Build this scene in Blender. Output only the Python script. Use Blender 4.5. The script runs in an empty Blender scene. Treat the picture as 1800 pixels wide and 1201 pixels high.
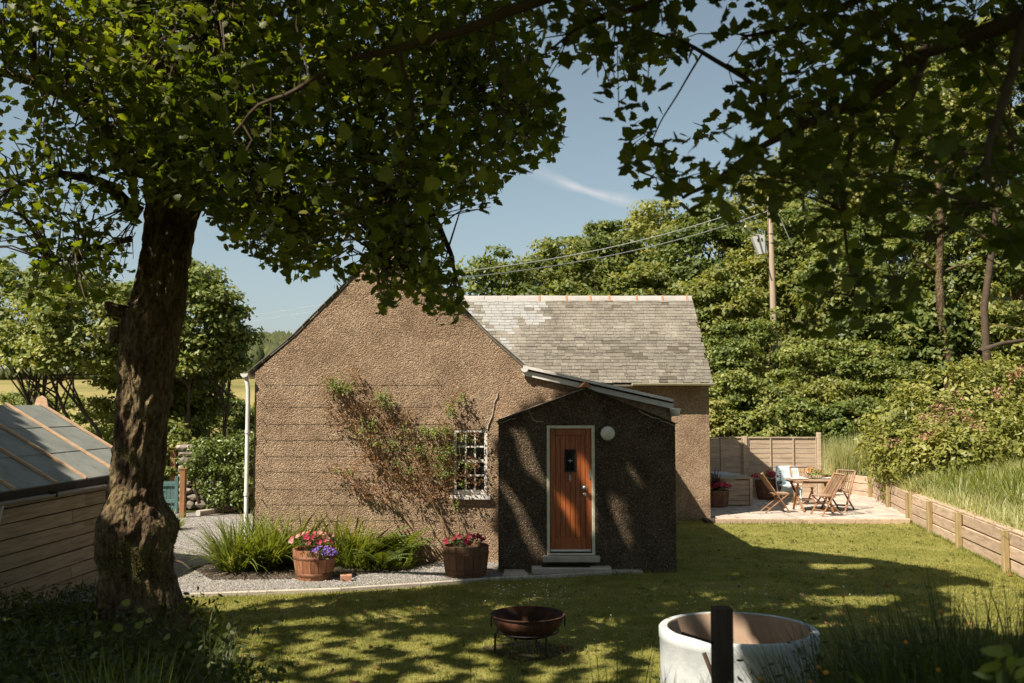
import bpy, math, random
import numpy as np
from mathutils import Vector, Matrix, noise
R = math.radians
random.seed(7)
rng = np.random.default_rng(7)
scn = bpy.context.scene
COL = scn.collection

# ------------------------------------------------------------------ camera, light, exposure
F = 1750.0                                    # focal length in pixels of the 1800 px wide photograph
EYE = 2.64
PITCH = math.atan(112.5 / F)
cam_d = bpy.data.cameras.new('camera')
cam_d.sensor_width = 36.0
cam_d.lens = 36.0 * F / 1800.0
cam_d.clip_end = 3000.0
cam_d.dof.use_dof = True
cam_d.dof.focus_distance = 17.5
cam_d.dof.aperture_fstop = 2.8
cam = bpy.data.objects.new('camera', cam_d)
cam.location = (0, 0, EYE)
cam.rotation_euler = (R(90) + PITCH, 0, 0)
COL.objects.link(cam)
scn.camera = cam

SUN = Vector((0.64, 0.52, -1.0))              # the way the light travels
sd = bpy.data.lights.new('sun', 'SUN')
sd.energy = 4.6
sd.angle = R(0.53)
sd.color = (1.0, 0.91, 0.77)
so = bpy.data.objects.new('sun', sd)
so.rotation_euler = SUN.to_track_quat('-Z', 'Y').to_euler()
so.location = (-20, -16, 30)
COL.objects.link(so)

world = bpy.data.worlds.new('World')
scn.world = world
world.use_nodes = True
wn, wl = world.node_tree.nodes, world.node_tree.links
wn.clear()
sky = wn.new('ShaderNodeTexSky')
sky.sky_type = 'NISHITA'
sky.sun_disc = False
sky.sun_elevation = math.atan2(1.0, math.hypot(SUN.x, SUN.y))
sky.sun_rotation = math.atan2(-SUN.x, -SUN.y)
sky.air_density = 1.0
sky.dust_density = 1.0
sky.ozone_density = 1.0
hsv = wn.new('ShaderNodeHueSaturation')
hsv.inputs['Saturation'].default_value = 0.70
hsv.inputs['Hue'].default_value = 0.475
bg = wn.new('ShaderNodeBackground')
bg.inputs['Strength'].default_value = 0.056
wo = wn.new('ShaderNodeOutputWorld')
# a thin wisp of cirrus in the north-east
tc = wn.new('ShaderNodeTexCoord')
mp = wn.new('ShaderNodeMapping')
mp.inputs['Location'].default_value = (-0.075, 0.0, -0.212)
sepx = wn.new('ShaderNodeSeparateXYZ')
wl.new(tc.outputs['Generated'], mp.inputs['Vector'])
wl.new(mp.outputs['Vector'], sepx.inputs['Vector'])
def wmath(op, a, b=None, c=None):
    m = wn.new('ShaderNodeMath'); m.operation = op
    for i, v in enumerate((a, b, c)):
        if v is None: continue
        if isinstance(v, (int, float)): m.inputs[i].default_value = v
        else: wl.new(v, m.inputs[i])
    return m.outputs[0]
x_, z_ = sepx.outputs['X'], sepx.outputs['Z']
curve = wmath('ADD', z_, wmath('MULTIPLY', x_, wmath('SUBTRACT', 0.32, wmath('MULTIPLY', x_, 1.5))))
wid = wmath('ADD', wmath('MULTIPLY', wmath('ABSOLUTE', x_), 0.12), 0.0045)
band = wmath('SUBTRACT', 1.0, wmath('DIVIDE', wmath('ABSOLUTE', curve), wid))
ends = wmath('SUBTRACT', 1.0, wmath('MULTIPLY', wmath('ABSOLUTE', x_), 15.0))
ends = wmath('MULTIPLY', wmath('MAXIMUM', ends, 0.0), wmath('GREATER_THAN', sepx.outputs['Y'], 0.0))
wz = wn.new('ShaderNodeTexNoise'); wz.inputs['Scale'].default_value = 40.0
wl.new(tc.outputs['Generated'], wz.inputs['Vector'])
cl = wmath('MULTIPLY', wmath('MULTIPLY', wmath('MAXIMUM', band, 0.0), ends), wmath('MULTIPLY', wz.outputs['Fac'], 0.75))
cm = wn.new('ShaderNodeMixRGB')
cm.inputs[2].default_value = (11.0, 9.6, 9.0, 1)
wl.new(cl, cm.inputs[0])
wl.new(sky.outputs['Color'], hsv.inputs['Color'])
wl.new(hsv.outputs['Color'], cm.inputs[1])
wl.new(cm.outputs[0], bg.inputs['Color'])
wl.new(bg.outputs[0], wo.inputs['Surface'])

vs = scn.view_settings
vs.view_transform = 'Standard'; vs.look = 'None'; vs.gamma = 1.0; vs.use_curve_mapping = False
vs.exposure = 1.0
cy = scn.cycles
cy.max_bounces = 6; cy.diffuse_bounces = 3; cy.glossy_bounces = 2; cy.transmission_bounces = 4
cy.transparent_max_bounces = 4
cy.caustics_reflective = False; cy.caustics_refractive = False
cy.use_denoising = True
cy.sample_clamp_indirect = 4.0

# ------------------------------------------------------------------ picture <-> place
SP, CP = math.sin(PITCH), math.cos(PITCH)
def at(px, py, Y):
    """the place seen at a pixel of the photograph, at depth Y"""
    a, b = (px - 900) / F, (600.5 - py) / F
    k = Y / (CP - b * SP)
    return Vector((a * k, Y, EYE + (SP + b * CP) * k))
def gr(px, py, z=0.0):
    a, b = (px - 900) / F, (600.5 - py) / F
    k = (z - EYE) / (SP + b * CP)
    return Vector((a * k, (CP - b * SP) * k, z))
def proj(P):
    P = np.asarray(P, float)
    x, y, z = P[..., 0], P[..., 1], P[..., 2] - EYE
    d = y * CP + z * SP
    u = -y * SP + z * CP
    dd = np.where(np.abs(d) < 1e-6, 1e-6, d)
    return 900 + F * x / dd, 600.5 - F * u / dd, d
def inpoly(px, py, poly):
    px = np.asarray(px, float); py = np.asarray(py, float)
    r = np.zeros(px.shape, bool)
    n = len(poly)
    for i in range(n):
        x1, y1 = poly[i]; x2, y2 = poly[(i + 1) % n]
        if y1 == y2: continue
        c = ((y1 > py) != (y2 > py)) & (px < (x2 - x1) * (py - y1) / (y2 - y1) + x1)
        r ^= c
    return r

# ------------------------------------------------------------------ materials
def NT(m): return m.node_tree.nodes, m.node_tree.links
def ramp(n, stops):
    r = n.new('ShaderNodeValToRGB')
    e = r.color_ramp.elements
    while len(e) < len(stops): e.new(0.5)
    for i, (p, c) in enumerate(stops):
        e[i].position = p
        e[i].color = (*c, 1) if len(c) == 3 else c
    return r
def surf(name, cols, scale=8.0, rough=0.85, bump=0.0, bscale=40.0, bdist=0.01, stretch=(1, 1, 1), rnd=0.15,
         vor=0.0, vscale=50.0, spec=0.3, metal=0.0, world=True, detail=6.0, fine=0.0, spots=None):
    """a noisy, worn surface: cols = list of colours mixed by noise; rnd = brightness variation per island and object"""
    m = bpy.data.materials.new(name); m.use_nodes = True
    n, l = NT(m)
    b = n['Principled BSDF']
    b.inputs['Roughness'].default_value = rough
    b.inputs['Metallic'].default_value = metal
    b.inputs['Specular IOR Level'].default_value = spec
    if world:
        g = n.new('ShaderNodeNewGeometry'); vec = g.outputs['Position']
    else:
        t = n.new('ShaderNodeTexCoord'); vec = t.outputs['Object']
        g = n.new('ShaderNodeNewGeometry')
    mpn = n.new('ShaderNodeMapping'); mpn.inputs['Scale'].default_value = stretch
    l.new(vec, mpn.inputs['Vector'])
    oi = n.new('ShaderNodeObjectInfo')
    nz = n.new('ShaderNodeTexNoise'); nz.inputs['Scale'].default_value = scale; nz.inputs['Detail'].default_value = detail
    nz.inputs['Roughness'].default_value = 0.65
    off = n.new('ShaderNodeVectorMath'); off.operation = 'ADD'
    sc = n.new('ShaderNodeVectorMath'); sc.operation = 'SCALE'; sc.inputs[0].default_value = (13.1, 7.7, 3.3)
    if not world or rnd > 0: l.new(oi.outputs['Random'], sc.inputs['Scale'])
    l.new(mpn.outputs['Vector'], off.inputs[0]); l.new(sc.outputs[0], off.inputs[1])
    l.new(off.outputs[0], nz.inputs['Vector'])
    k = len(cols)
    rp = ramp(n, [(0.3 + 0.4 * i / max(1, k - 1), c) for i, c in enumerate(cols)])
    l.new(nz.outputs['Fac'], rp.inputs['Fac'])
    col = rp.outputs['Color']
    if rnd > 0:
        a = n.new('ShaderNodeMath'); a.operation = 'ADD'
        l.new(oi.outputs['Random'], a.inputs[0]); l.new(g.outputs['Random Per Island'], a.inputs[1])
        mr = n.new('ShaderNodeMapRange'); mr.inputs[1].default_value = 0; mr.inputs[2].default_value = 2
        mr.inputs[3].default_value = 1 - rnd * 1.6; mr.inputs[4].default_value = 1 + rnd * 1.6
        l.new(a.outputs[0], mr.inputs[0])
        mx = n.new('ShaderNodeVectorMath'); mx.operation = 'SCALE'
        l.new(col, mx.inputs[0]); l.new(mr.outputs[0], mx.inputs['Scale'])
        col = mx.outputs[0]
    if fine > 0:
        nf = n.new('ShaderNodeTexNoise'); nf.inputs['Scale'].default_value = bscale * 0.8; nf.inputs['Detail'].default_value = 3
        l.new(mpn.outputs['Vector'], nf.inputs['Vector'])
        mf = n.new('ShaderNodeMapRange'); mf.inputs[1].default_value = 0.35; mf.inputs[2].default_value = 0.65
        mf.inputs[3].default_value = 1 - fine; mf.inputs[4].default_value = 1 + fine
        l.new(nf.outputs['Fac'], mf.inputs[0])
        mx2 = n.new('ShaderNodeVectorMath'); mx2.operation = 'SCALE'
        l.new(col, mx2.inputs[0]); l.new(mf.outputs[0], mx2.inputs['Scale'])
        col = mx2.outputs[0]
    if spots:
        vz = n.new('ShaderNodeTexVoronoi'); vz.inputs['Scale'].default_value = spots[1]
        l.new(mpn.outputs['Vector'], vz.inputs['Vector'])
        sepc = n.new('ShaderNodeSeparateColor'); l.new(vz.outputs['Color'], sepc.inputs[0])
        gt = n.new('ShaderNodeMath'); gt.operation = 'GREATER_THAN'; gt.inputs[1].default_value = 1 - spots[2]
        l.new(sepc.outputs[0], gt.inputs[0])
        lt = n.new('ShaderNodeMath'); lt.operation = 'LESS_THAN'; lt.inputs[1].default_value = spots[3]
        l.new(vz.outputs['Distance'], lt.inputs[0])
        mu = n.new('ShaderNodeMath'); mu.operation = 'MULTIPLY'; l.new(gt.outputs[0], mu.inputs[0]); l.new(lt.outputs[0], mu.inputs[1])
        mc = n.new('ShaderNodeMixRGB'); mc.inputs[2].default_value = (*spots[0], 1)
        l.new(mu.outputs[0], mc.inputs[0]); l.new(col, mc.inputs[1]); col = mc.outputs[0]
    l.new(col, b.inputs['Base Color'])
    if bump > 0:
        bn = n.new('ShaderNodeTexNoise'); bn.inputs['Scale'].default_value = bscale; bn.inputs['Detail'].default_value = 4
        bn.inputs['Roughness'].default_value = 0.6
        l.new(mpn.outputs['Vector'], bn.inputs['Vector'])
        h = bn.outputs['Fac']
        if vor > 0:
            v = n.new('ShaderNodeTexVoronoi'); v.inputs['Scale'].default_value = vscale
            l.new(mpn.outputs['Vector'], v.inputs['Vector'])
            q = n.new('ShaderNodeMath'); q.operation = 'MULTIPLY_ADD'; q.inputs[1].default_value = -vor
            l.new(v.outputs['Distance'], q.inputs[0]); l.new(h, q.inputs[2]); h = q.outputs[0]
        bp = n.new('ShaderNodeBump'); bp.inputs['Strength'].default_value = bump; bp.inputs['Distance'].default_value = bdist
        l.new(h, bp.inputs['Height']); l.new(bp.outputs[0], b.inputs['Normal'])
    return m
def leafmat(name, cols, trans=0.35, rough=0.5, spec=0.35, tcol=None, tree_var=0.25, nsc=0.9, nw=1.0):
    m = bpy.data.materials.new(name); m.use_nodes = True
    n, l = NT(m)
    b = n['Principled BSDF']; b.inputs['Roughness'].default_value = rough; b.inputs['Specular IOR Level'].default_value = spec
    g = n.new('ShaderNodeNewGeometry'); oi = n.new('ShaderNodeObjectInfo')
    nz = n.new('ShaderNodeTexNoise'); nz.inputs['Scale'].default_value = nsc
    l.new(g.outputs['Position'], nz.inputs['Vector'])
    nb = n.new('ShaderNodeMapRange'); nb.inputs[1].default_value = .5 - .28 / nw; nb.inputs[2].default_value = .5 + .28 / nw
    l.new(nz.outputs['Fac'], nb.inputs[0])
    a = n.new('ShaderNodeMath'); a.operation = 'ADD'
    l.new(g.outputs['Random Per Island'], a.inputs[0]); l.new(nb.outputs[0], a.inputs[1])
    a2 = n.new('ShaderNodeMath'); a2.operation = 'MULTIPLY'; a2.inputs[1].default_value = 0.5; l.new(a.outputs[0], a2.inputs[0])
    a3 = n.new('ShaderNodeMath'); a3.operation = 'MULTIPLY_ADD'; a3.inputs[1].default_value = tree_var
    l.new(oi.outputs['Random'], a3.inputs[0]); l.new(a2.outputs[0], a3.inputs[2])
    k = len(cols)
    rp = ramp(n, [(0.15 + 0.8 * i / max(1, k - 1), c) for i, c in enumerate(cols)])
    l.new(a3.outputs[0], rp.inputs['Fac'])
    l.new(rp.outputs['Color'], b.inputs['Base Color'])
    t = n.new('ShaderNodeBsdfTranslucent')
    tm = n.new('ShaderNodeMixRGB'); tm.blend_type = 'MULTIPLY'; tm.inputs[0].default_value = 1.0
    tm.inputs[2].default_value = (*(tcol or (2.6, 2.4, 0.9)), 1)
    l.new(rp.outputs['Color'], tm.inputs[1]); l.new(tm.outputs[0], t.inputs['Color'])
    mx = n.new('ShaderNodeMixShader'); mx.inputs[0].default_value = trans
    l.new(b.outputs[0], mx.inputs[1]); l.new(t.outputs[0], mx.inputs[2])
    l.new(mx.outputs[0], n['Material Output'].inputs['Surface'])
    return m
def plain(name, col, rough=0.5, metal=0.0, spec=0.5):
    return surf(name, [tuple(c * 0.88 for c in col), col, tuple(min(1, c * 1.08) for c in col)], scale=14, rough=rough, metal=metal,
                spec=spec, rnd=0.03, bump=0.06, bscale=60, bdist=0.003)

M = {}
M['harling'] = surf('harling', [(.225, .150, .096), (.325, .228, .150), (.405, .295, .200)], scale=1.7, rough=.95, bump=.9, bscale=44, bdist=.024,
                    vor=.9, vscale=56, rnd=0, spec=.15, fine=.32)
M['harling_shaded'] = surf('shaded_harling', [(.06, .043, .028), (.10, .072, .046), (.14, .105, .068)], scale=2.5, rough=.95, bump=1.0, bscale=44,
                         bdist=.028, vor=.9, vscale=56, rnd=0, spec=.15, fine=.5, spots=((.42, .35, .26), 60, .10, .36))  # darker copy of the harling: porch shade put into the colour, plus pale stones
M['mortar'] = surf('mortar', [(.36, .31, .26), (.5, .44, .37)], scale=6, bump=.5, bscale=50, rnd=.1)
M['fillet'] = surf('cement_fillet', [(.36, .26, .18), (.50, .38, .28)], scale=5, bump=.6, bscale=40, bdist=.012, rnd=0)
M['slate'] = surf('slate', [(.115, .100, .078), (.175, .155, .125), (.23, .205, .168)], scale=1.6, rough=.75, bump=.4, bscale=30, bdist=.006, rnd=.2,
                  fine=.15, spots=((.30, .30, .18), 22, .12, .3))
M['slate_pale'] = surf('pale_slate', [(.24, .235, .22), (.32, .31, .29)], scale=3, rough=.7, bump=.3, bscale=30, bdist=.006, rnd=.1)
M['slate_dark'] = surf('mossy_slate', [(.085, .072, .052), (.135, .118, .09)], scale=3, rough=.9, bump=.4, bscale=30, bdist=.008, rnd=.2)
M['ridge'] = surf('ridge_tile', [(.30, .28, .26), (.40, .375, .35)], scale=5, rough=.8, bump=.2, rnd=.08)
M['terracotta'] = surf('terracotta', [(.36, .15, .07), (.48, .24, .13)], scale=6, rough=.85, bump=.2, rnd=.1)
M['lead'] = surf('lead', [(.20, .19, .18), (.30, .28, .27)], scale=4, rough=.6, rnd=.05)
M['white'] = surf('white_paint', [(.62, .59, .54), (.78, .75, .70)], scale=9, rough=.45, bump=.12, bscale=50, bdist=.004, rnd=.04)
M['cream'] = surf('cream_paint', [(.55, .50, .36), (.70, .66, .50)], scale=9, rough=.5, bump=.12, bscale=50, bdist=.004, rnd=.04)
M['lamp'] = plain('lamp_shade', (.66, .62, .50), .4)
M['door'] = surf('varnished_door', [(.20, .050, .014), (.32, .085, .022), (.42, .13, .035)], scale=5, rough=.38, bump=.25, bscale=30, bdist=.003,
                 stretch=(6, 6, .5), rnd=.1, spec=.5)
M['glass'] = surf('dark_glass', [(.008, .008, .008), (.02, .02, .022)], scale=2, rough=.07, rnd=0, spec=.8)
M['metal'] = surf('brushed_metal', [(.35, .34, .32), (.5, .48, .45)], scale=10, rough=.35, metal=.9, rnd=.05)
M['black'] = surf('black_iron', [(.012, .010, .009), (.03, .024, .02)], scale=12, rough=.6, bump=.2, rnd=.05)
M['rust'] = surf('rusty_steel', [(.02, .010, .007), (.045, .018, .010), (.14, .048, .018)], scale=7, rough=.8, bump=.4, bscale=60, bdist=.006, rnd=.05,
                 metal=.0)
M['felt'] = surf('roof_felt', [(.15, .16, .14), (.21, .22, .195), (.26, .265, .235)], scale=2.5, rough=.85, bump=.3, bscale=120, bdist=.003, rnd=.06,
                 spots=((.03, .035, .02), 9, .12, .12))
M['batten'] = surf('new_batten', [(.42, .26, .15), (.62, .43, .29)], scale=7, rough=.8, bump=.3, bscale=40, stretch=(1, 4, 4), rnd=.12)
M['plank'] = surf('weathered_plank', [(.19, .145, .09), (.31, .24, .16), (.41, .33, .23)], scale=3.5, rough=.85, bump=.5, bscale=30, bdist=.008,
                  stretch=(3, .45, 6), rnd=.14)
M['fence'] = surf('fence_board', [(.29, .21, .14), (.43, .33, .235), (.52, .42, .31)], scale=4, rough=.85, bump=.4, bscale=30, bdist=.006,
                  stretch=(.5, 3, 7), rnd=.12, spots=((.16, .09, .05), 5, .3, .12))
M['sleeper'] = surf('sleeper', [(.33, .23, .15), (.48, .35, .25), (.56, .44, .33)], scale=3, rough=.85, bump=.5, bscale=24, bdist=.012,
                    stretch=(4, .5, 5), rnd=.14)
M['post'] = surf('green_post', [(.21, .15, .07), (.31, .23, .11), (.36, .28, .15)], scale=4, rough=.85, bump=.4, bscale=24, bdist=.01, stretch=(5, 5, .6), rnd=.1)
M['post_brown'] = surf('brown_post', [(.20, .095, .04), (.33, .17, .075)], scale=4, rough=.8, bump=.3, bscale=24, bdist=.01, stretch=(5, 5, .6), rnd=.1)
M['old_post'] = surf('dark_post', [(.03, .022, .016), (.06, .045, .032)], scale=5, rough=.9, bump=.6, bscale=30, bdist=.01, stretch=(6, 6, .6), rnd=.1)
M['teak'] = surf('teak', [(.17, .08, .035), (.27, .14, .065), (.35, .20, .11)], scale=6, rough=.65, bump=.2, bscale=40, bdist=.003, rnd=.18)
M['teak_pale'] = surf('weathered_teak', [(.26, .17, .11), (.38, .28, .20)], scale=6, rough=.7, bump=.2, bscale=40, bdist=.003, rnd=.12)
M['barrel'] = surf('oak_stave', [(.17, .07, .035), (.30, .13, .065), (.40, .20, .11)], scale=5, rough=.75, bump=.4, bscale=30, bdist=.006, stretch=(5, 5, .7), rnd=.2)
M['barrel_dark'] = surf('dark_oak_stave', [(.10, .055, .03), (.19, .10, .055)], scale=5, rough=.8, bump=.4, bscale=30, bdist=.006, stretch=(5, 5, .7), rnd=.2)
M['hoop'] = surf('hoop', [(.10, .045, .025), (.20, .09, .05)], scale=12, rough=.6, metal=.4, rnd=.1)
M['slab'] = surf('patio_slab', [(.32, .265, .215), (.44, .375, .315), (.52, .45, .385)], scale=3, rough=.9, bump=.4, bscale=30, bdist=.006, rnd=.14)
M['stone'] = surf('stone', [(.14, .115, .09), (.24, .205, .165), (.32, .28, .23)], scale=5, rough=.9, bump=.6, bscale=22, bdist=.02, rnd=.2)
M['brick'] = surf('brick', [(.36, .17, .10), (.50, .28, .19)], scale=10, rough=.9, bump=.4, rnd=.1)
M['gravel'] = surf('gravel', [(.22, .195, .17), (.31, .28, .245)], scale=.9, rough=.95, bump=1.0, bscale=45, bdist=.03, vor=1.0, vscale=36, rnd=0, fine=.45,
                   spots=((.10, .10, .10), 30, .14, .4))
M['pebble'] = surf('pebble', [(.17, .16, .15), (.30, .285, .26), (.42, .40, .37)], scale=30, rough=.9, rnd=.3)
M['soil'] = surf('soil', [(.030, .022, .014), (.06, .045, .03), (.10, .06, .035)], scale=3, rough=1, bump=.8, bscale=14, bdist=.05, rnd=0)
M['lawn'] = surf('lawn', [(.13, .132, .028), (.21, .20, .05), (.31, .27, .095)], scale=.8, rough=.95, bump=.7, bscale=70, bdist=.03, rnd=0, spec=.1, fine=.35,
                 detail=9)
M['rough'] = surf('rough_grass_ground', [(.045, .050, .012), (.09, .095, .028), (.14, .12, .045)], scale=.5, rough=1, bump=.8, bscale=12, bdist=.08, rnd=0, spec=.1, fine=.3)
M['field'] = surf('pasture', [(.14, .13, .04), (.25, .21, .08), (.32, .26, .115)], scale=.02, rough=1, rnd=0, spec=.1, bump=.4, bscale=1.2, bdist=.3, stretch=(1, 1, 1), fine=.12)
M['bark'] = surf('sycamore_bark', [(.045, .030, .018), (.10, .066, .040), (.13, .10, .05), (.24, .165, .11)], scale=4.5, rough=.95, bump=1.0, bscale=34, bdist=.035, vor=.9, vscale=24,
                 stretch=(1, 1, .45), rnd=0, spec=.1, fine=.45)
M['moss'] = leafmat('moss', [(.05, .055, .012), (.10, .10, .02), (.17, .15, .035)], trans=.1, rough=.9)
M['twig'] = surf('twig_bark', [(.05, .035, .022), (.10, .07, .045)], scale=8, rough=.9, bump=.5, bscale=30, rnd=.1)
M['stem'] = surf('rose_stem', [(.20, .13, .07), (.36, .25, .15)], scale=8, rough=.8, rnd=.2)
M['pole'] = surf('pole_wood', [(.27, .20, .14), (.40, .31, .22)], scale=3, rough=.85, bump=.4, bscale=14, stretch=(6, 6, .5), rnd=.05)
M['box_grey'] = plain('grey_box', (.52, .50, .47), .5)
M['teal'] = surf('teal_paint', [(.05, .10, .10), (.09, .17, .16)], scale=7, rough=.6, bump=.2, stretch=(4, 4, .6), rnd=.1)
M['well'] = surf('painted_ring', [(.34, .36, .37), (.50, .52, .52), (.60, .61, .60)], scale=2.2, rough=.75, bump=.4, bscale=20, bdist=.01, rnd=0,
                 spots=((.30, .27, .22), 6, .25, .25))
M['well_in'] = surf('ring_inside', [(.30, .20, .14), (.42, .30, .21)], scale=2.2, rough=.9, bump=.3, bscale=20, rnd=0)
M['cushion'] = plain('grey_cushion', (.42, .42, .42), .9)
M['cloth'] = plain('pale_cloth', (.68, .62, .56), .9)
M['blue_white'] = plain('pale_blue_resin', (.55, .64, .66), .5)
M['wire'] = plain('galvanised_wire', (.30, .24, .18), .7, .1)
M['cable'] = plain('aluminium_cable', (.62, .60, .55), .5, .2)
# foliage
M['syc'] = leafmat('sycamore_leaf', [(.035, .050, .008), (.075, .095, .014), (.140, .155, .023), (.22, .22, .036)], trans=.45, tree_var=.05, tcol=(2.0, 2.2, .6))
M['bgleaf'] = leafmat('woodland_leaf', [(.038, .062, .014), (.072, .102, .022), (.125, .155, .035), (.23, .23, .06)], trans=.3, tree_var=.42)
M['bush'] = leafmat('shrub_leaf', [(.050, .078, .016), (.090, .128, .026), (.175, .20, .045), (.28, .28, .085)], trans=.25, tree_var=.2)
M['rhodo'] = leafmat('rhododendron_leaf', [(.08, .10, .019), (.15, .165, .033), (.23, .23, .05), (.30, .28, .09)], trans=.2, tree_var=.1)
M['ivy'] = leafmat('ivy_leaf', [(.05, .075, .018), (.10, .135, .03), (.18, .21, .055)], trans=.15, rough=.35)
M['blade'] = leafmat('long_blade', [(.07, .10, .016), (.13, .165, .03), (.21, .225, .06)], trans=.3, rough=.45)
M['grassy'] = leafmat('long_grass', [(.15, .18, .06), (.25, .28, .11), (.38, .38, .19), (.50, .46, .29)], trans=.3, rough=.6)
M['turf'] = leafmat('turf_blade', [(.12, .138, .028), (.215, .215, .05), (.34, .30, .11)], trans=.3, rough=.6, tree_var=0, nsc=2.2, nw=1.5)
M['weed'] = leafmat('weed_leaf', [(.022, .035, .008), (.045, .062, .013), (.075, .095, .02)], trans=.35)
M['fern'] = leafmat('fern_frond', [(.06, .09, .018), (.11, .145, .03), (.16, .19, .045)], trans=.3)
M['conifer'] = leafmat('conifer', [(.030, .036, .012), (.055, .065, .020), (.10, .105, .032)], trans=.05, rough=.9, tree_var=.2)
M['cordy'] = leafmat('cordyline_blade', [(.05, .028, .025), (.10, .055, .045)], trans=.1)
M['rust_leaf'] = leafmat('bronze_leaf', [(.13, .07, .03), (.22, .11, .05), (.30, .16, .08)], trans=.3)
def petal(name, col):
    return leafmat(name, [tuple(c * .7 for c in col), col, tuple(min(1, c * 1.2) for c in col)], trans=.3, tcol=(1.2, 1.1, 1.1), tree_var=0)
M['pink'] = petal('pink_petal', (.50, .05, .10))
M['palepink'] = petal('pale_pink_petal', (.48, .25, .20))
M['salmon'] = petal('salmon_petal', (.46, .25, .14))
M['crimson'] = petal('crimson_petal', (.45, .02, .07))
M['violet'] = petal('violet_petal', (.24, .14, .55))
M['orange'] = petal('orange_petal', (.60, .26, .03))
M['daisy'] = petal('daisy_petal', (.75, .72, .65))

# ------------------------------------------------------------------ mesh helpers
class MB:
    def __init__(s): s.v, s.f, s.mi = [], [], []
    def add(s, vs_, fs_, mi=0):
        o = len(s.v); s.v += [tuple(p) for p in vs_]
        for f in fs_: s.f.append([i + o for i in f]); s.mi.append(mi)
        return s
    def box(s, c, d, rot=None, mi=0, taper=1.0):
        hx, hy, hz = d[0] / 2, d[1] / 2, d[2] / 2
        vs_ = []
        for z in (-1, 1):
            t = taper if z > 0 else 1
            for x, y in ((-1, -1), (1, -1), (1, 1), (-1, 1)):
                p = Vector((x * hx * t, y * hy * t, z * hz))
                if rot is not None: p = rot @ p
                vs_.append(p + Vector(c))
        return s.add(vs_, [(3, 2, 1, 0), (4, 5, 6, 7), (0, 1, 5, 4), (1, 2, 6, 5), (2, 3, 7, 6), (3, 0, 4, 7)], mi)
    def cbox(s, c, d, b=0.006, rot=None, mi=0):
        """a box with its long edges chamfered (round the local x, y or z axis, whichever is longest)"""
        ax = max(range(3), key=lambda i: d[i]); u, w = [i for i in range(3) if i != ax]
        hu, hw, hl = d[u] / 2, d[w] / 2, d[ax] / 2
        b = min(b, hu * .6, hw * .6)
        ring = [(-hu + b, -hw), (hu - b, -hw), (hu, -hw + b), (hu, hw - b), (hu - b, hw), (-hu + b, hw), (-hu, hw - b), (-hu, -hw + b)]
        if ax == 1: ring = ring[::-1]
        vs_ = []
        for l in (-hl, hl):
            for a, e in ring:
                p = [0, 0, 0]; p[u] = a; p[w] = e; p[ax] = l
                p = Vector(p)
                if rot is not None: p = rot @ p
                vs_.append(p + Vector(c))
        fs_ = [tuple(range(7, -1, -1)), tuple(range(8, 16))] + [(i, (i + 1) % 8, 8 + (i + 1) % 8, 8 + i) for i in range(8)]
        return s.add(vs_, fs_, mi)
    def beam(s, a, b_, w, h, up=(0, 0, 1), mi=0, ch=0.004):
        a, b_ = Vector(a), Vector(b_); d = b_ - a; L = d.length
        x = d.normalized(); y = Vector(up).cross(x)
        if y.length < 1e-4: y = Vector((1, 0, 0)).cross(x)
        y.normalize(); z = x.cross(y)
        rot = Matrix((x, y, z)).transposed()
        return s.cbox((a + b_) / 2, (L, w, h), ch, rot, mi) if L > max(w, h) else s.box((a + b_) / 2, (L, w, h), rot, mi)
    def tube(s, pts, rad, n=6, mi=0, cap=True):
        pts = [Vector(p) for p in pts]; k = len(pts)
        if not hasattr(rad, '__len__'): rad = [rad] * k
        vs_ = []; prev = None
        for i, p in enumerate(pts):
            t = (pts[min(i + 1, k - 1)] - pts[max(i - 1, 0)])
            if t.length < 1e-9: t = Vector((0, 0, 1))
            t.normalize()
            if prev is None:
                a = Vector((0, 0, 1)) if abs(t.z) < .9 else Vector((1, 0, 0))
                u = t.cross(a).normalized()
            else:
                u = prev - t * prev.dot(t)
                u = u.normalized() if u.length > 1e-6 else t.orthogonal().normalized()
            prev = u; w = t.cross(u)
            for j in range(n):
                an = 2 * math.pi * j / n
                vs_.append(p + (u * math.cos(an) + w * math.sin(an)) * rad[i])
        fs_ = [(i * n + j, i * n + (j + 1) % n, (i + 1) * n + (j + 1) % n, (i + 1) * n + j) for i in range(k - 1) for j in range(n)]
        if cap: fs_ += [tuple(range(n - 1, -1, -1)), tuple(range((k - 1) * n, k * n))]
        return s.add(vs_, fs_, mi)
    def lathe(s, prof, c=(0, 0, 0), n=24, mi=0, a0=0.0, a1=2 * math.pi, closed=True):
        vs_ = []; full = abs(a1 - a0 - 2 * math.pi) < 1e-6
        m_ = n if full else n + 1
        for r, z in prof:
            for j in range(m_):
                a = a0 + (a1 - a0) * j / n
                vs_.append((c[0] + r * math.cos(a), c[1] + r * math.sin(a), c[2] + z))
        fs_ = []
        for i in range(len(prof) - 1):
            for j in range(n):
                k2 = (j + 1) % m_
                fs_.append((i * m_ + j, i * m_ + k2, (i + 1) * m_ + k2, (i + 1) * m_ + j))
        return s.add(vs_, fs_, mi)
    def prism(s, poly, y0, y1, mi=0):
        """polygon in x,z (counter-clockwise seen from the camera side) pushed from y0 to y1"""
        n = len(poly)
        vs_ = [(x, y0, z) for x, z in poly] + [(x, y1, z) for x, z in poly]
        fs_ = [tuple(range(n)), tuple(range(2 * n - 1, n - 1, -1))] + [(i, n + i, n + (i + 1) % n, (i + 1) % n) for i in range(n)]
        return s.add(vs_, fs_, mi)
    def sheet(s, pts, mi=0):
        return s.add(pts, [tuple(range(len(pts)))], mi)
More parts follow.
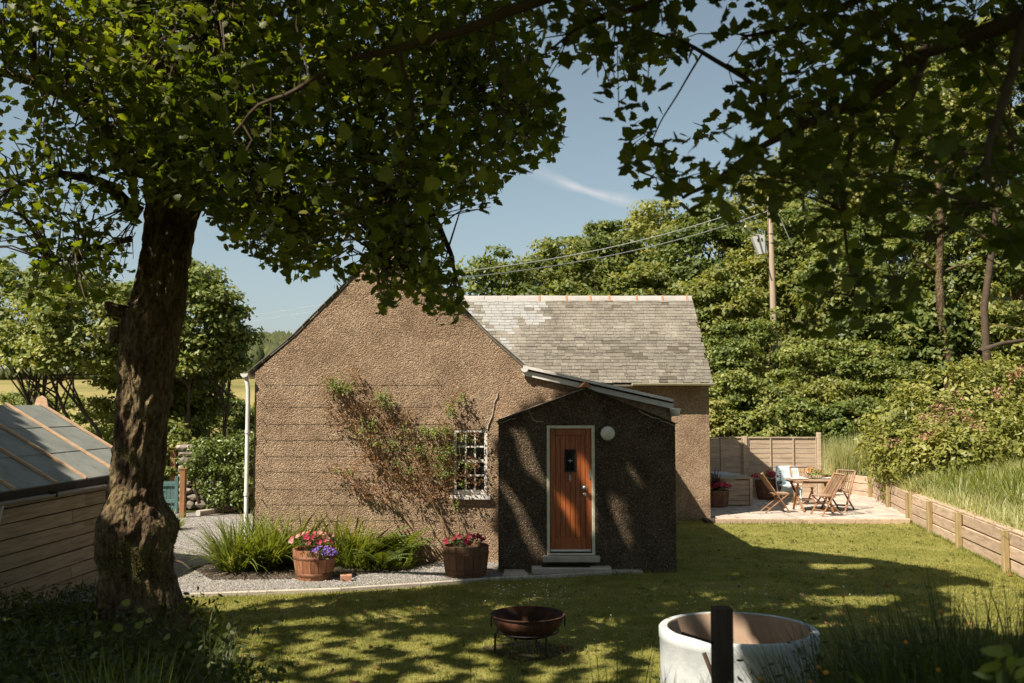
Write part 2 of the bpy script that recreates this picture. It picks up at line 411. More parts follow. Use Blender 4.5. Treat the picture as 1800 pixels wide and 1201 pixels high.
    def mesh(s, name, mats):
        me = bpy.data.meshes.new(name)
        me.from_pydata(s.v, [], s.f)
        for m_ in (mats if isinstance(mats, (list, tuple)) else [mats]): me.materials.append(m_)
        if any(s.mi): me.polygons.foreach_set('material_index', s.mi)
        me.update()
        return me
    def build(s, name, mats, parent=None, smooth=False, **kw):
        me = s.mesh(name, mats)
        if smooth: me.polygons.foreach_set('use_smooth', [True] * len(me.polygons))
        return link(name, me, parent, **kw)
def link(name, me, parent=None, loc=None, **kw):
    o = bpy.data.objects.new(name, me)
    COL.objects.link(o)
    if loc is not None: o.location = loc
    if parent is not None:
        o.parent = parent
    for k in ('label', 'category', 'kind', 'group'):
        if kw.get(k): o[k] = kw[k]
    return o
def thing(name, label, cat, loc=(0, 0, 0), group=None, rz=0.0, worldly=True):
    """an Empty at the thing's base; with worldly=True its parts are given in place coordinates"""
    o = bpy.data.objects.new(name, None); COL.objects.link(o)
    o.empty_display_size = .2
    o.location = loc; o.rotation_euler = (0, 0, rz)
    o['label'] = label; o['category'] = cat
    if group: o['group'] = group
    if worldly and rz == 0: WB[o.name] = Vector(loc)
    return o
WB = {}
def part(mb, name, mat, parent, smooth=False, label=None, kind=None):
    """a part in place coordinates under a thing (or under a part of one)"""
    o = mb.build(name, mat, None, smooth)
    hook(o, parent, label, kind)
    return o
def hook(o, parent, label=None, kind=None):
    o.parent = parent
    w = WB.get(parent.name)
    if w is not None: o.matrix_parent_inverse = Matrix.Translation(-w)
    if label: o['label'] = label
    if kind: o['kind'] = kind
    return o
def copy_tree(o, parent=None):
    c = o.copy(); COL.objects.link(c)
    if parent is not None:
        c.parent = parent; c.matrix_parent_inverse = o.matrix_parent_inverse.copy()
    for ch in kids.get(o.name, []): copy_tree(ch, c)
    return c
kids = {}
def read_kids():
    kids.clear()
    for o in COL.objects:
        if o.parent is not None: kids.setdefault(o.parent.name, []).append(o)

def np_mesh(name, V, Fc, mat, smooth=False):
    """V (n,3); Fc (m,k) faces all with k corners"""
    me = bpy.data.meshes.new(name)
    V = np.ascontiguousarray(V, dtype=np.float32); Fc = np.ascontiguousarray(Fc, dtype=np.int32)
    m_, k = Fc.shape
    me.vertices.add(len(V)); me.vertices.foreach_set('co', V.ravel())
    me.loops.add(m_ * k); me.loops.foreach_set('vertex_index', Fc.ravel())
    me.polygons.add(m_)
    me.polygons.foreach_set('loop_start', np.arange(0, m_ * k, k, dtype=np.int32))
    me.polygons.foreach_set('loop_total', np.full(m_, k, dtype=np.int32))
    if smooth: me.polygons.foreach_set('use_smooth', np.ones(m_, bool))
    for mm in (mat if isinstance(mat, (list, tuple)) else [mat]): me.materials.append(mm)
    me.update(calc_edges=True)
    return me
def frames(N, yaw):
    """rotation matrices (n,3,3) whose z axis is N, turned by yaw"""
    N = N / np.linalg.norm(N, axis=1, keepdims=True)
    a = np.where(np.abs(N[:, 2:3]) < .9, np.array([[0, 0, 1.]]), np.array([[1., 0, 0]]))
    u = np.cross(a, N); u /= np.linalg.norm(u, axis=1, keepdims=True)
    w = np.cross(N, u)
    c, s_ = np.cos(yaw)[:, None], np.sin(yaw)[:, None]
    X = u * c + w * s_; Yv = -u * s_ + w * c
    return np.stack([X, Yv, N], axis=2)
def scatter(T, TF, P, Rm, S):
    k = len(T)
    V = np.einsum('nij,kj->nki', Rm, T) * S[:, None, None] + P[:, None, :]
    Fc = (TF[None] + (np.arange(len(P)) * k)[:, None, None]).reshape(-1, TF.shape[1])
    return V.reshape(-1, 3), Fc
# leaf shapes; the stalk is at the origin, the leaf runs along +y, unit size
def sycamore_leaf():
    o = [(0, 0), (.10, -.10), (.34, -.06), (.26, .10), (.52, .22), (.50, .36), (.34, .40), (.44, .62), (.26, .60), (.17, .66), (.0, 1.0),
         (-.17, .66), (-.26, .60), (-.44, .62), (-.34, .40), (-.50, .36), (-.52, .22), (-.26, .10), (-.34, -.06), (-.10, -.10)]
    V = [(x, y, -.18 * abs(x) - .10 * (y - .4) ** 2) for x, y in o] + [(0, .32, .03)]
    n = len(o); Fc = [(n, i, (i + 1) % n) for i in range(n)]
    return np.array(V, float), np.array(Fc)
def simple_syc():
    o = [(0, 0), (.34, -.05), (.30, .12), (.52, .30), (.33, .42), (.36, .62), (0, 1.0), (-.36, .62), (-.33, .42), (-.52, .30), (-.30, .12), (-.34, -.05)]
    V = [(x, y, -.2 * abs(x)) for x, y in o]
    return np.array(V, float), np.array([(0, 1, 2), (0, 2, 3), (0, 3, 4), (0, 4, 5), (0, 5, 6), (0, 6, 7), (0, 7, 8), (0, 8, 9), (0, 9, 10), (0, 10, 11)])
RH = (np.array([(0, 0, 0), (.30, .5, -.07), (0, 1, 0), (-.30, .5, -.07)], float), np.array([(0, 1, 2), (0, 2, 3)]))
OV = (np.array([(0, 0, 0), (.20, .35, -.05), (.16, .72, -.05), (0, 1, 0), (-.16, .72, -.05), (-.20, .35, -.05)], float),
      np.array([(0, 1, 5), (1, 2, 5), (2, 4, 5), (2, 3, 4)]))
SYC = sycamore_leaf(); SYS = simple_syc()

def cloud_mesh(name, P, N, S, mat, T=RH, yaw=None):
    yaw = rng.uniform(0, 6.283, len(P)) if yaw is None else yaw
    V, Fc = scatter(T[0], T[1], P, frames(N, yaw), S)
    return np_mesh(name, V, Fc, mat)
def blades(P, az, tilt, L, W, curl, seg=4, twist=0.0):
    """strips: base P (n,3), azimuth az they lean to, tilt from upright, length L, width W, curl = added bend along the blade"""
    n = len(P); V = np.zeros((n, seg * 2 + 1, 3))
    dirx, diry = np.cos(az), np.sin(az)
    sx, sy = -diry, dirx
    pos = P.copy(); th = tilt.copy()
    for i in range(seg):
        w = W * (1 - (i / seg) ** 2 * .75) * .5
        V[:, 2 * i, 0] = pos[:, 0] - sx * w; V[:, 2 * i, 1] = pos[:, 1] - sy * w; V[:, 2 * i, 2] = pos[:, 2]
        V[:, 2 * i + 1, 0] = pos[:, 0] + sx * w; V[:, 2 * i + 1, 1] = pos[:, 1] + sy * w; V[:, 2 * i + 1, 2] = pos[:, 2]
        st = L / seg
        pos = pos + np.stack([dirx * np.sin(th) * st, diry * np.sin(th) * st, np.cos(th) * st], 1)
        th = th + curl / seg
    V[:, 2 * seg] = pos
    tri = []
    for i in range(seg - 1):
        a = 2 * i; tri += [(a, a + 1, a + 3), (a, a + 3, a + 2)]
    a = 2 * (seg - 1); tri += [(a, a + 1, a + 2)]
    tri = np.array(tri); k = seg * 2 + 1
    Fc = (tri[None] + (np.arange(n) * k)[:, None, None]).reshape(-1, 3)
    return V.reshape(-1, 3), Fc
def U(a, b, n): return rng.uniform(a, b, n)
def blob(c, r, n, up=.35, squash=(1, 1, 1), shell=.4):
    """n leaf places in a clump: points and outward normals"""
    d = rng.normal(size=(n, 3)); d /= np.linalg.norm(d, axis=1, keepdims=True)
    d[:, 2] = np.where(rng.random(n) < .75, np.abs(d[:, 2]), d[:, 2])
    rr = U(shell, 1.0, n)[:, None]
    P = np.asarray(c) + d * rr * r * np.asarray(squash)
    Nn = d + np.array([0, 0, up]) + rng.normal(size=(n, 3)) * .45
    return P, Nn

# ------------------------------------------------------------------ ground, terrain
def bankz(y):
    t = min(1, max(0, (8.6 - y) / 6.6)); t = t * t * (3 - 2 * t)
    return 1.12 * t
def gz(x, y):
    z = bankz(y) if y < 8.6 else 0.0
    z += 0.02 * noise.noise(Vector((x * .7, y * .7, 0))) * (1 if y < 8.6 else 0)
    if x < -3:
        if 30 < y: z -= min(3.5, (y - 30) * .10) * min(1, (-3 - x) / 6)
    if y > 95:
        t = min(y - 95, 290)
        lf = min(1, max(0, (-x / y - .02) / .06))
        z += (min(t, 160) * .088) * (.35 + .65 * lf) + 2.0 * noise.noise(Vector((x * .004, y * .004, 3))) * min(1, t / 60)
        if y > 255: z += min(100, (y - 255)) * .10 * lf * max(.12, 1 - max(0, (-x / y - .31) / .10))
    return z
def axis_pts(lim, fine, step):
    p = [0.0]; s_ = step
    while p[-1] < lim:
        if p[-1] > fine: s_ *= 1.13
        p.append(p[-1] + s_)
    return p
xs_ = axis_pts(1500, 12, 1.0); xs_ = sorted(set([-v for v in xs_] + xs_))
ys_ = sorted(set([-v for v in axis_pts(120, 6, 1.0)] + axis_pts(1800, 34, .6)))
g = MB()
for y in ys_:
    for x in xs_: g.v.append((x, y, gz(x, y)))
nx = len(xs_)
for j in range(len(ys_) - 1):
    for i in range(nx - 1):
        g.f.append([j * nx + i, j * nx + i + 1, (j + 1) * nx + i + 1, (j + 1) * nx + i])
        g.mi.append(1 if ys_[j] > 60 else 0)
g.build('ground', [M['rough'], M['field']], smooth=True, kind='structure')

WALLP = [Vector((6.35, 7.0, 0)), gr(1790, 1014), gr(1602, 919), gr(1534, 881), Vector((9.1, 28.9, 0))]
WALLP[4] = gr(1452, 868)
kerb = [gr(120, 1062), gr(310, 1052), gr(470, 1046), gr(600, 1041), gr(740, 1032), gr(860, 1023), gr(1000, 1016), gr(1112, 1009)]
lawn_poly = [(-1.9, 7.6), (-2.9, 10.2), (-3.75, 11.8)] + [(p.x, p.y) for p in kerb[1:]] + [(2.62, 15.9), (2.74, 17.0), (2.74, 23.0), (4.56, 23.0), (4.56, 22.42)] + \
            [(WALLP[2].x, WALLP[2].y), (WALLP[1].x, WALLP[1].y), (6.4, 8.0)]
MB().sheet([(x, y, .006) for x, y in lawn_poly][::-1]).build('lawn', M['lawn'], kind='structure')
gravel_poly = [(p.x, p.y + .03) for p in kerb[:]] + [(2.0, 16.2), (-.1, 16.2), (-.1, 17.05), (-4.4, 17.05), (-4.4, 23), (-5.2, 24.6), (-6.4, 24.9), (-9.5, 24.9), (-9.5, 14.2)]
MB().sheet([(x, y, .004) for x, y in gravel_poly]).build('gravel_path', M['gravel'], kind='structure')
# loose stones on the gravel
def pts_in(poly, n, ybias=0):
    xs = [p[0] for p in poly]; ys = [p[1] for p in poly]
    out = []
    tot = 0
    while tot < n:
        x = U(min(xs), max(xs), n); y = U(min(ys), max(ys), n)
        m_ = inpoly(x, y, poly)
        out.append(np.stack([x[m_], y[m_]], 1)); tot += m_.sum()
    return np.concatenate(out)[:n]
def ico():
    t = (1 + 5 ** .5) / 2
    V = np.array([(-1, t, 0), (1, t, 0), (-1, -t, 0), (1, -t, 0), (0, -1, t), (0, 1, t), (0, -1, -t), (0, 1, -t), (t, 0, -1), (t, 0, 1), (-t, 0, -1), (-t, 0, 1)], float)
    V /= np.linalg.norm(V[0])
    Fc = np.array([(0, 11, 5), (0, 5, 1), (0, 1, 7), (0, 7, 10), (0, 10, 11), (1, 5, 9), (5, 11, 4), (11, 10, 2), (10, 7, 6), (7, 1, 8), (3, 9, 4), (3, 4, 2),
                   (3, 2, 6), (3, 6, 8), (3, 8, 9), (4, 9, 5), (2, 4, 11), (6, 2, 10), (8, 6, 7), (9, 8, 1)])
    return V, Fc
ICO = ico()
OCT = (np.array([(1, 0, 0), (0, 1, 0), (-1, 0, 0), (0, -1, 0), (0, 0, .7)], float), np.array([(0, 1, 4), (1, 2, 4), (2, 3, 4), (3, 0, 4)]))
p2 = pts_in([(-9.0, 13.2), (2, 15.3), (2, 16.2), (-.1, 17), (-4.4, 17.0), (-4.4, 23), (-9, 24.5)], 26000)
m_ = inpoly(p2[:, 0], p2[:, 1], gravel_poly); p2 = p2[m_]
P = np.concatenate([p2, np.full((len(p2), 1), .004)], 1)
me = cloud_mesh('loose_gravel', P, np.array([[0, 0, 1.]]) + rng.normal(size=(len(P), 3)) * .15, U(.008, .022, len(P)), M['pebble'], OCT)
link('loose_gravel', me, kind='stuff')
# kerb along the lawn
kb = thing('stone_kerb', 'low pale concrete kerb between the gravel path and the lawn', 'kerb', kerb[1])
for i in range(1, len(kerb) - 1):
    a, b = kerb[i], kerb[i + 1]
    n_ = max(1, round((b - a).length / .9))
    for j in range(n_):
        p, q = a.lerp(b, j / n_), a.lerp(b, (j + 1) / n_ - .012)
        part(MB().beam(p + Vector((0, 0, .02)), q + Vector((0, 0, .02 + random.uniform(-.004, .004))), .06, .09, ch=.012), 'kerb_stone', M['mortar'], kb)

# ------------------------------------------------------------------ the hillside behind the retaining wall
HZ = .60
path = [Vector((6.3, 4, 0)), WALLP[0], WALLP[1], WALLP[2], WALLP[3], WALLP[4], Vector((8.2, 30.5, 0)), Vector((5, 30.6, 0)), Vector((1, 30.6, 0)), Vector((-3.0, 31, 0))]
nrm = [(1, -.5), (1, -.3), (1, 0), (1, .1), (1, .45), (.55, 1), (.3, 1), (.15, 1), (0, 1), (-.35, 1)]
def hill_h(d, x=9.0, y=30.0):
    h = (.16 * d if d < 8 else 1.28 + .24 * (d - 8)) - max(0, d - 45) * .12
    f = min(1, max(0, (x / max(y, 1) + .13) / .15)) if y > 26 else 1.0
    return HZ + h * f * f * (3 - 2 * f)
rows = [0, .35, .8, 1.5, 2.5, 4, 6, 9, 13, 18, 25, 34, 45, 60, 90, 140]
hb = MB(); fine = []
for i in range(len(path) - 1):
    for k in range(4):
        t = k / 4
        fine.append((path[i].lerp(path[i + 1], t), Vector((*nrm[i], 0)).lerp(Vector((*nrm[i + 1], 0)), t).normalized()))
fine.append((path[-1], Vector((*nrm[-1], 0)).normalized()))
for d in rows:
    for p, n_ in fine:
        q = p + n_ * (d + .10)
        hb.v.append((q.x, q.y, hill_h(d, q.x, q.y) + (.12 * noise.noise(q * .8) * min(1, d))))
w_ = len(fine)
for j in range(len(rows) - 1):
    for i in range(w_ - 1): hb.f.append([j * w_ + i, j * w_ + i + 1, (j + 1) * w_ + i + 1, (j + 1) * w_ + i][::-1]); hb.mi.append(0)
o0 = len(hb.v)
for p, n_ in fine: q = p + n_ * .10; hb.v.append((q.x, q.y, -.1))
for i in range(w_ - 1): hb.f.append([o0 + i, o0 + i + 1, i + 1, i]); hb.mi.append(0)
hb.build('hillside', M['rough'], smooth=True, kind='structure')
def hillz(x, y):
    best = 1e9
    for i in range(len(path) - 1):
        a, b = path[i], path[i + 1]; ab = b - a
        t = max(0, min(1, ((x - a.x) * ab.x + (y - a.y) * ab.y) / ab.length_squared))
        q = a + ab * t; best = min(best, math.hypot(x - q.x, y - q.y))
    return hill_h(best, x, y)


# ------------------------------------------------------------------ the cottage
GY, PY_, MY = 17.0, 16.0, 23.0               # front planes: gable wing, porch, main wall
def gx(px, py=800, Y=GY): return at(px, py, Y).x
def gzz(py, px=700, Y=GY): return at(px, py, Y).z
cot = thing('cottage', 'brown roughcast cottage with slate roof, steep gable, orange door and small porch', 'cottage', (0, 17, 0))
XL = gx(446); XR = gx(919)
apex = at(690, 420, GY); kl = at(520, 590, GY); kr = at(863, 596, GY); el = at(443, 654, GY); er = at(920, 646, GY)
LX = at(1180, 712, GY).x; LZ = at(1180, 716, GY).z
wx0, wx1, wz1, wz0 = gx(797), gx(857), at(825, 755, GY).z, at(825, 870, GY).z
T_ = .45
def slope_z(x):                               # the top of the gable wall
    pts = [(XL, el.z), (kl.x, kl.z), (apex.x, apex.z), (kr.x, kr.z), (XR, er.z), (LX, LZ)]
    for (a, za), (b, zb) in zip(pts, pts[1:]):
        if x <= b: return za + (zb - za) * (x - a) / (b - a)
    return LZ
gw = MB()
gw.prism([(XL, -.1), (wx0, -.1), (wx0, slope_z(wx0)), (kr.x, kr.z) if kr.x < wx0 else (wx0, slope_z(wx0) + 1e-4), (apex.x, apex.z), (kl.x, kl.z), (XL, el.z)], GY, GY + T_)
gw.prism([(wx0, -.1), (wx1, -.1), (wx1, wz0), (wx0, wz0)], GY, GY + T_)
gw.prism([(wx0, wz1), (wx1, wz1), (wx1, slope_z(wx1)), (wx0, slope_z(wx0))], GY, GY + T_)
gw.prism([(wx1, -.1), (LX, -.1), (LX, LZ), (XR, er.z), (wx1, slope_z(wx1))], GY, GY + T_)
part(gw, 'gable_wall', M['harling'], cot)
wl_ = MB()
wl_.box(((XL + .2), (GY + T_ + MY + 4.6) / 2, el.z / 2 - .05), (.4, MY + 4.6 - GY - T_, el.z + .1))
part(wl_, 'side_wall', M['harling'], cot)
part(MB().box((LX - .2, (GY + T_ + MY) / 2, LZ / 2 - .05), (.4, MY - GY - T_, LZ + .1)), 'side_wall', M['harling'], cot)
MR = 4.545                                    # right end of the main range
EZ = at(1245, 674, MY - .2).z                 # eaves height of the main roof
part(MB().box(((LX - .2 + MR) / 2, MY + .22, (EZ + .02) / 2 - .05), (MR - LX + .2, .44, EZ + .1)), 'main_wall', M['harling'], cot)
RY = 25.35; RZ = at(1213, 521, RY).z
eW = MB()
V_ = [(y, z) for y, z in ((MY + .44, -.1), (MY + 4.6, -.1), (MY + 4.6, EZ), (RY, RZ - .12), (MY + .44, EZ + .30))]
n_ = len(V_)
eW.add([(MR - .42, y, z) for y, z in V_] + [(MR - .003, y, z) for y, z in V_],
       [tuple(range(n_ - 1, -1, -1)), tuple(range(n_, 2 * n_))] + [(i, (i + 1) % n_, n_ + (i + 1) % n_, n_ + i) for i in range(n_)])
part(eW, 'end_wall', M['harling'], cot)
part(MB().box(((XL + .4 + MR - .42) / 2, MY + 4.4, EZ / 2), (MR - XL - .82, .4, EZ + .1)), 'back_wall', M['harling'], cot)
# chimney on the gable
ch = part(MB().box((apex.x - .02, GY + .34, apex.z + .02), (.74, .62, .74)), 'chimney', M['harling'], cot)
part(MB().cbox((apex.x - .02, GY + .34, apex.z + .43), (.86, .74, .08), .02), 'coping', M['mortar'], ch)
for dx in (-.17, .17):
    part(MB().lathe([(.10, 0), (.09, .28), (.11, .30), (.11, .34), (.07, .34), (.07, .1)], (apex.x - .02 + dx, GY + .34, apex.z + .47), 14), 'chimney_pot', M['terracotta'], ch, True)

# main roof: boarding, then slates one by one
ex, ez = MY - .24, EZ + .02
roof = part(MB().add([(-3.6, ex, ez - .06), (MR + .04, ex, ez - .06), (MR + .04, RY, RZ - .08), (-3.6, RY, RZ - .08),
                      (-3.6, ex, ez - .09), (MR + .04, ex, ez - .09), (MR + .04, RY, RZ - .16), (-3.6, RY, RZ - .16)],
                     [(0, 1, 2, 3), (7, 6, 5, 4), (4, 5, 1, 0), (5, 6, 2, 1), (3, 2, 6, 7), (4, 0, 3, 7)]), 'roof', M['slate_dark'], cot)
WB[roof.name] = None; WB.pop(roof.name)
part(MB().add([(-3.6, RY, RZ - .08), (MR + .04, RY, RZ - .08), (MR + .04, 2 * RY - ex, ez - .1), (-3.6, 2 * RY - ex, ez - .1),
               (-3.6, RY, RZ - .14), (MR + .04, RY, RZ - .14), (MR + .04, 2 * RY - ex, ez - .16), (-3.6, 2 * RY - ex, ez - .16)],
              [(0, 1, 2, 3), (7, 6, 5, 4), (4, 5, 1, 0), (5, 6, 2, 1), (3, 2, 6, 7), (4, 0, 3, 7)]), 'back_roof', M['slate_dark'], cot)
sl = Vector((0, RY - ex, RZ - ez)); SLEN = sl.length; sd_ = sl.normalized(); sn = Vector((0, -sd_.z, sd_.y))
NR = 28; EXPO = SLEN / NR
slates = []
for r_ in range(NR):
    x = -1.9 + random.uniform(-.1, .1)
    while x < MR + .03:
        w = random.choice((.15, .17, .19, .21, .23, .26)) * random.uniform(.92, 1.08)
        x1 = min(x + w, MR + .05)
        if x1 - x > .05: slates.append((r_, x, x1))
        x = x1 + .006
stuffs = [MB(), MB(), MB()]
smesh = {}
slates.sort(key=lambda s_: (-(s_[1] > .2), s_[0]))
count = 0
for (r_, x0, x1) in slates:
    jl = random.uniform(-.012, .012); th = random.uniform(.007, .012)
    base = Vector(((x0 + x1) / 2, ex, ez)) + sd_ * (r_ * EXPO + jl - .02)
    w = x1 - x0; Ls = EXPO * 1.45
    lift = random.uniform(.008, .014)
    up = (sd_ * Ls - sn * (lift + .004)).normalized(); nn = Vector((1, 0, 0)).cross(up)
    pz = (base + sn * lift)
    x_px, y_px, _ = proj([tuple(pz)])
    xp, yp = float(x_px[0]), float(y_px[0])
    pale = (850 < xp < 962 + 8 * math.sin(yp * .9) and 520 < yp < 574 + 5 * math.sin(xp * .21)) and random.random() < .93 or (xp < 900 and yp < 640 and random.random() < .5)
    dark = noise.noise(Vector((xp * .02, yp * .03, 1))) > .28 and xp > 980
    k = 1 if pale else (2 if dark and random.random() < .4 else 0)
    skew = random.uniform(-.008, .008)
    def corners(b, nn_):
        q = [b, b + Vector((w, 0, 0)), b + Vector((w, 0, 0)) + up * Ls, b + up * Ls]
        q[0] = q[0] + up * skew
        return [c_ - nn_ * th for c_ in q] + q
    fcs = [(4, 5, 6, 7), (0, 1, 5, 4), (1, 2, 6, 5), (3, 0, 4, 7)]
    if count < 300:
        key = (round(w / .03), k, count % 5)
        if key not in smesh:
            q = corners(Vector((-w / 2, 0, 0)), nn)
            smesh[key] = MB().add(q, fcs).mesh('slate', [M['slate'], M['slate_pale'], M['slate_dark']][k])
            smesh[key]['w'] = w
        so_ = bpy.data.objects.new('slate', smesh[key]); COL.objects.link(so_)
        so_.location = pz; so_.scale = (w / smesh[key]['w'], 1, 1)
        so_.parent = roof
        so_.matrix_parent_inverse = Matrix.Translation((0, 0, 0))
        count += 1
    else:
        stuffs[k].add(corners(pz - Vector((w / 2, 0, 0)), nn), fcs)
# the roof mesh is in place coordinates with its parent at the cottage base, so slates (given in place coordinates) hang on it directly
for s_, mt in zip(stuffs, ('slate', 'slate_pale', 'slate_dark')):
    if s_.v:
        o = s_.build('slates', M[mt]); o.parent = roof; o['kind'] = 'stuff'
# ridge tiles
rx = -1.9
edges_px = [948, 995, 1037, 1070, 1118, 1163, 1206]
ends = [-1.9, -1.3, -.7, -.1] + [at(p, 515, RY).x for p in edges_px] + [MR + .05]
for i in range(len(ends) - 1):
    a, b = ends[i], ends[i + 1] - .012
    q = [(RY - .17, RZ - .155), (RY - .09, RZ - .035), (RY - .03, RZ + .01), (RY + .03, RZ + .01), (RY + .17, RZ - .155)]
    mb = MB()
    for (y0, z0), (y1, z1) in zip(q, q[1:]):
        mb.add([(a, y0, z0), (b, y0, z0), (b, y1, z1), (a, y1, z1)], [(0, 1, 2, 3)])
        mb.add([(a, y0, z0 - .02), (b, y0, z0 - .02), (b, y1, z1 - .02), (a, y1, z1 - .02)], [(3, 2, 1, 0)])
    mb.add([(a, q[0][0], q[0][1]), (b, q[0][0], q[0][1]), (b, q[0][0], q[0][1] - .02), (a, q[0][0], q[0][1] - .02)], [(3, 2, 1, 0)])
    t_ = mb.build('ridge_tile', M['ridge' if i != 3 and i != 4 else 'ridge']); t_.parent = roof
    if i >= 4:
        jb = MB()
        for (y0, z0), (y1, z1) in zip(q, q[1:]):
            o_ = .012
            jb.add([(a - .022, y0 - (o_ if y0 < RY else -o_), z0 + o_), (a + .022, y0 - (o_ if y0 < RY else -o_), z0 + o_), (a + .022, y1 - (o_ if y1 < RY else -o_), z1 + o_), (a - .022, y1 - (o_ if y1 < RY else -o_), z1 + o_)], [(0, 1, 2, 3)])
        t_ = jb.build('ridge_joint', M['terracotta']); t_.parent = roof
# front gutter of the main roof
def gutter(mb, a, b, r=.06, n=8):
    a, b = Vector(a), Vector(b); d = (b - a).normalized(); s_ = d.cross(Vector((0, 0, 1))).normalized()
    vs_ = []
    for p in (a, b):
        for j in range(n + 1):
            an = math.pi * j / n
            vs_.append(p + s_ * math.cos(an) * r - Vector((0, 0, 1)) * math.sin(an) * r)
        for j in range(n, -1, -1):
            an = math.pi * j / n
            vs_.append(p + s_ * math.cos(an) * (r - .008) - Vector((0, 0, 1)) * math.sin(an) * (r - .008))
    k = 2 * (n + 1)
    mb.add(vs_, [tuple(range(k - 1, -1, -1)), tuple(range(k, 2 * k))] + [(i, (i + 1) % k, k + (i + 1) % k, k + i) for i in range(k)])
gm = MB(); gutter(gm, (LX + .02, ex - .07, ez - .02), (MR + .07, ex - .07, ez - .02), .055)
part(gm, 'gutter', M['cream'], cot)
# wing roof (seen edge-on): slabs with thin slate verge pieces along the gable
def verge(a, b, up_, th, y0, y1, name, mat, lab=None):
    a, b = Vector(a), Vector(b); d = (b - a).normalized(); n_ = Vector((-d.z, 0, d.x))
    if n_.z < 0: n_ = -n_
    q = [a + n_ * up_, b + n_ * up_, b + n_ * (up_ + th), a + n_ * (up_ + th)]
    return part(MB().prism([(p.x, p.z) for p in q], y0, y1), name, mat, cot, label=lab)
Y1 = MY + 1.2
out = Vector((-.10, 0, -.085))
verge(el + out, kl, .004, .03, GY - .015, Y1, 'wing_roof', M['slate'])
verge(kl, apex, .004, .03, GY - .015, Y1, 'wing_roof', M['slate'])
verge(apex, kr, .004, .03, GY - .015, Y1, 'wing_roof', M['slate'])
verge(kr, er, .004, .03, GY - .015, Y1, 'wing_roof', M['slate'])
fl0, fl1 = at(860, 588, GY), at(921, 645, GY)
verge(kr + Vector((.03, 0, -.03)), er, .056, .018, GY - .04, GY + .3, 'lead_flashing', M['ridge'])
# slate edges showing along the left verge
for a, b in ((el + out, kl), (kl, apex), (apex, kr), (kr, er)):
    L = (b - a).length; k = int(L / .17)
    for i in range(k):
        p = a.lerp(b, (i + .1) / k); q = a.lerp(b, (i + 1.05) / k)
        verge(p, q, .036 + random.uniform(0, .006), .012, GY - .022 - random.uniform(0, .015), GY + .25, 'verge_slate', M['slate'])
# lean-to: slab roof, white barge board, dark strip
l0, l1 = at(919, 650, GY), at(1181, 709, GY)
verge(l0, l1, .0, .045, GY - .018, MY, 'lean_to_roof', M['slate_dark'])
verge(l0 + Vector((0, 0, -.095)), l1 + Vector((0, 0, -.095)), 0, .085, GY - .075, GY - .022, 'barge_board', M['white'])
verge(l0 + Vector((0, 0, .004)), l1 + Vector((0, 0, .004)), 0, .016, GY - .10, GY - .03, 'verge_strip', M['old_post'])
verge(l0 + Vector((0, 0, .024)), l1 + Vector((0, 0, .024)), 0, .048, GY - .13, GY - .02, 'verge_cap', M['white'])
# gutters running back along the eaves, seen end-on, and the white downpipe
for (c_, z_) in ((el.x - .10, el.z - .03), (er.x + .02, er.z - .02), (LX + .08, LZ - .02)):
    q = MB(); gutter(q, (c_, GY - .12, z_), (c_, MY - .3, z_), .065); part(q, 'gutter', M['white'], cot)
    q = MB().lathe([(0, 0), (.065, 0), (.065, .012), (0, .012)], (0, 0, 0), 16, a0=math.pi, a1=2 * math.pi)
    q.v = [(c_ + x, GY - .12 - z, z_ + y) for x, y, z in q.v]
    part(q, 'gutter_end', M['white'], cot)
dp = MB().tube([(el.x - .09, GY - .06, el.z - .09), (el.x - .06, GY - .06, el.z - .2), (el.x - .045, GY - .06, el.z - .32), (el.x - .045, GY - .06, .10), (el.x - .06, GY - .10, .03)], .036, 12)
dp = part(dp, 'downpipe', M['white'], cot, True)
for z in (2.2, 1.15, .35):
    q = MB().lathe([(.046, -.03), (.046, .03)], (el.x - .045, GY - .06, z), 12); b_ = q.build('pipe_collar', M['white']); b_.parent = dp
for z in (LZ - .05,):
    part(MB().lathe([(.0, -.05), (.07, -.05), (.09, .06), (.09, .08), (.0, .08)], (LX + .05, GY - .07, LZ - .10), 12), 'rainwater_head', M['white'], cot, True)

# window
win = part(MB().box(((wx0 + wx1) / 2, GY + .13, wz0 - .035), (wx1 - wx0 + .10, .42, .07)), 'window_sill', M['white'], cot)
W_, H_ = wx1 - wx0, wz1 - wz0
fy = GY + .045
wf = MB()
fw_ = .055
wf.cbox((wx0 + fw_ / 2, fy, (wz0 + wz1) / 2), (fw_, .07, H_), .006); wf.cbox((wx1 - fw_ / 2, fy, (wz0 + wz1) / 2), (fw_, .07, H_), .006)
wf.cbox(((wx0 + wx1) / 2, fy, wz1 - fw_ / 2), (W_ - 2 * fw_, .07, fw_), .006); wf.cbox(((wx0 + wx1) / 2, fy, wz0 + .04), (W_ - 2 * fw_, .07, .08), .006)
win = part(wf, 'window', M['white'], cot)
ix0, ix1, iz0, iz1 = wx0 + fw_, wx1 - fw_, wz0 + .08, wz1 - fw_
for i in (1, 2):
    q = MB().cbox((ix0 + (ix1 - ix0) * i / 3, fy, (iz0 + iz1) / 2), (.030, .04, iz1 - iz0), .004).build('glazing_bar', M['white']); q.parent = win
for j in (1, 2, 3):
    for i in range(3):
        a = ix0 + (ix1 - ix0) * i / 3 + .0115; b = ix0 + (ix1 - ix0) * (i + 1) / 3 - .0115
        q = MB().cbox(((a + b) / 2, fy, iz0 + (iz1 - iz0) * j / 4), (b - a, .04, .030 if j != 2 else .05), .004).build('glazing_bar', M['white']); q.parent = win
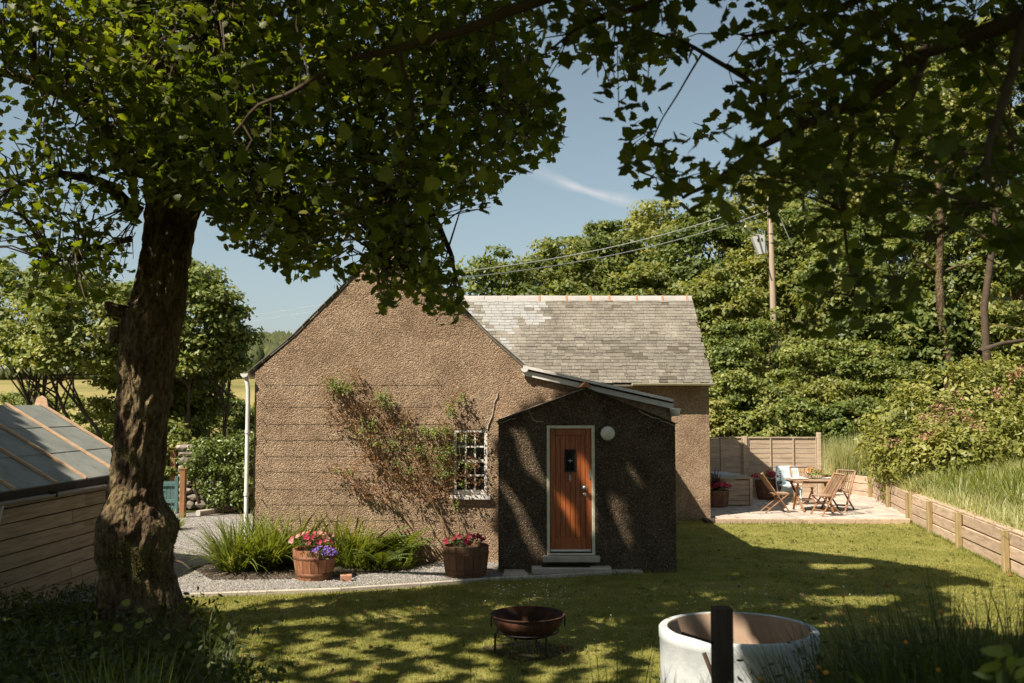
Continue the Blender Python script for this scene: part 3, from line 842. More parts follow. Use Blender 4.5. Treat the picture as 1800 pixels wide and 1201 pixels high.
for i in range(3):
    for j in range(4):
        a = ix0 + (ix1 - ix0) * i / 3; z = iz0 + (iz1 - iz0) * j / 4
        q = MB().box((a + (ix1 - ix0) / 6, fy + .012 + .001 * i, z + (iz1 - iz0) / 8), ((ix1 - ix0) / 3, .006, (iz1 - iz0) / 4), Matrix.Rotation(R(random.uniform(-.6, .6)), 3, 'X')).build('pane', M['glass']); q.parent = win
cw = MB().add([(wx0 - .05, GY + .44, wz0 - .1), (wx1 + .05, GY + .44, wz0 - .1), (wx1 + .05, GY + .44, wz1 + .1), (wx0 - .05, GY + .44, wz1 + .1)], [(0, 1, 2, 3)])
# training wires with eyes
wy = [668, 706.5, 737, 765, 794, 821, 852, 879, 907]
for k, y in enumerate(wy):
    x0, x1 = 461, (775 if k < 2 else (788 if k < 7 else 868))
    p = [at(x0 + (x1 - x0) * i / 6, y, GY - .045) + Vector((0, 0, -.008 * math.sin(math.pi * (i % 3) / 3))) for i in range(7)]
    part(MB().tube(p, .0024, 5), 'training_wire', M['wire'], cot)
    for x in (461, 575, 690, 768):
        if x <= x1:
            a = at(x, y, GY)
            part(MB().tube([a, a + Vector((0, -.055, .006)), a + Vector((.006, -.065, .0))], [.006, .006, .009], 5), 'wire_eye', M['black'], cot)

# porch
pxl, pxr = at(876, 870, PY_).x, at(1188, 870, PY_).x
pel, perr = at(876, 741, PY_), at(1189, 745, PY_)
pap = at(1030, 682, PY_)
dx0, dx1, dz1, dz0 = at(961, 850, PY_).x, at(1046, 850, PY_).x, at(1003, 748, PY_).z, at(1003, 976, PY_).z
def pz_(x): return pel.z + (pap.z - pel.z) * (x - pel.x) / (pap.x - pel.x) if x < pap.x else pap.z + (perr.z - pap.z) * (x - pap.x) / (perr.x - pap.x)
pw = MB()
PT = .28
pw.prism([(pxl, -.1), (dx0, -.1), (dx0, pz_(dx0)), (pxl, pz_(pxl))], PY_, PY_ + PT)
pw.prism([(dx0, -.1), (dx1, -.1), (dx1, dz0), (dx0, dz0)], PY_, PY_ + PT)
if dx0 < pap.x < dx1: pw.prism([(dx0, dz1), (dx1, dz1), (dx1, pz_(dx1)), (pap.x, pap.z), (dx0, pz_(dx0))], PY_, PY_ + PT)
pw.prism([(dx1, -.1), (pxr, -.1), (pxr, pz_(pxr)), (dx1, pz_(dx1))], PY_, PY_ + PT)
pw.box(((pxl + .14), (PY_ + PT + GY) / 2, pel.z / 2 - .05), (.28, GY - PY_ - PT, pel.z + .05))
pw.box(((pxr - .14), (PY_ + PT + GY) / 2, perr.z / 2 - .05), (.28, GY - PY_ - PT, perr.z + .05))
part(pw, 'porch_wall', M['harling_shaded'], cot)
# porch roof with slate verge
verge(Vector((pxl - .03, 0, pz_(pxl) - .012)), pap, .003, .035, PY_ - .05, GY - .002, 'porch_roof', M['mortar'])
verge(pap, Vector((pxr + .03, 0, pz_(pxr) - .012)), .003, .035, PY_ - .05, GY - .002, 'porch_roof', M['slate_dark'])
for a, b in ((Vector((pxl - .05, 0, pz_(pxl) - .02)), pap), (pap, Vector((pxr + .05, 0, pz_(pxr) - .02)))):
    k = int((b - a).length / .2)
    for i in range(k):
        for j in range(5):
            p = a.lerp(b, i / k); q = a.lerp(b, (i + 1) / k)
            verge(p, q, .040 + random.uniform(0, .010), .012, PY_ - .07 + j * .214 - (random.uniform(0, .015) if j == 0 else 0), PY_ - .07 + (j + 1) * .214 - .006, 'porch_slate', M['slate'] if a.x < .5 else M['slate_dark'])
verge(Vector((pxl - .03, 0, pz_(pxl) + .01)), pap + Vector((-.02, 0, -.02)), .052, .07, PY_ - .03, GY - .003, 'roof_fillet', M['fillet'])
rp_ = MB().add([(pap.x - .09, PY_ - .09, pap.z + .012), (pap.x, PY_ - .09, pap.z + .10), (pap.x + .09, PY_ - .09, pap.z + .012), (pap.x - .09, GY - .003, pap.z + .012), (pap.x, GY - .003, pap.z + .10), (pap.x + .09, GY - .003, pap.z + .012)],
               [(0, 2, 1), (0, 1, 4, 3), (1, 2, 5, 4), (3, 4, 5)])
part(rp_, 'ridge_tile', M['terracotta'], cot)
# pale repaired cracks
def crack(pts, Y, name='filled_crack', w=.012):
    P_ = [at(x, y, Y - .012) for x, y in pts]
    Q = []
    for a, b in zip(P_, P_[1:]):
        for i in range(4): Q.append(a.lerp(b, i / 4) + Vector((random.uniform(-.012, .012), 0, random.uniform(-.012, .012))))
    Q.append(P_[-1])
    part(MB().tube(Q, [w * random.uniform(.7, 1.3) for _ in Q], 5), name, M['mortar'], cot)
crack([(875, 692), (868, 715), (862, 740), (857, 755)], GY, w=.009)
crack([(931, 724), (936, 736), (944, 742), (956, 741)], PY_, w=.007)
crack([(880, 743), (895, 738), (907, 735)], PY_, w=.007)
crack([(1122, 722), (1145, 733), (1170, 742), (1187, 750)], PY_, w=.009)
# porch door
fy = PY_ + .05
df = MB(); f_ = .05
df.cbox((dx0 + f_ / 2, fy, (dz0 + dz1) / 2), (f_, .10, dz1 - dz0), .006); df.cbox((dx1 - f_ / 2, fy, (dz0 + dz1) / 2), (f_, .10, dz1 - dz0), .006)
df.cbox(((dx0 + dx1) / 2, fy, dz1 - f_ / 2), (dx1 - dx0 - 2 * f_, .10, f_), .006)
df.cbox(((dx0 + dx1) / 2, fy, dz0 + .012), (dx1 - dx0 - 2 * f_, .10, .024), .004)
part(df, 'door_frame', M['cream'], cot)
a, b = dx0 + f_ + .004, dx1 - f_ - .004; z0, z1 = dz0 + .055, dz1 - f_ - .006
dy = PY_ + .085
door = part(MB().box(((a + b) / 2, dy + .02, (z0 + z1) / 2), (b - a, .03, z1 - z0)), 'door', M['door'], cot)
def dpart(mb, name, mat, smooth=False):
    o = mb.build(name, mat, None, smooth); o.parent = door; return o
for mb_ in (MB().cbox(((a + .045), dy, (z0 + z1) / 2), (.09, .045, z1 - z0), .008), MB().cbox(((b - .045), dy, (z0 + z1) / 2), (.09, .045, z1 - z0), .008)): dpart(mb_, 'stile', M['door'])
dpart(MB().cbox(((a + b) / 2, dy, z1 - .055), (b - a - .185, .045, .11), .008), 'rail', M['door'])
dpart(MB().cbox(((a + b) / 2, dy, z0 + .10), (b - a - .185, .045, .20), .008), 'rail', M['door'])
ia, ib = a + .093, b - .093
vx0, vx1, vz0, vz1 = at(994, 800, PY_).x, at(1011, 800, PY_).x, at(1003, 829, PY_).z, at(1003, 792, PY_).z
for i in range(6):
    x0 = ia + (ib - ia) * i / 6; x1 = ia + (ib - ia) * (i + 1) / 6 - .005
    dpart(MB().cbox(((x0 + x1) / 2, dy + .003, (z0 + .2 + z1 - .11) / 2), (x1 - x0, .022, z1 - z0 - .312), .005), 'door_board', M['door'])
vf = MB()
vf.cbox(((vx0 + vx1) / 2, dy - .018, (vz0 + vz1) / 2), (vx1 - vx0 + .03, .018, vz1 - vz0 + .03), .004)
dpart(vf, 'vision_panel', M['black'])
dpart(MB().box(((vx0 + vx1) / 2, dy - .028, (vz0 + vz1) / 2), (vx1 - vx0 - .02, .004, vz1 - vz0 - .02)), 'pane', M['glass'])
q = MB(); cxx, czz = (vx0 + vx1) / 2, (vz0 + vz1) / 2
q.box((cxx, dy - .033, czz), (.075, .005, .010)); q.box((cxx, dy - .0395, czz), (.010, .005, .06))
dpart(q, 'glazing_cross', M['metal'])
def lathe_y(prof, c, n=14):
    m2 = MB().lathe(prof, (0, 0, 0), n); m2.v = [(c[0] + x, c[1] - z, c[2] + y) for x, y, z in m2.v]; return m2
k_ = at(1002.5, 843, PY_)
q = lathe_y([(0, 0), (.022, 0), (.022, .012), (.012, .02), (0, .02)], (k_.x, dy - .01, k_.z + .05))
q.tube([(k_.x, dy - .025, k_.z + .05), (k_.x + .012, dy - .04, k_.z), (k_.x, dy - .04, k_.z - .06), (k_.x - .012, dy - .04, k_.z), (k_.x, dy - .025, k_.z + .05)], .008, 6)
dpart(q, 'door_knocker', M['metal'], True)
k_ = at(1027.5, 858, PY_)
q = lathe_y([(0, 0), (.045, 0), (.045, .01), (.018, .014), (.018, .05), (.036, .065), (.040, .085), (.028, .10), (0, .104)], (k_.x, dy - .022, k_.z), 18)
dpart(q, 'door_knob', M['metal'], True)
q = lathe_y([(0, 0), (.030, 0), (.030, .01), (0, .014)], (k_.x, dy - .022, at(1027, 870, PY_).z), 14)
dpart(q, 'lock_plate', M['metal'], True)
k_ = at(1038, 834, PY_)
dpart(MB().cbox((k_.x, dy - .03, k_.z), (.035, .02, .13), .006), 'latch', M['metal'])
dpart(MB().box(((a + b) / 2, dy - .03, z0 + .012), (b - a - .02, .03, .03)), 'weather_bar', M['white'])
k_ = at(1068, 762, PY_)
q = lathe_y([(0.10, 0), (.112, 0), (.118, .02), (.118, .035)], (k_.x, PY_ - .001, k_.z), 28)
lmp = part(q, 'lamp_base', M['white'], cot, True)
q = lathe_y([(.114, .030), (.112, .06), (.10, .085), (.07, .098), (0, .104)], (k_.x, PY_ - .001, k_.z), 28)
o = q.build('lamp_shade', M['lamp'], None, True); o.parent = lmp
# step, sill and paving stones by the door
part(MB().cbox(((dx0 + dx1) / 2, PY_ - .06, dz0 - .05), (dx1 - dx0 + .12, .16, .09), .012), 'door_sill', M['mortar'], cot)
st = [((930, 1009), (1070, 1004), .10), ]
c1 = gr(935, 1011); c2 = gr(1072, 1006)
stp = MB().cbox(((c1.x + c2.x) / 2, c1.y + .17, .055), (c2.x - c1.x, .34, .10), .014).build('door_step', M['slab'], label='long low stone step under the orange door', category='step')
matt = MB().cbox(((c1.x + c2.x) / 2 - .08, c1.y + .20, .113), (.75, .24, .014), .004).build('door_mat', M['black'], label='dark doormat lying on the stone step', category='doormat')
for (p_, q_, lab) in (((884, 1017), (930, 1000), 'flat paving stone left of the door step beside the barrel'), ((1078, 1010), (1118, 993), 'slanted paving stone right of the door step at the lawn edge')):
    a_, b_ = gr(*p_), gr(*q_)
    mb = MB()
    pts = [(a_.x, a_.y), (b_.x - .02, a_.y + .03), (b_.x - .12, b_.y), (a_.x + .03, b_.y - .02)]
    if p_[0] > 1000: pts = [(a_.x, a_.y), (b_.x, a_.y + .03), (b_.x - .18, b_.y), (a_.x - .15, b_.y)]
    vs_ = [(x, y, 0) for x, y in pts] + [(x, y, .045) for x, y in pts]
    mb.add(vs_, [(0, 3, 2, 1), (4, 5, 6, 7), (0, 1, 5, 4), (1, 2, 6, 5), (2, 3, 7, 6), (3, 0, 4, 7)]).build('paving_stone', M['slab'], label=lab, category='paving stone', group='paving stones by the door')

# ------------------------------------------------------------------ the shed on the left
def SX(Y, off=0.0): return -6.25 + .04 * (Y - 12.57) + off
SY0, SY1, SE, SRZ = 8.2, 16.7, 1.57, 2.64
shed = thing('timber_shed', 'low weathered timber shed with green felt roof and pale battens', 'shed', (-7.5, 12, 0))
def roofpt(Y, t, up=0.0): return Vector((SX(Y) - 1.79 * t, Y, SE + (SRZ - SE) * t + up))
laps = [(0.0, .345), (.335, .68), (.67, 1.0)]
for i, (a, b) in enumerate(laps):
    mb = MB()
    for Y0, Y1 in ((SY0, SY1),):
        u = .012 * (1 - 0) ; z = .004 + .000 * i
        q = [roofpt(Y0, a, .016 - .0), roofpt(Y1, a, .016), roofpt(Y1, b, .006), roofpt(Y0, b, .006)]
        lo = [p - Vector((0, 0, .018)) for p in q]
        mb.add(lo + q, [(4, 5, 6, 7), (3, 2, 1, 0), (0, 1, 5, 4), (1, 2, 6, 5), (2, 3, 7, 6), (3, 0, 4, 7)])
    part(mb, 'roof_felt', M['felt'], shed)
back = MB().add([Vector((SX(Y) - 1.79 * (2 - t), Y, SE + (SRZ - SE) * t)) for Y, t in ((SY0, 1), (SY1, 1), (SY1, 0), (SY0, 0))], [(0, 1, 2, 3)])
part(back, 'back_roof', M['felt'], shed)
for Y in (9.3, 10.35, 11.48, 12.57, 13.62, 14.5, 15.6, 16.66):
    part(MB().beam(roofpt(Y, -.01, .035), roofpt(Y, 1.0, .035), .05, .04, ch=.005), 'roof_batten', M['batten'], shed)
fp = roofpt(16.66, 1.0)
q = MB(); q.prism([(fp.x - .13, fp.z - .04), (fp.x + .11, fp.z - .03), (fp.x + .08, fp.z + .11), (fp.x, fp.z + .17), (fp.x - .09, fp.z + .12)], 16.70, 16.725)
part(q, 'gable_finial', M['batten'], shed)
part(MB().beam(roofpt(SY0, 0, -.05) + Vector((.012, 0, 0)), roofpt(SY1, 0, -.05) + Vector((.012, 0, 0)), .022, .11, ch=.004), 'fascia_board', M['old_post'], shed)
q = MB(); gutter(q, roofpt(SY0, 0, -.09) + Vector((.09, 0, 0)), roofpt(SY1 - .3, 0, -.11) + Vector((.09, 0, 0)), .05); part(q, 'gutter', M['lead'], shed)
for Y in (9.9, 11.7, 13.4, 15.1):
    p = roofpt(Y, 0, -.09) + Vector((.09, 0, 0)); part(MB().box(p + Vector((0, 0, -.02)), (.115, .03, .075)), 'gutter_bracket', M['old_post'], shed)
p = roofpt(12.15, 0, -.12) + Vector((.09, 0, 0))
part(MB().tube([p, p + Vector((-.03, 0, -.12)), p + Vector((-.05, 0, -.22)), Vector((p.x - .05, p.y, .02))], .034, 10), 'downpipe', M['box_grey'], shed, True)
for j in range(8):
    z = 1.36 - j * .195
    ys2 = [SY0, 10.1 + .3 * (j % 3), 12.35, 12.35 + 2.0 + .35 * (j % 2), SY1 - .05]
    for a, b in zip(ys2, ys2[1:]):
        off = -.10 + random.uniform(-.006, .006)
        mb = MB(); tl = random.uniform(-.004, .004)
        A = [Vector((SX(a, off) - .02, a, z - .0)), Vector((SX(b, off) - .02, b - .006, z + tl)), Vector((SX(b, off) - .02, b - .006, z + .176 + tl)), Vector((SX(a, off) - .02, a, z + .176))]
        Bq = [A[0] + Vector((.034, 0, 0)), A[1] + Vector((.034, 0, 0)), A[2] + Vector((.020, 0, 0)), A[3] + Vector((.020, 0, 0))]
        mb.add(A + Bq, [(3, 2, 1, 0), (4, 5, 6, 7), (0, 1, 5, 4), (1, 2, 6, 5), (2, 3, 7, 6), (3, 0, 4, 7)])
        part(mb, 'wall_board', M['plank'], shed)
mb = MB(); X0 = SX(SY1) - .12; X1 = X0 - 3.34
mb.add([(X0, SY1 - .08, -.05), (X1, SY1 - .08, -.05), (X1, SY1 - .08, SE - .05), ((X0 + X1) / 2, SY1 - .08, SRZ - .05), (X0, SY1 - .08, SE - .05)], [(0, 1, 2, 3, 4)])
part(mb, 'end_wall', M['plank'], shed)
part(MB().box((SX(12.5) - .16, 12.4, .74), (.04, 8.3, 1.48), Matrix.Rotation(-math.atan(.04), 3, 'Z')), 'wall_lining', M['old_post'], shed)

# ------------------------------------------------------------------ patio
pat_f, PZ = 22.45, .10
pat = thing('stone_patio', 'raised pale flagstone patio with timber front edge beside the cottage', 'patio', (7, 26, 0))
part(MB().box((6.95, 26.4, .02), (5.2, 7.8, .10)), 'patio_bed', M['soil'], pat)
MB()
y = pat_f + .14
ri = 0
while y < 30.0:
    dep = random.choice((.42, .5, .6))
    xr = 9.0 + (y - 22.4) * .18 + .3
    x = 4.44 if y < 27.8 else 4.44
    if y < MY + .05: x = 4.66
    while x < xr:
        w = random.choice((.45, .6, .75, .9))
        x1 = min(x + w, xr)
        if x1 - x > .2 and y + dep < 30.2:
            z = PZ + random.uniform(-.008, .008)
            r_ = Matrix.Rotation(R(random.uniform(-.7, .7)), 3, 'X') @ Matrix.Rotation(R(random.uniform(-.7, .7)), 3, 'Y')
            part(MB().cbox(((x + x1) / 2, y + dep / 2, z - .02), (x1 - x - .03, dep - .03, .05), .012, r_), 'flagstone', M['slab'], pat)
        x = x1
    y += dep
for x0, x1 in ((4.56, 6.5), (6.51, 8.9)):
    part(MB().cbox(((x0 + x1) / 2, pat_f + .05, .045), (x1 - x0, .07, .13), .008), 'edging_board', M['sleeper'], pat)

# retaining wall of sleepers and posts
def wall_run(a, b, h0, label, n=None, group='timber retaining walls'):
    t = thing('retaining_wall', label, 'retaining wall', a, group)
    return t
rw = thing('retaining_wall', 'long pale timber sleeper retaining wall holding back the grassy bank at the right', 'retaining wall', WALLP[2])
def seg(a, b, z0=.0, h=.64, n=3, endpost=True):
    a, b = Vector(a), Vector(b); d = (b - a); L = d.length; d.normalize(); s_ = Vector((-d.y, d.x, 0))
    if (Vector((0, 0, 0)) - a).dot(s_) < 0: s_ = -s_        # towards the lawn
    hh = h / n
    for i in range(n):
        off = random.uniform(-.012, .012); zz = z0 + i * hh
        p = a + s_ * (-.03 + off) + Vector((0, 0, zz + hh / 2)); q = b + s_ * (-.03 + off + random.uniform(-.012, .012)) + Vector((0, 0, zz + hh / 2 + random.uniform(-.008, .008)))
        part(MB().beam(p, q, .07, hh - .014, ch=.012), 'sleeper', M['sleeper'], rw)
    p = a - s_ * .05 + Vector((0, 0, z0 + h + .008)); q = b - s_ * .05 + Vector((0, 0, z0 + h + .008))
    if endpost: post(b, s_, z0 + h + .02)
def post(p, s_, top, w=.10):
    part(MB().cbox(p + s_ * .06 + Vector((0, 0, top / 2 - .05)), (w, w, top + .10), .012), 'wall_post', M['post'], rw)
wa, wb = WALLP[1], WALLP[2]
dd = (wb - wa)
cuts = [0, .295, .625, 1.0]
xpx = [1783, 1690, 1641, 1602]
prev = WALLP[0]
def on_wall(px):                              # where the line of sight of a post crosses the wall's line
    best = min((abs(float(proj([tuple(wa.lerp(wb, t / 400))])[0][0]) - px), t / 400) for t in range(401)); return wa.lerp(wb, best[1])
A = WALLP[0]
ex_ = [A, A.lerp(wa, .42), A.lerp(wa, .75)]
pts_w = [ex_[0], ex_[1], on_wall(1775), on_wall(1692), on_wall(1640), wb]
for a, b in zip(pts_w, pts_w[1:]): seg(a, b)
post(wb + Vector((-.02, -.12, 0)), Vector((0, 0, 0)), .72, .11)
c3, c4 = WALLP[3], WALLP[4]
mid = wb.lerp(c3, .48)
seg(wb, mid, .0, .66); seg(mid, c3, .0, .68); seg(c3, c4, .0, .66)
# capping showing as pale top faces
for a, b in zip(pts_w, pts_w[1:]):
    d = (b - a).normalized(); s_ = Vector((d.y, -d.x, 0))
    if s_.x < 0: s_ = -s_
    part(MB().beam(a + s_ * .10 + Vector((0, 0, .652)), b + s_ * .10 + Vector((0, 0, .652 + random.uniform(-.01, .01))), .16, .035, ch=.008), 'wall_cap', M['sleeper'], rw)

# fence behind the patio
FY = 27.9
f_l, f_m, f_r = at(1246, 800, FY).x, at(1309, 800, FY).x, at(1439, 800, FY).x
ftop = at(1370, 768, FY).z
fen = thing('panel_fence', 'pale horizontal board panel fence behind the patio', 'fence', (f_m, FY, 0))
for x, tp, w in ((f_m, ftop + .02, .12), (f_r, at(1439, 760, FY).z, .11), (f_l - .9, ftop, .1)):
    part(MB().cbox((x, FY - .03, tp / 2), (w, .11, tp), .012), 'fence_post', M['fence'], fen)
for x0, x1 in ((f_l - .84, f_m - .065), (f_m + .065, f_r - .06)):
    nb = 12
    for i in range(nb):
        z0 = .14 + (ftop - .2) * i / nb; z1 = .14 + (ftop - .2) * (i + 1) / nb
        tl = random.uniform(-.004, .004)
        mb = MB()
        A = [(x0, FY, z0), (x1, FY, z0 + tl), (x1, FY - .004, z1 + .016 + tl), (x0, FY - .004, z1 + .016)]
        Bq = [(x, y_ - .018 + (.012 if k > 1 else 0), z) for k, (x, y_, z) in enumerate(A)]
        mb.add(A + Bq, [(0, 1, 2, 3), (7, 6, 5, 4), (4, 5, 1, 0), (5, 6, 2, 1), (6, 7, 3, 2), (7, 4, 0, 3)])
        part(mb, 'fence_board', M['fence'], fen)
    part(MB().cbox(((x0 + x1) / 2, FY - .022, ftop - .02), (x1 - x0, .05, .035), .005), 'fence_rail', M['fence'], fen)
    part(MB().cbox(((x0 + x1) / 2, FY - .022, .11), (x1 - x0, .05, .05), .005), 'fence_rail', M['fence'], fen)
    kk = max(1, round((x1 - x0) / .68))
    for i in range(kk + 1):
        x = x0 + .02 + (x1 - x0 - .04) * i / kk
        part(MB().cbox((x, FY - .036, (ftop) / 2 + .05), (.035, .03, ftop - .18), .005), 'fence_batten', M['fence'], fen)

# ------------------------------------------------------------------ garden furniture
def make_chair(w=.46):
    """local: the sitter faces +x; the base is at the origin"""
    t = thing('folding_chair', '', 'chair', worldly=False)
    def p_(mb, name, mat=M['teak']):
        o = mb.build(name, mat); o.parent = t; return o
    bt, ft = Vector((-.40, 0, .92)), Vector((.24, 0, 0))       # long rail: back top to front foot
    sf, rf = Vector((.22, 0, .44)), Vector((-.34, 0, 0))       # short rail: seat front to rear foot
    for s_ in (-1, 1):
        y = Vector((0, s_ * w / 2, 0)); y2 = Vector((0, s_ * (w / 2 - .03), 0))
        p_(MB().beam(bt + y, ft + y, .024, .045, up=(0, 1, 0)), 'leg'); p_(MB().beam(sf + y2, rf + y2, .024, .04, up=(0, 1, 0)), 'leg')
        p_(MB().beam(sf + y2 + Vector((.02, 0, 0)), Vector((-.14, y2.y, .42)), .022, .035, up=(0, 1, 0)), 'seat_rail')
    for i in range(6):
        x = -.14 + .36 * i / 5.5
        p_(MB().cbox((x + .03, 0, .452), (.05, w - .08, .016), .004), 'seat_slat', M['teak_pale'])
    d = (ft - bt).normalized()
    p_(MB().beam(bt + Vector((0, -w / 2, 0)), bt + Vector((0, w / 2, 0)), .06, .026, up=tuple(d)), 'top_rail', M['teak_pale'])
    lo = bt + d * .56
    p_(MB().beam(lo + Vector((0, -w / 2, 0)), lo + Vector((0, w / 2, 0)), .04, .024, up=tuple(d)), 'lower_rail')
    for i in range(8):
        y = -w / 2 + .045 + (w - .09) * i / 7
        p_(MB().beam(bt + d * .03 + Vector((0, y, 0)), lo + Vector((0, y, 0)), .026, .012, up=(0, 1, 0)), 'back_slat', M['teak_pale'] if i % 2 else M['teak'])
    for q in (ft - d * .14, rf.lerp(sf, .22)):
        yy = w / 2 - .02
        p_(MB().tube([q + Vector((0, -yy, 0)), q + Vector((0, yy, 0))], .012, 6), 'stretcher')
    return t
chair0 = make_chair()
read_kids()
def gp(px, py): v = gr(px, py, PZ + .015); return v
spots = [(gp(1366, 900), R(2), 'wooden folding chair with its back to the fence post, left of the patio table'),
         (gp(1451, 905), R(196), 'wooden folding chair pulled up at the right front of the patio table'),
         (gp(1477, 896), R(228), 'tallest looking slatted folding chair, farthest right on the patio'),
         (gp(1412, 886), R(268), 'wooden folding chair tucked in behind the patio table')]
for i, (p, a, lab) in enumerate(spots):
    c = chair0 if i == 0 else copy_tree(chair0)
    c.location = p; c.rotation_euler = (0, 0, a); c['label'] = lab; c['category'] = 'chair'; c['group'] = 'wooden folding chairs on the patio'
# table
tp = gp(1427, 897); TH = .74
tab = thing('garden_table', 'octagonal slatted teak garden table with crossed legs on the patio', 'table', tp)
R_ = .62
for i in range(11):
    y0 = -R_ + 2 * R_ * i / 11; y1 = y0 + 2 * R_ / 11 - .008; ym = max(abs(y0), abs(y1))
    hw = R_ * .96 if ym < R_ * .45 else R_ * (.96 - .62 * (ym - R_ * .45) / (R_ * .55))
    part(MB().cbox((tp.x, tp.y + (y0 + y1) / 2, tp.z + TH), (2 * hw, y1 - y0, .022), .005), 'table_slat', M['teak_pale'], tab)
part(MB().cbox((tp.x, tp.y - .40, tp.z + TH - .04), (.98, .03, .055), .005), 'apron', M['teak'], tab)
part(MB().cbox((tp.x, tp.y + .40, tp.z + TH - .04), (.98, .03, .055), .005), 'apron', M['teak'], tab)
part(MB().cbox((tp.x - .50, tp.y, tp.z + TH - .04), (.03, .74, .055), .005), 'apron', M['teak'], tab)
part(MB().cbox((tp.x + .50, tp.y, tp.z + TH - .04), (.03, .74, .055), .005), 'apron', M['teak'], tab)
for s_ in (-1, 1):
    for a, b in ((-.38, .36), (.36, -.38)):
        part(MB().beam((tp.x + s_ * .42, tp.y + a, tp.z + TH - .04), (tp.x + s_ * .34 + (.05 if a > 0 else 0), tp.y + b, tp.z), .03, .05, up=(1, 0, 0)), 'leg', M['teak'], tab)
part(MB().cbox((tp.x, tp.y, tp.z + .17), (.74, .05, .03), .005), 'stretcher', M['teak'], tab)
for x0, y0, w, d_, lab in ((-.33, -.05, .42, .34, 'pale cloth spread over the left side of the patio table'), (.42, .05, .36, .30, 'folded pale cloth hanging at the right side of the patio table')):
    mb = MB(); n = 8
    for j in range(n + 1):
        for i in range(n + 1):
            x = x0 + w * (i / n - .5); yy = y0 + d_ * (j / n - .5)
            mb.v.append((tp.x + x, tp.y + yy, tp.z + TH + .018 + .022 * abs(noise.noise(Vector((x * 7, yy * 7, w * 9)))) + .01))
    for j in range(n):
        for i in range(n): mb.f.append([j * (n + 1) + i, j * (n + 1) + i + 1, (j + 1) * (n + 1) + i + 1, (j + 1) * (n + 1) + i]); mb.mi.append(0)
    mb.build('table_cloth', M['cloth'], smooth=True, label=lab, category='cloth')
# moulded armchair
ac = gp(1388, 880)
arm = thing('garden_armchair', 'pale blue resin garden armchair with a perforated side behind the table', 'armchair', ac)
mb = MB(); N_ = 18
for j in range(7):
    z = .12 + .78 * j / 6
    for i in range(N_ + 1):
        a = math.pi * (.0 + 1.0 * i / N_)
        rr = .33 + .05 * (j / 6)
        hgt = 1.0 if .18 < i / N_ < .82 else .62
        mb.v.append((ac.x + math.cos(a) * rr, ac.y + math.sin(a) * rr * .9, ac.z + min(z, .12 + .78 * hgt)))
for j in range(6):
    for i in range(N_): mb.f.append([j * (N_ + 1) + i, j * (N_ + 1) + i + 1, (j + 1) * (N_ + 1) + i + 1, (j + 1) * (N_ + 1) + i]); mb.mi.append(0)
bk = part(mb, 'backrest', M['blue_white'], arm, True)
md = bk.modifiers.new('solid', 'SOLIDIFY'); md.thickness = .025
part(MB().cbox((ac.x, ac.y - .02, ac.z + .40), (.50, .50, .04), .015), 'seat', M['blue_white'], arm)
for sx in (-1, 1):
    for sy in (-1, 1): part(MB().tube([(ac.x + sx * .22, ac.y + sy * .2, ac.z + .4), (ac.x + sx * .25, ac.y + sy * .22, ac.z)], .018, 8), 'leg', M['blue_white'], arm)
for i in range(10):
    part(MB().box((ac.x - .19, ac.y + .195 - .028, ac.z + .30 + i * .05), (.045, .012, .022)), 'slot', M['black'], arm)
# storage box with cushion
BY = 25.45
bx0, bx1 = at(1262, 880, BY).x, at(1321, 880, BY).x
box = thing('storage_bench', 'boarded timber storage box with grey cushion top against the fence', 'storage box', ((bx0 + bx1) / 2, BY + .8, .1))
bh = at(1300, 841, BY).z
for i in range(5):
    z0 = .12 + (bh - .16) * i / 5; z1 = .12 + (bh - .16) * (i + 1) / 5 - .008
    part(MB().cbox(((bx0 + bx1) / 2, BY + .02, (z0 + z1) / 2), (bx1 - bx0, .03, z1 - z0), .006), 'box_board', M['fence'], box)
    part(MB().cbox((bx1 - .015, BY + .85, (z0 + z1) / 2), (.03, 1.58, z1 - z0), .006), 'box_board', M['fence'], box)
part(MB().cbox(((bx0 + bx1) / 2, BY + .84, bh), (bx1 - bx0 + .08, 1.72, .04), .01), 'lid', M['fence'], box)
part(MB().cbox((bx1 - .01, BY - .01, bh / 2 + .05), (.07, .05, bh - .1), .006), 'corner_post', M['fence'], box)
MB().cbox(((bx0 + bx1) / 2 - .12, BY + .9, bh + .045), (bx1 - bx0 - .34, 1.2, .05), .02).build('seat_cushion', M['cushion'], label='flat grey cushion lying on the storage box lid', category='cushion')

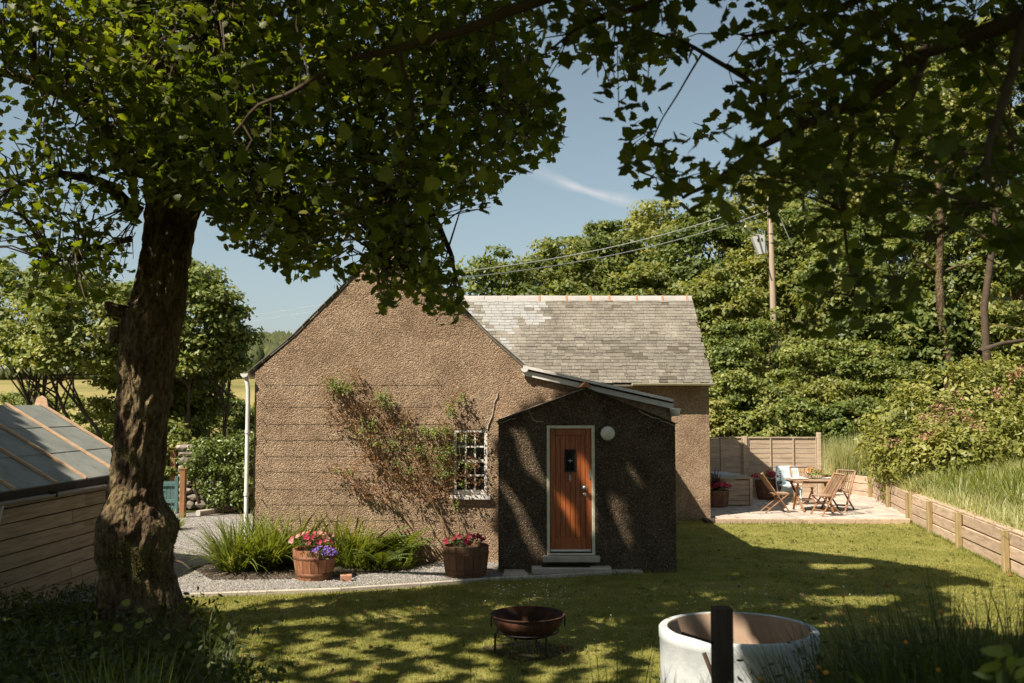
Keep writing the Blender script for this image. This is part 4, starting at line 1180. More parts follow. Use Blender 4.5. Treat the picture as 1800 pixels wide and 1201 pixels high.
# ------------------------------------------------------------------ barrels and flowers
def barrel(c, r0, r1, h, label, mat=M['barrel'], n=16, group='half barrel planters'):
    t = thing('barrel_planter', label, 'planter', c, group)
    levels = [0, .35, .7, 1.0]
    def rad(u): return r0 + (r1 - r0) * u + .012 * math.sin(math.pi * u)
    for i in range(n):
        a0, a1 = 2 * math.pi * i / n + .012, 2 * math.pi * (i + 1) / n - .012
        mb = MB(); vs_ = []
        top = h + random.uniform(-.006, .006)
        for u in levels:
            for a, rr in ((a0, rad(u)), (a1, rad(u)), (a1, rad(u) - .022), (a0, rad(u) - .022)):
                vs_.append((c[0] + rr * math.cos(a), c[1] + rr * math.sin(a), c[2] + top * u))
        fs_ = [(3, 2, 1, 0), (12, 13, 14, 15)]
        for k in range(3):
            for j in range(4): fs_.append((k * 4 + j, k * 4 + (j + 1) % 4, k * 4 + 4 + (j + 1) % 4, k * 4 + 4 + j))
        mb.add(vs_, fs_); part(mb, 'stave', mat, t)
    for u0, u1 in ((.14, .24), (.70, .80)):
        part(MB().lathe([(rad(u0) + .004, h * u0), (rad(u1) + .004, h * u1), (rad(u1) - .003, h * u1), (rad(u0) - .003, h * u0), (rad(u0) + .004, h * u0)], c, 32), 'hoop', M['hoop'], t, True)
    part(MB().lathe([(0, h * .90), (r1 - .03, h * .86)], c, 20), 'soil', M['soil'], t)
    return t
def flower(mb_, c, n_, r, cup=.35):
    """a five-lobed trumpet flower"""
    n_ = Vector(n_).normalized(); u = n_.orthogonal().normalized(); w = n_.cross(u)
    vs_ = [Vector(c) - n_ * r * cup]
    for i in range(10):
        a = 2 * math.pi * i / 10; rr = r * (1.0 if i % 2 == 0 else .82)
        vs_.append(Vector(c) + (u * math.cos(a) + w * math.sin(a)) * rr + n_ * (.0 if i % 2 else .12 * r))
    mb_.add(vs_, [(0, i + 1, (i + 1) % 10 + 1) for i in range(10)])
def flower_plant(c, r, h, label, cols, nf, fr=.045, leaves=260, spill=0.0, cat='flowers', lm='weed', box=None):
    t = thing('flowering_plant', label, cat, c)
    P, Nn = [], []
    for k in range(8):
        a = U(0, 6.283, 1)[0]; rr = U(0, r * .8, 1)[0]
        p_, n2 = blob((c[0] + rr * math.cos(a), c[1] + rr * math.sin(a), c[2] + h * .3), h * .6, leaves // 8, squash=(1.3, 1.3, 1))
        P.append(p_); Nn.append(n2)
    P = np.concatenate(P); Nn = np.concatenate(Nn)
    me = cloud_mesh('foliage', P, Nn, U(.03, .06, len(P)), M[lm], OV)
    o = link('foliage', me, kind='stuff'); hook(o, t)
    for k in range(nf):
        a = random.uniform(0, 6.283); rr = r * math.sqrt(random.random()) * 1.05
        z = c[2] + h * random.uniform(.55, 1.0) * (1 - .35 * rr / r)
        mb = MB(); p = Vector((c[0] + rr * math.cos(a), c[1] + rr * math.sin(a), z))
        nrm_ = Vector((math.cos(a) * rr / r, math.sin(a) * rr / r - .7, .55)) + Vector((random.uniform(-.3, .3), 0, random.uniform(-.3, .3)))
        flower(mb, p, nrm_, fr * random.uniform(.75, 1.15)); part(mb, 'flower', M[random.choice(cols)], t)
    return t
b1 = gr(545, 1024); b1 = Vector((b1.x, b1.y + .32, 0))
barrel(b1, .26, .335, .46, 'reddish half barrel planter with pink and violet flowers among the long leaves')
flower_plant(Vector((b1.x - .02, b1.y, .47)), .36, .26, 'bright pink petunias filling the sunlit barrel', ['pink', 'pink', 'palepink'], 34, .042, leaves=520)
flower_plant(Vector((b1.x + .16, b1.y - .22, .34)), .22, .20, 'violet lobelia trailing over the front of the sunlit barrel', ['violet'], 80, .022, leaves=200)
b2 = gr(817, 1018); b2 = Vector((b2.x, b2.y + .33, 0))
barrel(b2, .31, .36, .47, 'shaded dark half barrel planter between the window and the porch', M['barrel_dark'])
flower_plant(Vector((b2.x, b2.y, .46)), .36, .20, 'crimson petunias in the shaded barrel under the window', ['crimson', 'crimson', 'pink'], 32, .036, leaves=480)
b3 = gr(1263, 893, PZ); b3 = Vector((b3.x, b3.y + .28, PZ))
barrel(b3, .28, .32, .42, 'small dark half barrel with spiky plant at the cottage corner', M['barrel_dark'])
flower_plant(Vector((b3.x + .12, b3.y - .05, .50)), .26, .24, 'crimson flowers in the barrel at the cottage corner', ['crimson', 'pink'], 26, .05)
n = 60
cz = thing('cordyline', 'spiky bronze cordyline rising from the barrel at the cottage corner', 'plant', (b3.x, b3.y, .5))
V, Fc = blades(np.tile([[b3.x, b3.y + .05, .50]], (n, 1)), U(0, 6.28, n), U(.05, 1.1, n), U(.35, .62, n), np.full(n, .03), U(0, .5, n), 3)
o = link('leaves', np_mesh('leaves', V, Fc, M['cordy'])); hook(o, cz)
b4 = Vector((at(1352, 880, 27.2).x, 27.2, PZ))
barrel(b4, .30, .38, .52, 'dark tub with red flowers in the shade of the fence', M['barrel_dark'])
flower_plant(Vector((b4.x, b4.y, .62)), .46, .26, 'red flowers spilling from the shaded tub by the fence', ['crimson', 'crimson', 'pink'], 34, .05, leaves=420)
flower_plant(Vector((tp.x + .06, tp.y + .12, tp.z + TH + .02)), .22, .30, 'peach and white flower arrangement standing on the patio table', ['salmon', 'daisy', 'palepink', 'orange'], 22, .045, leaves=420, lm='bush')
q = gr(811, 1014, 0); q = gr(808, 1013)
br = gr(607, 1023)
MB().cbox((br.x, br.y + .06, .05), (.17, .10, .10), .012, Matrix.Rotation(.15, 3, 'Z')).build('loose_brick', M['brick'], label='single orange brick on the gravel right of the sunlit barrel', category='brick')

# ------------------------------------------------------------------ fire bowl
fc = Vector((at(928, 1120, 10.9).x, 10.9, .0))
fb = thing('fire_bowl', 'rusty steel fire bowl with ring handles on a low stand on the lawn', 'fire pit', fc)
prof = [(0, .14), (.12, .145), (.24, .18), (.33, .25), (.375, .33), (.392, .40), (.382, .40), (.364, .33), (.32, .26), (.23, .195), (.10, .16), (0, .155)]
part(MB().lathe(prof, fc, 40), 'bowl', M['rust'], fb, True)
part(MB().lathe([(.395, .385), (.405, .395), (.395, .405), (.385, .395), (.395, .385)], fc, 40), 'rim', M['rust'], fb, True)
part(MB().lathe([(.33, .215), (.34, .222), (.33, .23), (.32, .222), (.33, .215)], fc, 40), 'stand_ring', M['black'], fb, True)
for a in (200, 300, 75):
    ca, sa = math.cos(R(a)), math.sin(R(a))
    part(MB().tube([fc + Vector((ca * .345, sa * .345, .24)), fc + Vector((ca * .37, sa * .37, .22)), fc + Vector((ca * .38, sa * .38, 0))], [.012, .012, .012], 6), 'leg', M['black'], fb)
for s_ in (-1, 1):
    hc = fc + Vector((s_ * .395, -.05, .33)); pts = [hc + Vector((0, math.cos(t) * .035, math.sin(t) * .05)) for t in np.linspace(0, 2 * math.pi, 13)]
    part(MB().tube(pts, .008, 6), 'ring_handle', M['black'], fb, True)
for k in range(22):
    a = random.uniform(0, 6.28); rr = .2 * math.sqrt(random.random())
    p = fc + Vector((rr * math.cos(a), rr * math.sin(a), .19 + random.uniform(0, .04))); d = Vector((random.uniform(-1, 1), random.uniform(-1, 1), .2)).normalized() * random.uniform(.04, .09)
    part(MB().tube([p - d, p + d], [.016, .012], 6), 'charred_stick', M['old_post'], fb)

q_ = [(fc.x + .46 * math.cos(t) * (1 + .18 * math.sin(3 * t)), fc.y + .40 * math.sin(t) * (1 + .12 * math.cos(4 * t)), .0105) for t in np.linspace(0, 2 * math.pi, 25)[:-1]]
MB().sheet(q_).build('bare_soil', M['soil'], kind='structure')
# ------------------------------------------------------------------ painted ring and post in the foreground
wz_ = .62; wd = at(1297, 1103, 1).x
wc = gr(1297, 1103, wz_); wr = abs(at(1433, 1103, wc.y).x - at(1160, 1103, wc.y).x) / 2
well = thing('concrete_ring', 'round pale painted concrete well ring with sooty rim in the foreground', 'well ring', (wc.x, wc.y, 0))
part(MB().lathe([(wr - .01, -.1), (wr - .004, .12), (wr - .006, .3), (wr, wz_ - .10), (wr + .006, wz_ - .09), (wr + .006, wz_ - .012), (wr - .006, wz_), (wr - .07, wz_)], (wc.x, wc.y, 0), 72), 'outer_wall', M['well'], well, True)
part(MB().lathe([(wr - .0701, wz_), (wr - .08, wz_ - .01), (wr - .08, .0)], (wc.x, wc.y, 0), 72), 'inner_wall', M['well_in'], well, True)
part(MB().lathe([(0, .05), (wr - .08, .05)], (wc.x, wc.y, 0), 40), 'fill', M['soil'], well)
pp = at(1268.5, 1068, 5.3)
fpst = thing('fence_post', 'dark square weathered fence post standing in front of the pale ring', 'post', (pp.x, 5.3, gz(pp.x, 5.3)))
zb = gz(pp.x, 5.3) - .1
part(MB().cbox((pp.x, 5.3, (pp.z + zb) / 2), (.10, .10, pp.z - zb), .01, Matrix.Rotation(.04, 3, 'Z')), 'shaft', M['old_post'], fpst)
part(MB().beam((pp.x - .05, 5.28, pp.z - .18), (pp.x - .22, 5.25, pp.z - .12), .014, .014), 'iron_hook', M['black'], fpst)
MB().tube([Vector((wc.x - .45, wc.y - wr - .02, wz_ - .05)), Vector((wc.x - .35, wc.y - wr - .05, .3)), Vector((wc.x - .40, wc.y - wr - .1, 0.02))], .02, 6).build('dead_stick', M['twig'], label='dead stick leaning against the pale ring', category='stick')

# ------------------------------------------------------------------ utility pole and cables
PYY = 35.0
p0, p1 = at(1361.5, 610, PYY), at(1352.5, 350, PYY)
pol = thing('utility_pole', 'weathered wooden utility pole standing above the bushes behind the patio', 'utility pole', (p0.x, PYY, hillz(p0.x, PYY)))
dr = (p1 - p0).normalized()
pb = p0 - dr * 4.0
part(MB().tube([pb, p0, p1, p1 + dr * .06], [.135, .12, .085, .05], 14), 'pole', M['pole'], pol, True)
for y in (372, 412, 428):
    q = at(1354, y, PYY); part(MB().lathe([(.10, -.02), (.115, 0), (.10, .02)], at(1353.5 + (y - 350) * .033, y, PYY), 12), 'pole_band', M['black'], pol, True)
tb = thing('transformer', 'tilted pale grey transformer box hung on the side of the pole', 'transformer', at(1337, 447, PYY))
cc = at(1336, 431, PYY); rt = Matrix.Rotation(R(-9), 3, 'Y')
w0, w1 = .34, .22
mb = MB(); hz = .33
qs = [(-.26, -.14, hz), (.19, -.14, hz), (.19, .14, hz), (-.26, .14, hz), (-.12, -.12, -hz), (.18, -.12, -hz), (.18, .12, -hz), (-.12, .12, -hz)]
mb.add([rt @ Vector(q_) + cc for q_ in qs], [(0, 1, 2, 3), (7, 6, 5, 4), (4, 5, 1, 0), (5, 6, 2, 1), (6, 7, 3, 2), (7, 4, 0, 3)])
part(mb, 'casing', M['box_grey'], tb)
for dx in (-.08, .06): part(MB().box(cc + rt @ Vector((dx, -.143, .17)), (.05, .012, .10), rt), 'vent', M['black'], tb)
part(MB().beam(cc + Vector((.17, 0, .1)), at(1353, 424, PYY), .05, .04), 'bracket', M['black'], tb)
def cable(a, b, sag, label, r=.014):
    pts = [a.lerp(b, i / 24) - Vector((0, 0, sag * 4 * (i / 24) * (1 - i / 24))) for i in range(25)]
    MB().tube(pts, r, 5).build('overhead_cable', M['cable'], label=label, category='cable', group='overhead cables')
cable(at(1352, 352, PYY), at(790, 480, 26.5), -.12 * 0 + .35, 'upper of the two pale cables running from the pole over the roof')
cable(at(1353, 370, PYY), at(790, 490, 26.5), .35, 'lower of the two pale cables running from the pole over the roof')
cable(at(1310, 398, 34), at(1336, 413, PYY), .1, 'short pale lead reaching the transformer from the left', .03)
cable(at(1367, 372, 35.6), at(1392, 430, 36), .02, 'thin stay wire right of the pole top', .02)
cable(at(200, 592, 90), at(640, 524, 60), .0, 'upper faint distant wire in the sky left of the gable', .005)
cable(at(200, 602, 90), at(640, 534, 60), .0, 'lower faint distant wire in the sky left of the gable', .005)

# ------------------------------------------------------------------ gate, posts, stone wall at the far left
gY = 24.6
gt = thing('garden_gate', 'teal painted boarded garden gate beside the brown post', 'gate', (at(300, 900, gY).x, gY, 0))
g0, g1, gtop = at(262, 900, gY).x, at(314, 900, gY).x, at(300, 843, gY).z
for i in range(6):
    x0 = g0 + (g1 - g0 - .08) * i / 6; x1 = g0 + (g1 - g0 - .08) * (i + 1) / 6 - .01
    part(MB().cbox(((x0 + x1) / 2, gY, gtop / 2 + .02), (x1 - x0, .02, gtop - .12), .004), 'gate_board', M['teal'], gt)
for z in (gtop - .12, .3): part(MB().cbox(((g0 + g1) / 2, gY - .03, z), (g1 - g0, .035, .09), .006), 'gate_rail', M['teal'], gt)
part(MB().cbox((g1 - .05, gY - .02, gtop / 2 + .05), (.09, .06, gtop + .06), .01), 'gate_stile', M['teal'], gt)
for (x, yt, Yp, w, lab, mt) in ((322.5, 825, 23.7, .13, 'reddish brown square gate post in front of the stone wall', 'post_brown'), (306, 788, 26.5, .16, 'taller brown post behind the teal gate', 'post_brown')):
    p = at(x, yt, Yp)
    t = thing('gate_post', lab, 'post', (p.x, Yp, 0), 'gate posts')
    part(MB().cbox((p.x, Yp, p.z / 2 - .05), (w, w, p.z + .1), .012), 'shaft', M[mt], t)
    part(MB().box((p.x, Yp, p.z + .012), (w + .03, w + .03, .02)), 'cap', M[mt], t)
sw = thing('rubble_wall', 'old rubble stone wall half hidden by ivy at the end of the gravel', 'stone wall', (-7, 25.2, 0))
wx = at(311, 850, 25.2).x; wend = -4.9; wtop = at(340, 790, 25.2).z
part(MB().box(((wx + wend) / 2, 25.45, wtop / 2 - .03), (wend - wx - .04, .36, wtop - .06)), 'wall_core', M['soil'], sw)
def rock(c, d, mat, name, parent, seed):
    r2 = np.random.default_rng(seed)
    V = ICO[0] * (1 + r2.uniform(-.18, .18, (12, 1)))
    V = np.sign(V) * np.abs(V) ** .62
    V = V * np.array(d) / 2 + np.array(c)
    mb = MB().add([tuple(v) for v in V], [tuple(f) for f in ICO[1]]); return part(mb, name, mat, parent)
z = 0.05; k = 0
while z < wtop:
    hh = random.uniform(.14, .22); x = wx
    while x < wend:
        w = random.uniform(.2, .42)
        if x < -6.0 or z > 1.2 or random.random() < .4:
            rock((x + w / 2, 25.25 + random.uniform(-.02, .02), z + hh / 2), (w * 1.05, .2, hh * 1.05), M['stone'], 'wall_stone', sw, k); k += 1
        x += w
    z += hh
part(MB().cbox(((wx + wend) / 2, 25.42, wtop + .05), (wend - wx + .06, .5, .10), .03), 'coping', M['mortar'], sw)
ord_ = 'first second third fourth fifth sixth seventh eighth ninth tenth eleventh twelfth thirteenth fourteenth fifteenth sixteenth'.split()
for i in range(16):
    px = 336 + i * 7.2 + random.uniform(-2, 2); py = 893 - (i * .9 if i < 8 else 6) + random.uniform(-2, 2)
    c = gr(px, py); s_ = random.uniform(.16, .3)
    t = thing('boulder', ['pale rough field stone in the row under the ivy, next to the brown post' for w in (1,)][0] if i == 0 else 'rough field stone, %s from the brown post in the row under the ivy' % ord_[i], 'stone', (c.x, c.y, 0), 'stones at the foot of the ivy')
    rock((c.x, c.y, s_ * .33), (s_ * 1.2, s_, s_ * .8), M['stone'], 'stone', t, 500 + i)
a, b = gr(348, 907), gr(446, 893)
ke = thing('path_edging', 'worn pale concrete edging where the gravel meets the ivy hedge', 'edging', a)
for i in range(4): part(MB().beam(a.lerp(b, i / 4) + Vector((0, 0, .06)), a.lerp(b, (i + .98) / 4) + Vector((0, 0, .06)), .14, .13, ch=.02), 'edging_stone', M['mortar'], ke)

# ------------------------------------------------------------------ the big sycamore on the left
TY = 11.5
syc = thing('sycamore_tree', 'big sycamore with thick gnarled mossy trunk, left foreground beside the shed', 'tree', (at(255, 1110, TY).x, TY, 0))
prof_px = [(1175, 95, 420), (1150, 112, 395), (1120, 132, 368), (1090, 150, 345), (1050, 168, 330), (1000, 176, 312), (975, 170, 312), (950, 164, 314), (925, 163, 314), (905, 168, 304), (880, 176, 290), (850, 184, 292),
           (820, 190, 296), (780, 196, 300), (740, 197, 304), (700, 197, 309), (650, 200, 314), (600, 203, 322), (560, 208, 330), (520, 222, 334), (480, 232, 338), (440, 240, 345), (400, 246, 354),
           (360, 250, 366), (320, 246, 378), (270, 240, 384), (220, 236, 388)]
rings = []
for y, a, b in prof_px:
    pa, pb_ = at(a, y, TY), at(b, y, TY); rings.append(((pa + pb_) / 2, abs(pb_.x - pa.x) / 2 - .075))
NS, NZ = 150, 330
V, Fc = [], []
for j in range(NZ + 1):
    t = j / NZ * (len(rings) - 1); i = min(int(t), len(rings) - 2); f = t - i
    c = rings[i][0].lerp(rings[i + 1][0], f); r = rings[i][1] * (1 - f) + rings[i + 1][1] * f
    ry = min(r, .50 + max(0, .35 - c.z) * .6)
    for k in range(NS):
        a = 2 * math.pi * k / NS; ca, sa = math.cos(a), math.sin(a)
        p = Vector((ca, sa, 0))
        lump = .045 * noise.noise(Vector((ca * 1.3, sa * 1.3, c.z * 1.1))) + .030 * noise.noise(Vector((ca * 4, sa * 4, c.z * 2.3 + 7)))
        q_ = Vector((ca * r * 9, sa * r * 9, c.z * 3.2))
        ridge = .030 * (1 - abs(noise.noise(q_)) * 3.0) + .018 * noise.noise(q_ * 2.7) + .010 * noise.noise(q_ * 6)
        flare = max(0, .55 - c.z) * .20 * math.cos(a * 5 + 1.1)
        knob = 0
        for (kx, kz, amp, wd_) in ((-1.7, 1.45, .10, .5), (.3, 1.28, .07, .35), (-2.6, .9, .05, .4), (-1.2, 1.9, .05, .3), (-.7, 1.15, .06, .35)):
            da = (a - (kx if kx >= 0 else kx + 2 * math.pi) + math.pi) % (2 * math.pi) - math.pi
            knob += amp * math.exp(-(da / wd_) ** 2 - ((c.z - kz) / .22) ** 2)
        rr = 1 + 0
        off = lump + ridge + flare + knob
        V.append((c.x + ca * (r + off * (.6 if abs(ca) > .8 else 1)), c.y + sa * (ry + off), c.z))
for j in range(NZ):
    for k in range(NS): Fc.append((j * NS + k, j * NS + (k + 1) % NS, (j + 1) * NS + (k + 1) % NS, (j + 1) * NS + k))
trk = link('trunk', np_mesh('trunk', np.array(V), np.array(Fc), M['bark'], True)); hook(trk, syc)
tv = np.array(V).reshape(NZ + 1, NS, 3)
mp_, mn_ = [], []
for _ in range(60000):
    j = random.randrange(2, NZ - 40); k = random.randrange(NS); p = tv[j, k]
    if p[2] > 4.2: continue
    w = noise.noise(Vector(p) * 1.6 + Vector((3, 8, 1))) + .5 * noise.noise(Vector(p) * 5) + .30 * math.exp(-((p[2] - 1.35) / .5) ** 2) + .15 * math.exp(-(p[2] / .5) ** 2)
    if w < .30: continue
    c_ = tv[j].mean(0); d_ = p - c_; d_ /= np.linalg.norm(d_)
    mp_.append(p + d_ * .004); mn_.append(d_ + rng.normal(size=3) * .5)
mo = link('moss', cloud_mesh('moss', np.array(mp_), np.array(mn_), U(.012, .030, len(mp_)), M['moss'], RH), kind='stuff'); hook(mo, syc)
def limb(tree, pts, r0, r1, name='limb', n=8, mat=None):
    pts = [Vector(p) for p in pts]; Q = []
    k = len(pts)
    for i in range(k - 1):
        for s_ in range(5):
            t = s_ / 5; a, b = pts[i], pts[i + 1]
            p_ = pts[i - 1] if i else a; n_ = pts[i + 2] if i + 2 < k else b
            q = .5 * ((2 * a) + (b - p_) * t + (2 * p_ - 5 * a + 4 * b - n_) * t * t + (3 * a - p_ - 3 * b + n_) * t ** 3)
            Q.append(q + Vector((noise.noise(q * 3), noise.noise(q * 3 + Vector((9, 0, 0))), noise.noise(q * 3 + Vector((0, 9, 0))))) * .05)
    Q.append(pts[-1])
    rad = [r0 + (r1 - r0) * (i / (len(Q) - 1)) ** .8 for i in range(len(Q))]
    part(MB().tube(Q, rad, n), name, mat or M['bark'], tree, True)
    return Q
fork = rings[-1][0]
skel_l = []
for pts, r0, r1 in (
    ([fork - Vector((0, 0, .6)), fork + Vector((.3, .1, .7)), fork + Vector((.8, .3, 2.0)), fork + Vector((1.2, .2, 3.8)), fork + Vector((1.0, 0, 6))], .36, .08),
    ([fork - Vector((0, 0, .5)), fork + Vector((-.7, .1, .6)), fork + Vector((-1.7, .4, 1.4)), fork + Vector((-3.0, .2, 2.2)), fork + Vector((-4.5, .0, 2.8))], .26, .05),
    ([fork - Vector((0, 0, .5)), fork + Vector((-.2, -.6, .9)), fork + Vector((-.5, -1.5, 2.2)), fork + Vector((-.6, -2.6, 3.8))], .26, .06),
    ([fork + Vector((.2, 0, .2)), at(450, 190, 11.6), at(560, 150, 11.4), at(700, 130, 11.2), at(830, 160, 11.1), at(930, 210, 11)], .17, .03),
    ([at(380, 260, 11.5), at(450, 290, 11.8), at(560, 300, 11.9), at(690, 330, 11.7), at(770, 400, 11.6), at(800, 480, 11.5)], .12, .02),
    ([at(365, 330, 11.5), at(420, 340, 11.3), at(500, 370, 11.1), at(560, 420, 11.0)], .07, .015),
    ([at(250, 380, 11.5), at(190, 330, 11.3), at(110, 310, 11), at(20, 330, 10.8)], .10, .02),
    ([at(240, 300, 11.3), at(160, 200, 10.6), at(60, 140, 10.2), at(-60, 120, 10)], .13, .03),
    ([at(300, 250, 11.4), at(320, 120, 10.8), at(380, 30, 10.4), at(430, -120, 10)], .16, .04),
    ([at(230, 420, 11.2), at(170, 440, 10.9), at(90, 460, 10.7)], .04, .01),
    ([at(640, 140, 11.3), at(650, 250, 11.1), at(660, 360, 11.0), at(680, 470, 10.9)], .04, .01)):
    skel_l += limb(syc, pts, r0, r1)
# cut stubs on the trunk
a = at(232, 556, 11.35)
limb(syc, [a + Vector((.1, 0, .05)), a + Vector((-.13, -.1, .03)), a + Vector((-.25, -.12, .10))], .10, .055, 'cut_stub')
a = at(200, 590, 11.4)
q = MB().tube([a + Vector((.12, 0, 0)), a + Vector((-.02, -.03, .01))], [.11, .095], 14); part(q, 'cut_stub', M['bark'], syc, True)
q = MB().tube([a + Vector((-.018, -.031, .01)), a + Vector((-.045, -.036, .011))], [.094, .080], 14); part(q, 'sawn_face', M['mortar'], syc)
q = MB().tube([at(308, 985, 11.1), at(322, 990, 11.0), at(334, 1000, 10.95)], [.02, .012, .006], 5); part(q, 'sprout', M['twig'], syc)

# ------------------------------------------------------------------ the overhanging tree (its trunk stands out of view at the right)
otree = thing('overhanging_sycamore', 'dark sycamore boughs with big lobed leaves hanging into view from the right above', 'tree', (6.2, 1.2, gz(6.2, 1.2)))
limb(otree, [(6.2, 1.2, gz(6.2, 1.2) - .2), (6.1, 1.3, 2.4), (5.6, 1.5, 5.0), (5.0, 1.4, 7.5), (4.4, 1, 10)], .42, .12, 'trunk', 16)
skel_r = []
for pts, r0, r1 in (
    ([(5.6, 1.5, 4.9), at(2100, -60, 4.0), at(1800, 22, 4.5), at(1640, 100, 4.8), at(1450, 212, 5.2), at(1330, 270, 5.5), at(1200, 348, 5.8)], .07, .010),
    ([(5.3, 1.5, 6.2), (3.6, 2.6, 6.4), at(1200, -220, 4.3), at(1010, -30, 4.5), at(850, 28, 4.7), at(700, 85, 4.9), at(590, 118, 5.1), at(480, 175, 5.3), at(400, 250, 5.6)], .055, .006),
    ([at(1640, 98, 4.8), at(1600, 180, 4.7), at(1560, 300, 4.7), at(1540, 430, 4.8)], .022, .006),
    ([at(1500, 180, 5.1), at(1490, 290, 5.0), at(1480, 400, 4.9), at(1500, 520, 4.9)], .018, .005),
    ([at(1380, 250, 5.4), at(1330, 170, 5.5), at(1240, 90, 5.6), at(1150, 60, 5.7), at(1080, 40, 5.8)], .022, .006),
    ([at(1240, 90, 5.6), at(1200, 160, 5.7), at(1150, 235, 5.9), at(1118, 300, 6.1)], .007, .003),
    ([at(1800, 22, 4.4), at(1770, 160, 4.0), at(1740, 280, 3.8), at(1720, 360, 3.7)], .03, .006),
    ([at(1330, -200, 5.0), at(1250, -60, 5.2), at(1120, 10, 5.4), at(1000, 60, 5.6)], .05, .008),
    ([at(1700, -200, 5.5), at(1560, -40, 5.8), at(1420, 40, 6.0), at(1300, 60, 6.2)], .05, .008),
    ([at(860, 25, 4.7), at(880, 110, 4.6), at(890, 200, 4.6)], .012, .004),
    ([at(700, 85, 4.9), at(720, 190, 5.0), at(705, 330, 5.3)], .014, .005)):
    skel_r += limb(otree, pts, r0, r1, 'bough', 7, M['twig'])
for pts in (([(5.0, 1.4, 7.5), (2.5, 3.5, 8.2), (0, 6, 8.6), (-2, 8, 9)]), ([(4.6, 1.2, 9), (5.5, 5, 9.2), (5.8, 8.5, 9.4)]), ([(4.8, 1.3, 8.2), (1.5, .5, 8.4), (-2, 0, 8.6)])):
    skel_r += limb(otree, pts, .14, .04, 'bough', 7)

LIT = [
    [(446, 640), (690, 380), (930, 640), (1190, 700), (1190, 742), (1030, 676), (876, 738), (872, 1000), (446, 1000)],
    [(150, 880), (446, 880), (446, 960), (868, 985), (874, 1010), (800, 1030), (700, 1036), (600, 1043), (470, 1058), (390, 1078), (340, 1066), (300, 1044)],
    [(1287, 957), (1400, 969), (1550, 985), (1680, 1008), (1775, 1035), (2400, 1090), (2400, 500), (1190, 500), (1190, 900), (1245, 915)],
    [(1650, 1030), (1800, 1032), (1810, 1120), (1700, 1105)],
    [(70, 705), (185, 760), (185, 850), (150, 845), (70, 770)]]
DAPPLE = [[(896, 752), (912, 752), (938, 812), (924, 815)], [(918, 770), (932, 768), (958, 850), (948, 855)], [(884, 850), (900, 850), (934, 925), (920, 928)], [(942, 800), (954, 800), (962, 850), (952, 850)], [(925, 945), (945, 945), (962, 985), (944, 988)],
          [(1010, 790), (1026, 788), (1046, 862), (1032, 868)], [(1030, 862), (1048, 862), (1062, 925), (1046, 930)], [(984, 868), (1000, 864), (1014, 922), (1000, 926)], [(1078, 872), (1096, 870), (1128, 968), (1110, 974)], [(1120, 895), (1140, 893), (1168, 965), (1150, 970)],
          [(1098, 800), (1110, 798), (1130, 850), (1120, 852)], [(1136, 962), (1156, 960), (1176, 992), (1152, 996)], [(878, 960), (892, 960), (900, 990), (884, 992)], [(1440, 993), (1520, 994), (1520, 1000), (1450, 1001)], [(1420, 1050), (1560, 1052), (1540, 1064), (1430, 1062)],
          [(200, 860), (260, 830), (290, 900), (300, 960), (250, 930)], [(205, 640), (245, 640), (290, 770), (220, 800)],
          [(1050, 1090), (1100, 1088), (1090, 1102)], [(1165, 1170), (1245, 1180), (1260, 1330), (1180, 1330)], [(1300, 1190), (1350, 1195), (1340, 1330), (1290, 1330)], [(1340, 1120), (1420, 1120), (1400, 1145)],
          [(560, 1080), (760, 1065), (740, 1080), (600, 1092)], [(200, 860), (260, 830), (290, 900), (300, 960), (250, 930)], [(205, 640), (260, 640), (270, 760), (220, 800)]]
def grow(q, k):
    cx_, cy_ = sum(p[0] for p in q) / len(q), sum(p[1] for p in q) / len(q)
    return [(cx_ + (x - cx_) * k - 4, cy_ + (y - cy_) * (k * .9)) for x, y in q]
DAPPLE = [grow(q, 1.25 if q[0][0] < 320 else (1.35 if q[0][1] < 965 else 1.45)) for q in DAPPLE]
BIGD = [[(380, 1115), (700, 1110), (880, 1125), (890, 1230), (400, 1230)], [(900, 1140), (1150, 1135), (1150, 1230), (930, 1230)], [(1020, 1000), (1700, 1010), (1700, 1110), (1100, 1100)], [(876, 760), (1188, 760), (1188, 1000), (876, 1000)], [(460, 1065), (1000, 1040), (1000, 1110), (420, 1110)]]
BIGT = [.05, .25, .88, .95, .88]
Ls = np.array([SUN.x, SUN.y, SUN.z])
def ripple(x, y):
    return (np.sin(x * .061 + 1.3 * np.sin(y * .083)) + np.sin(x * .037 - y * .19 + 2) + np.sin(x * .113 + y * .27 + 1.1 * np.sin(x * .05))) / 2.2
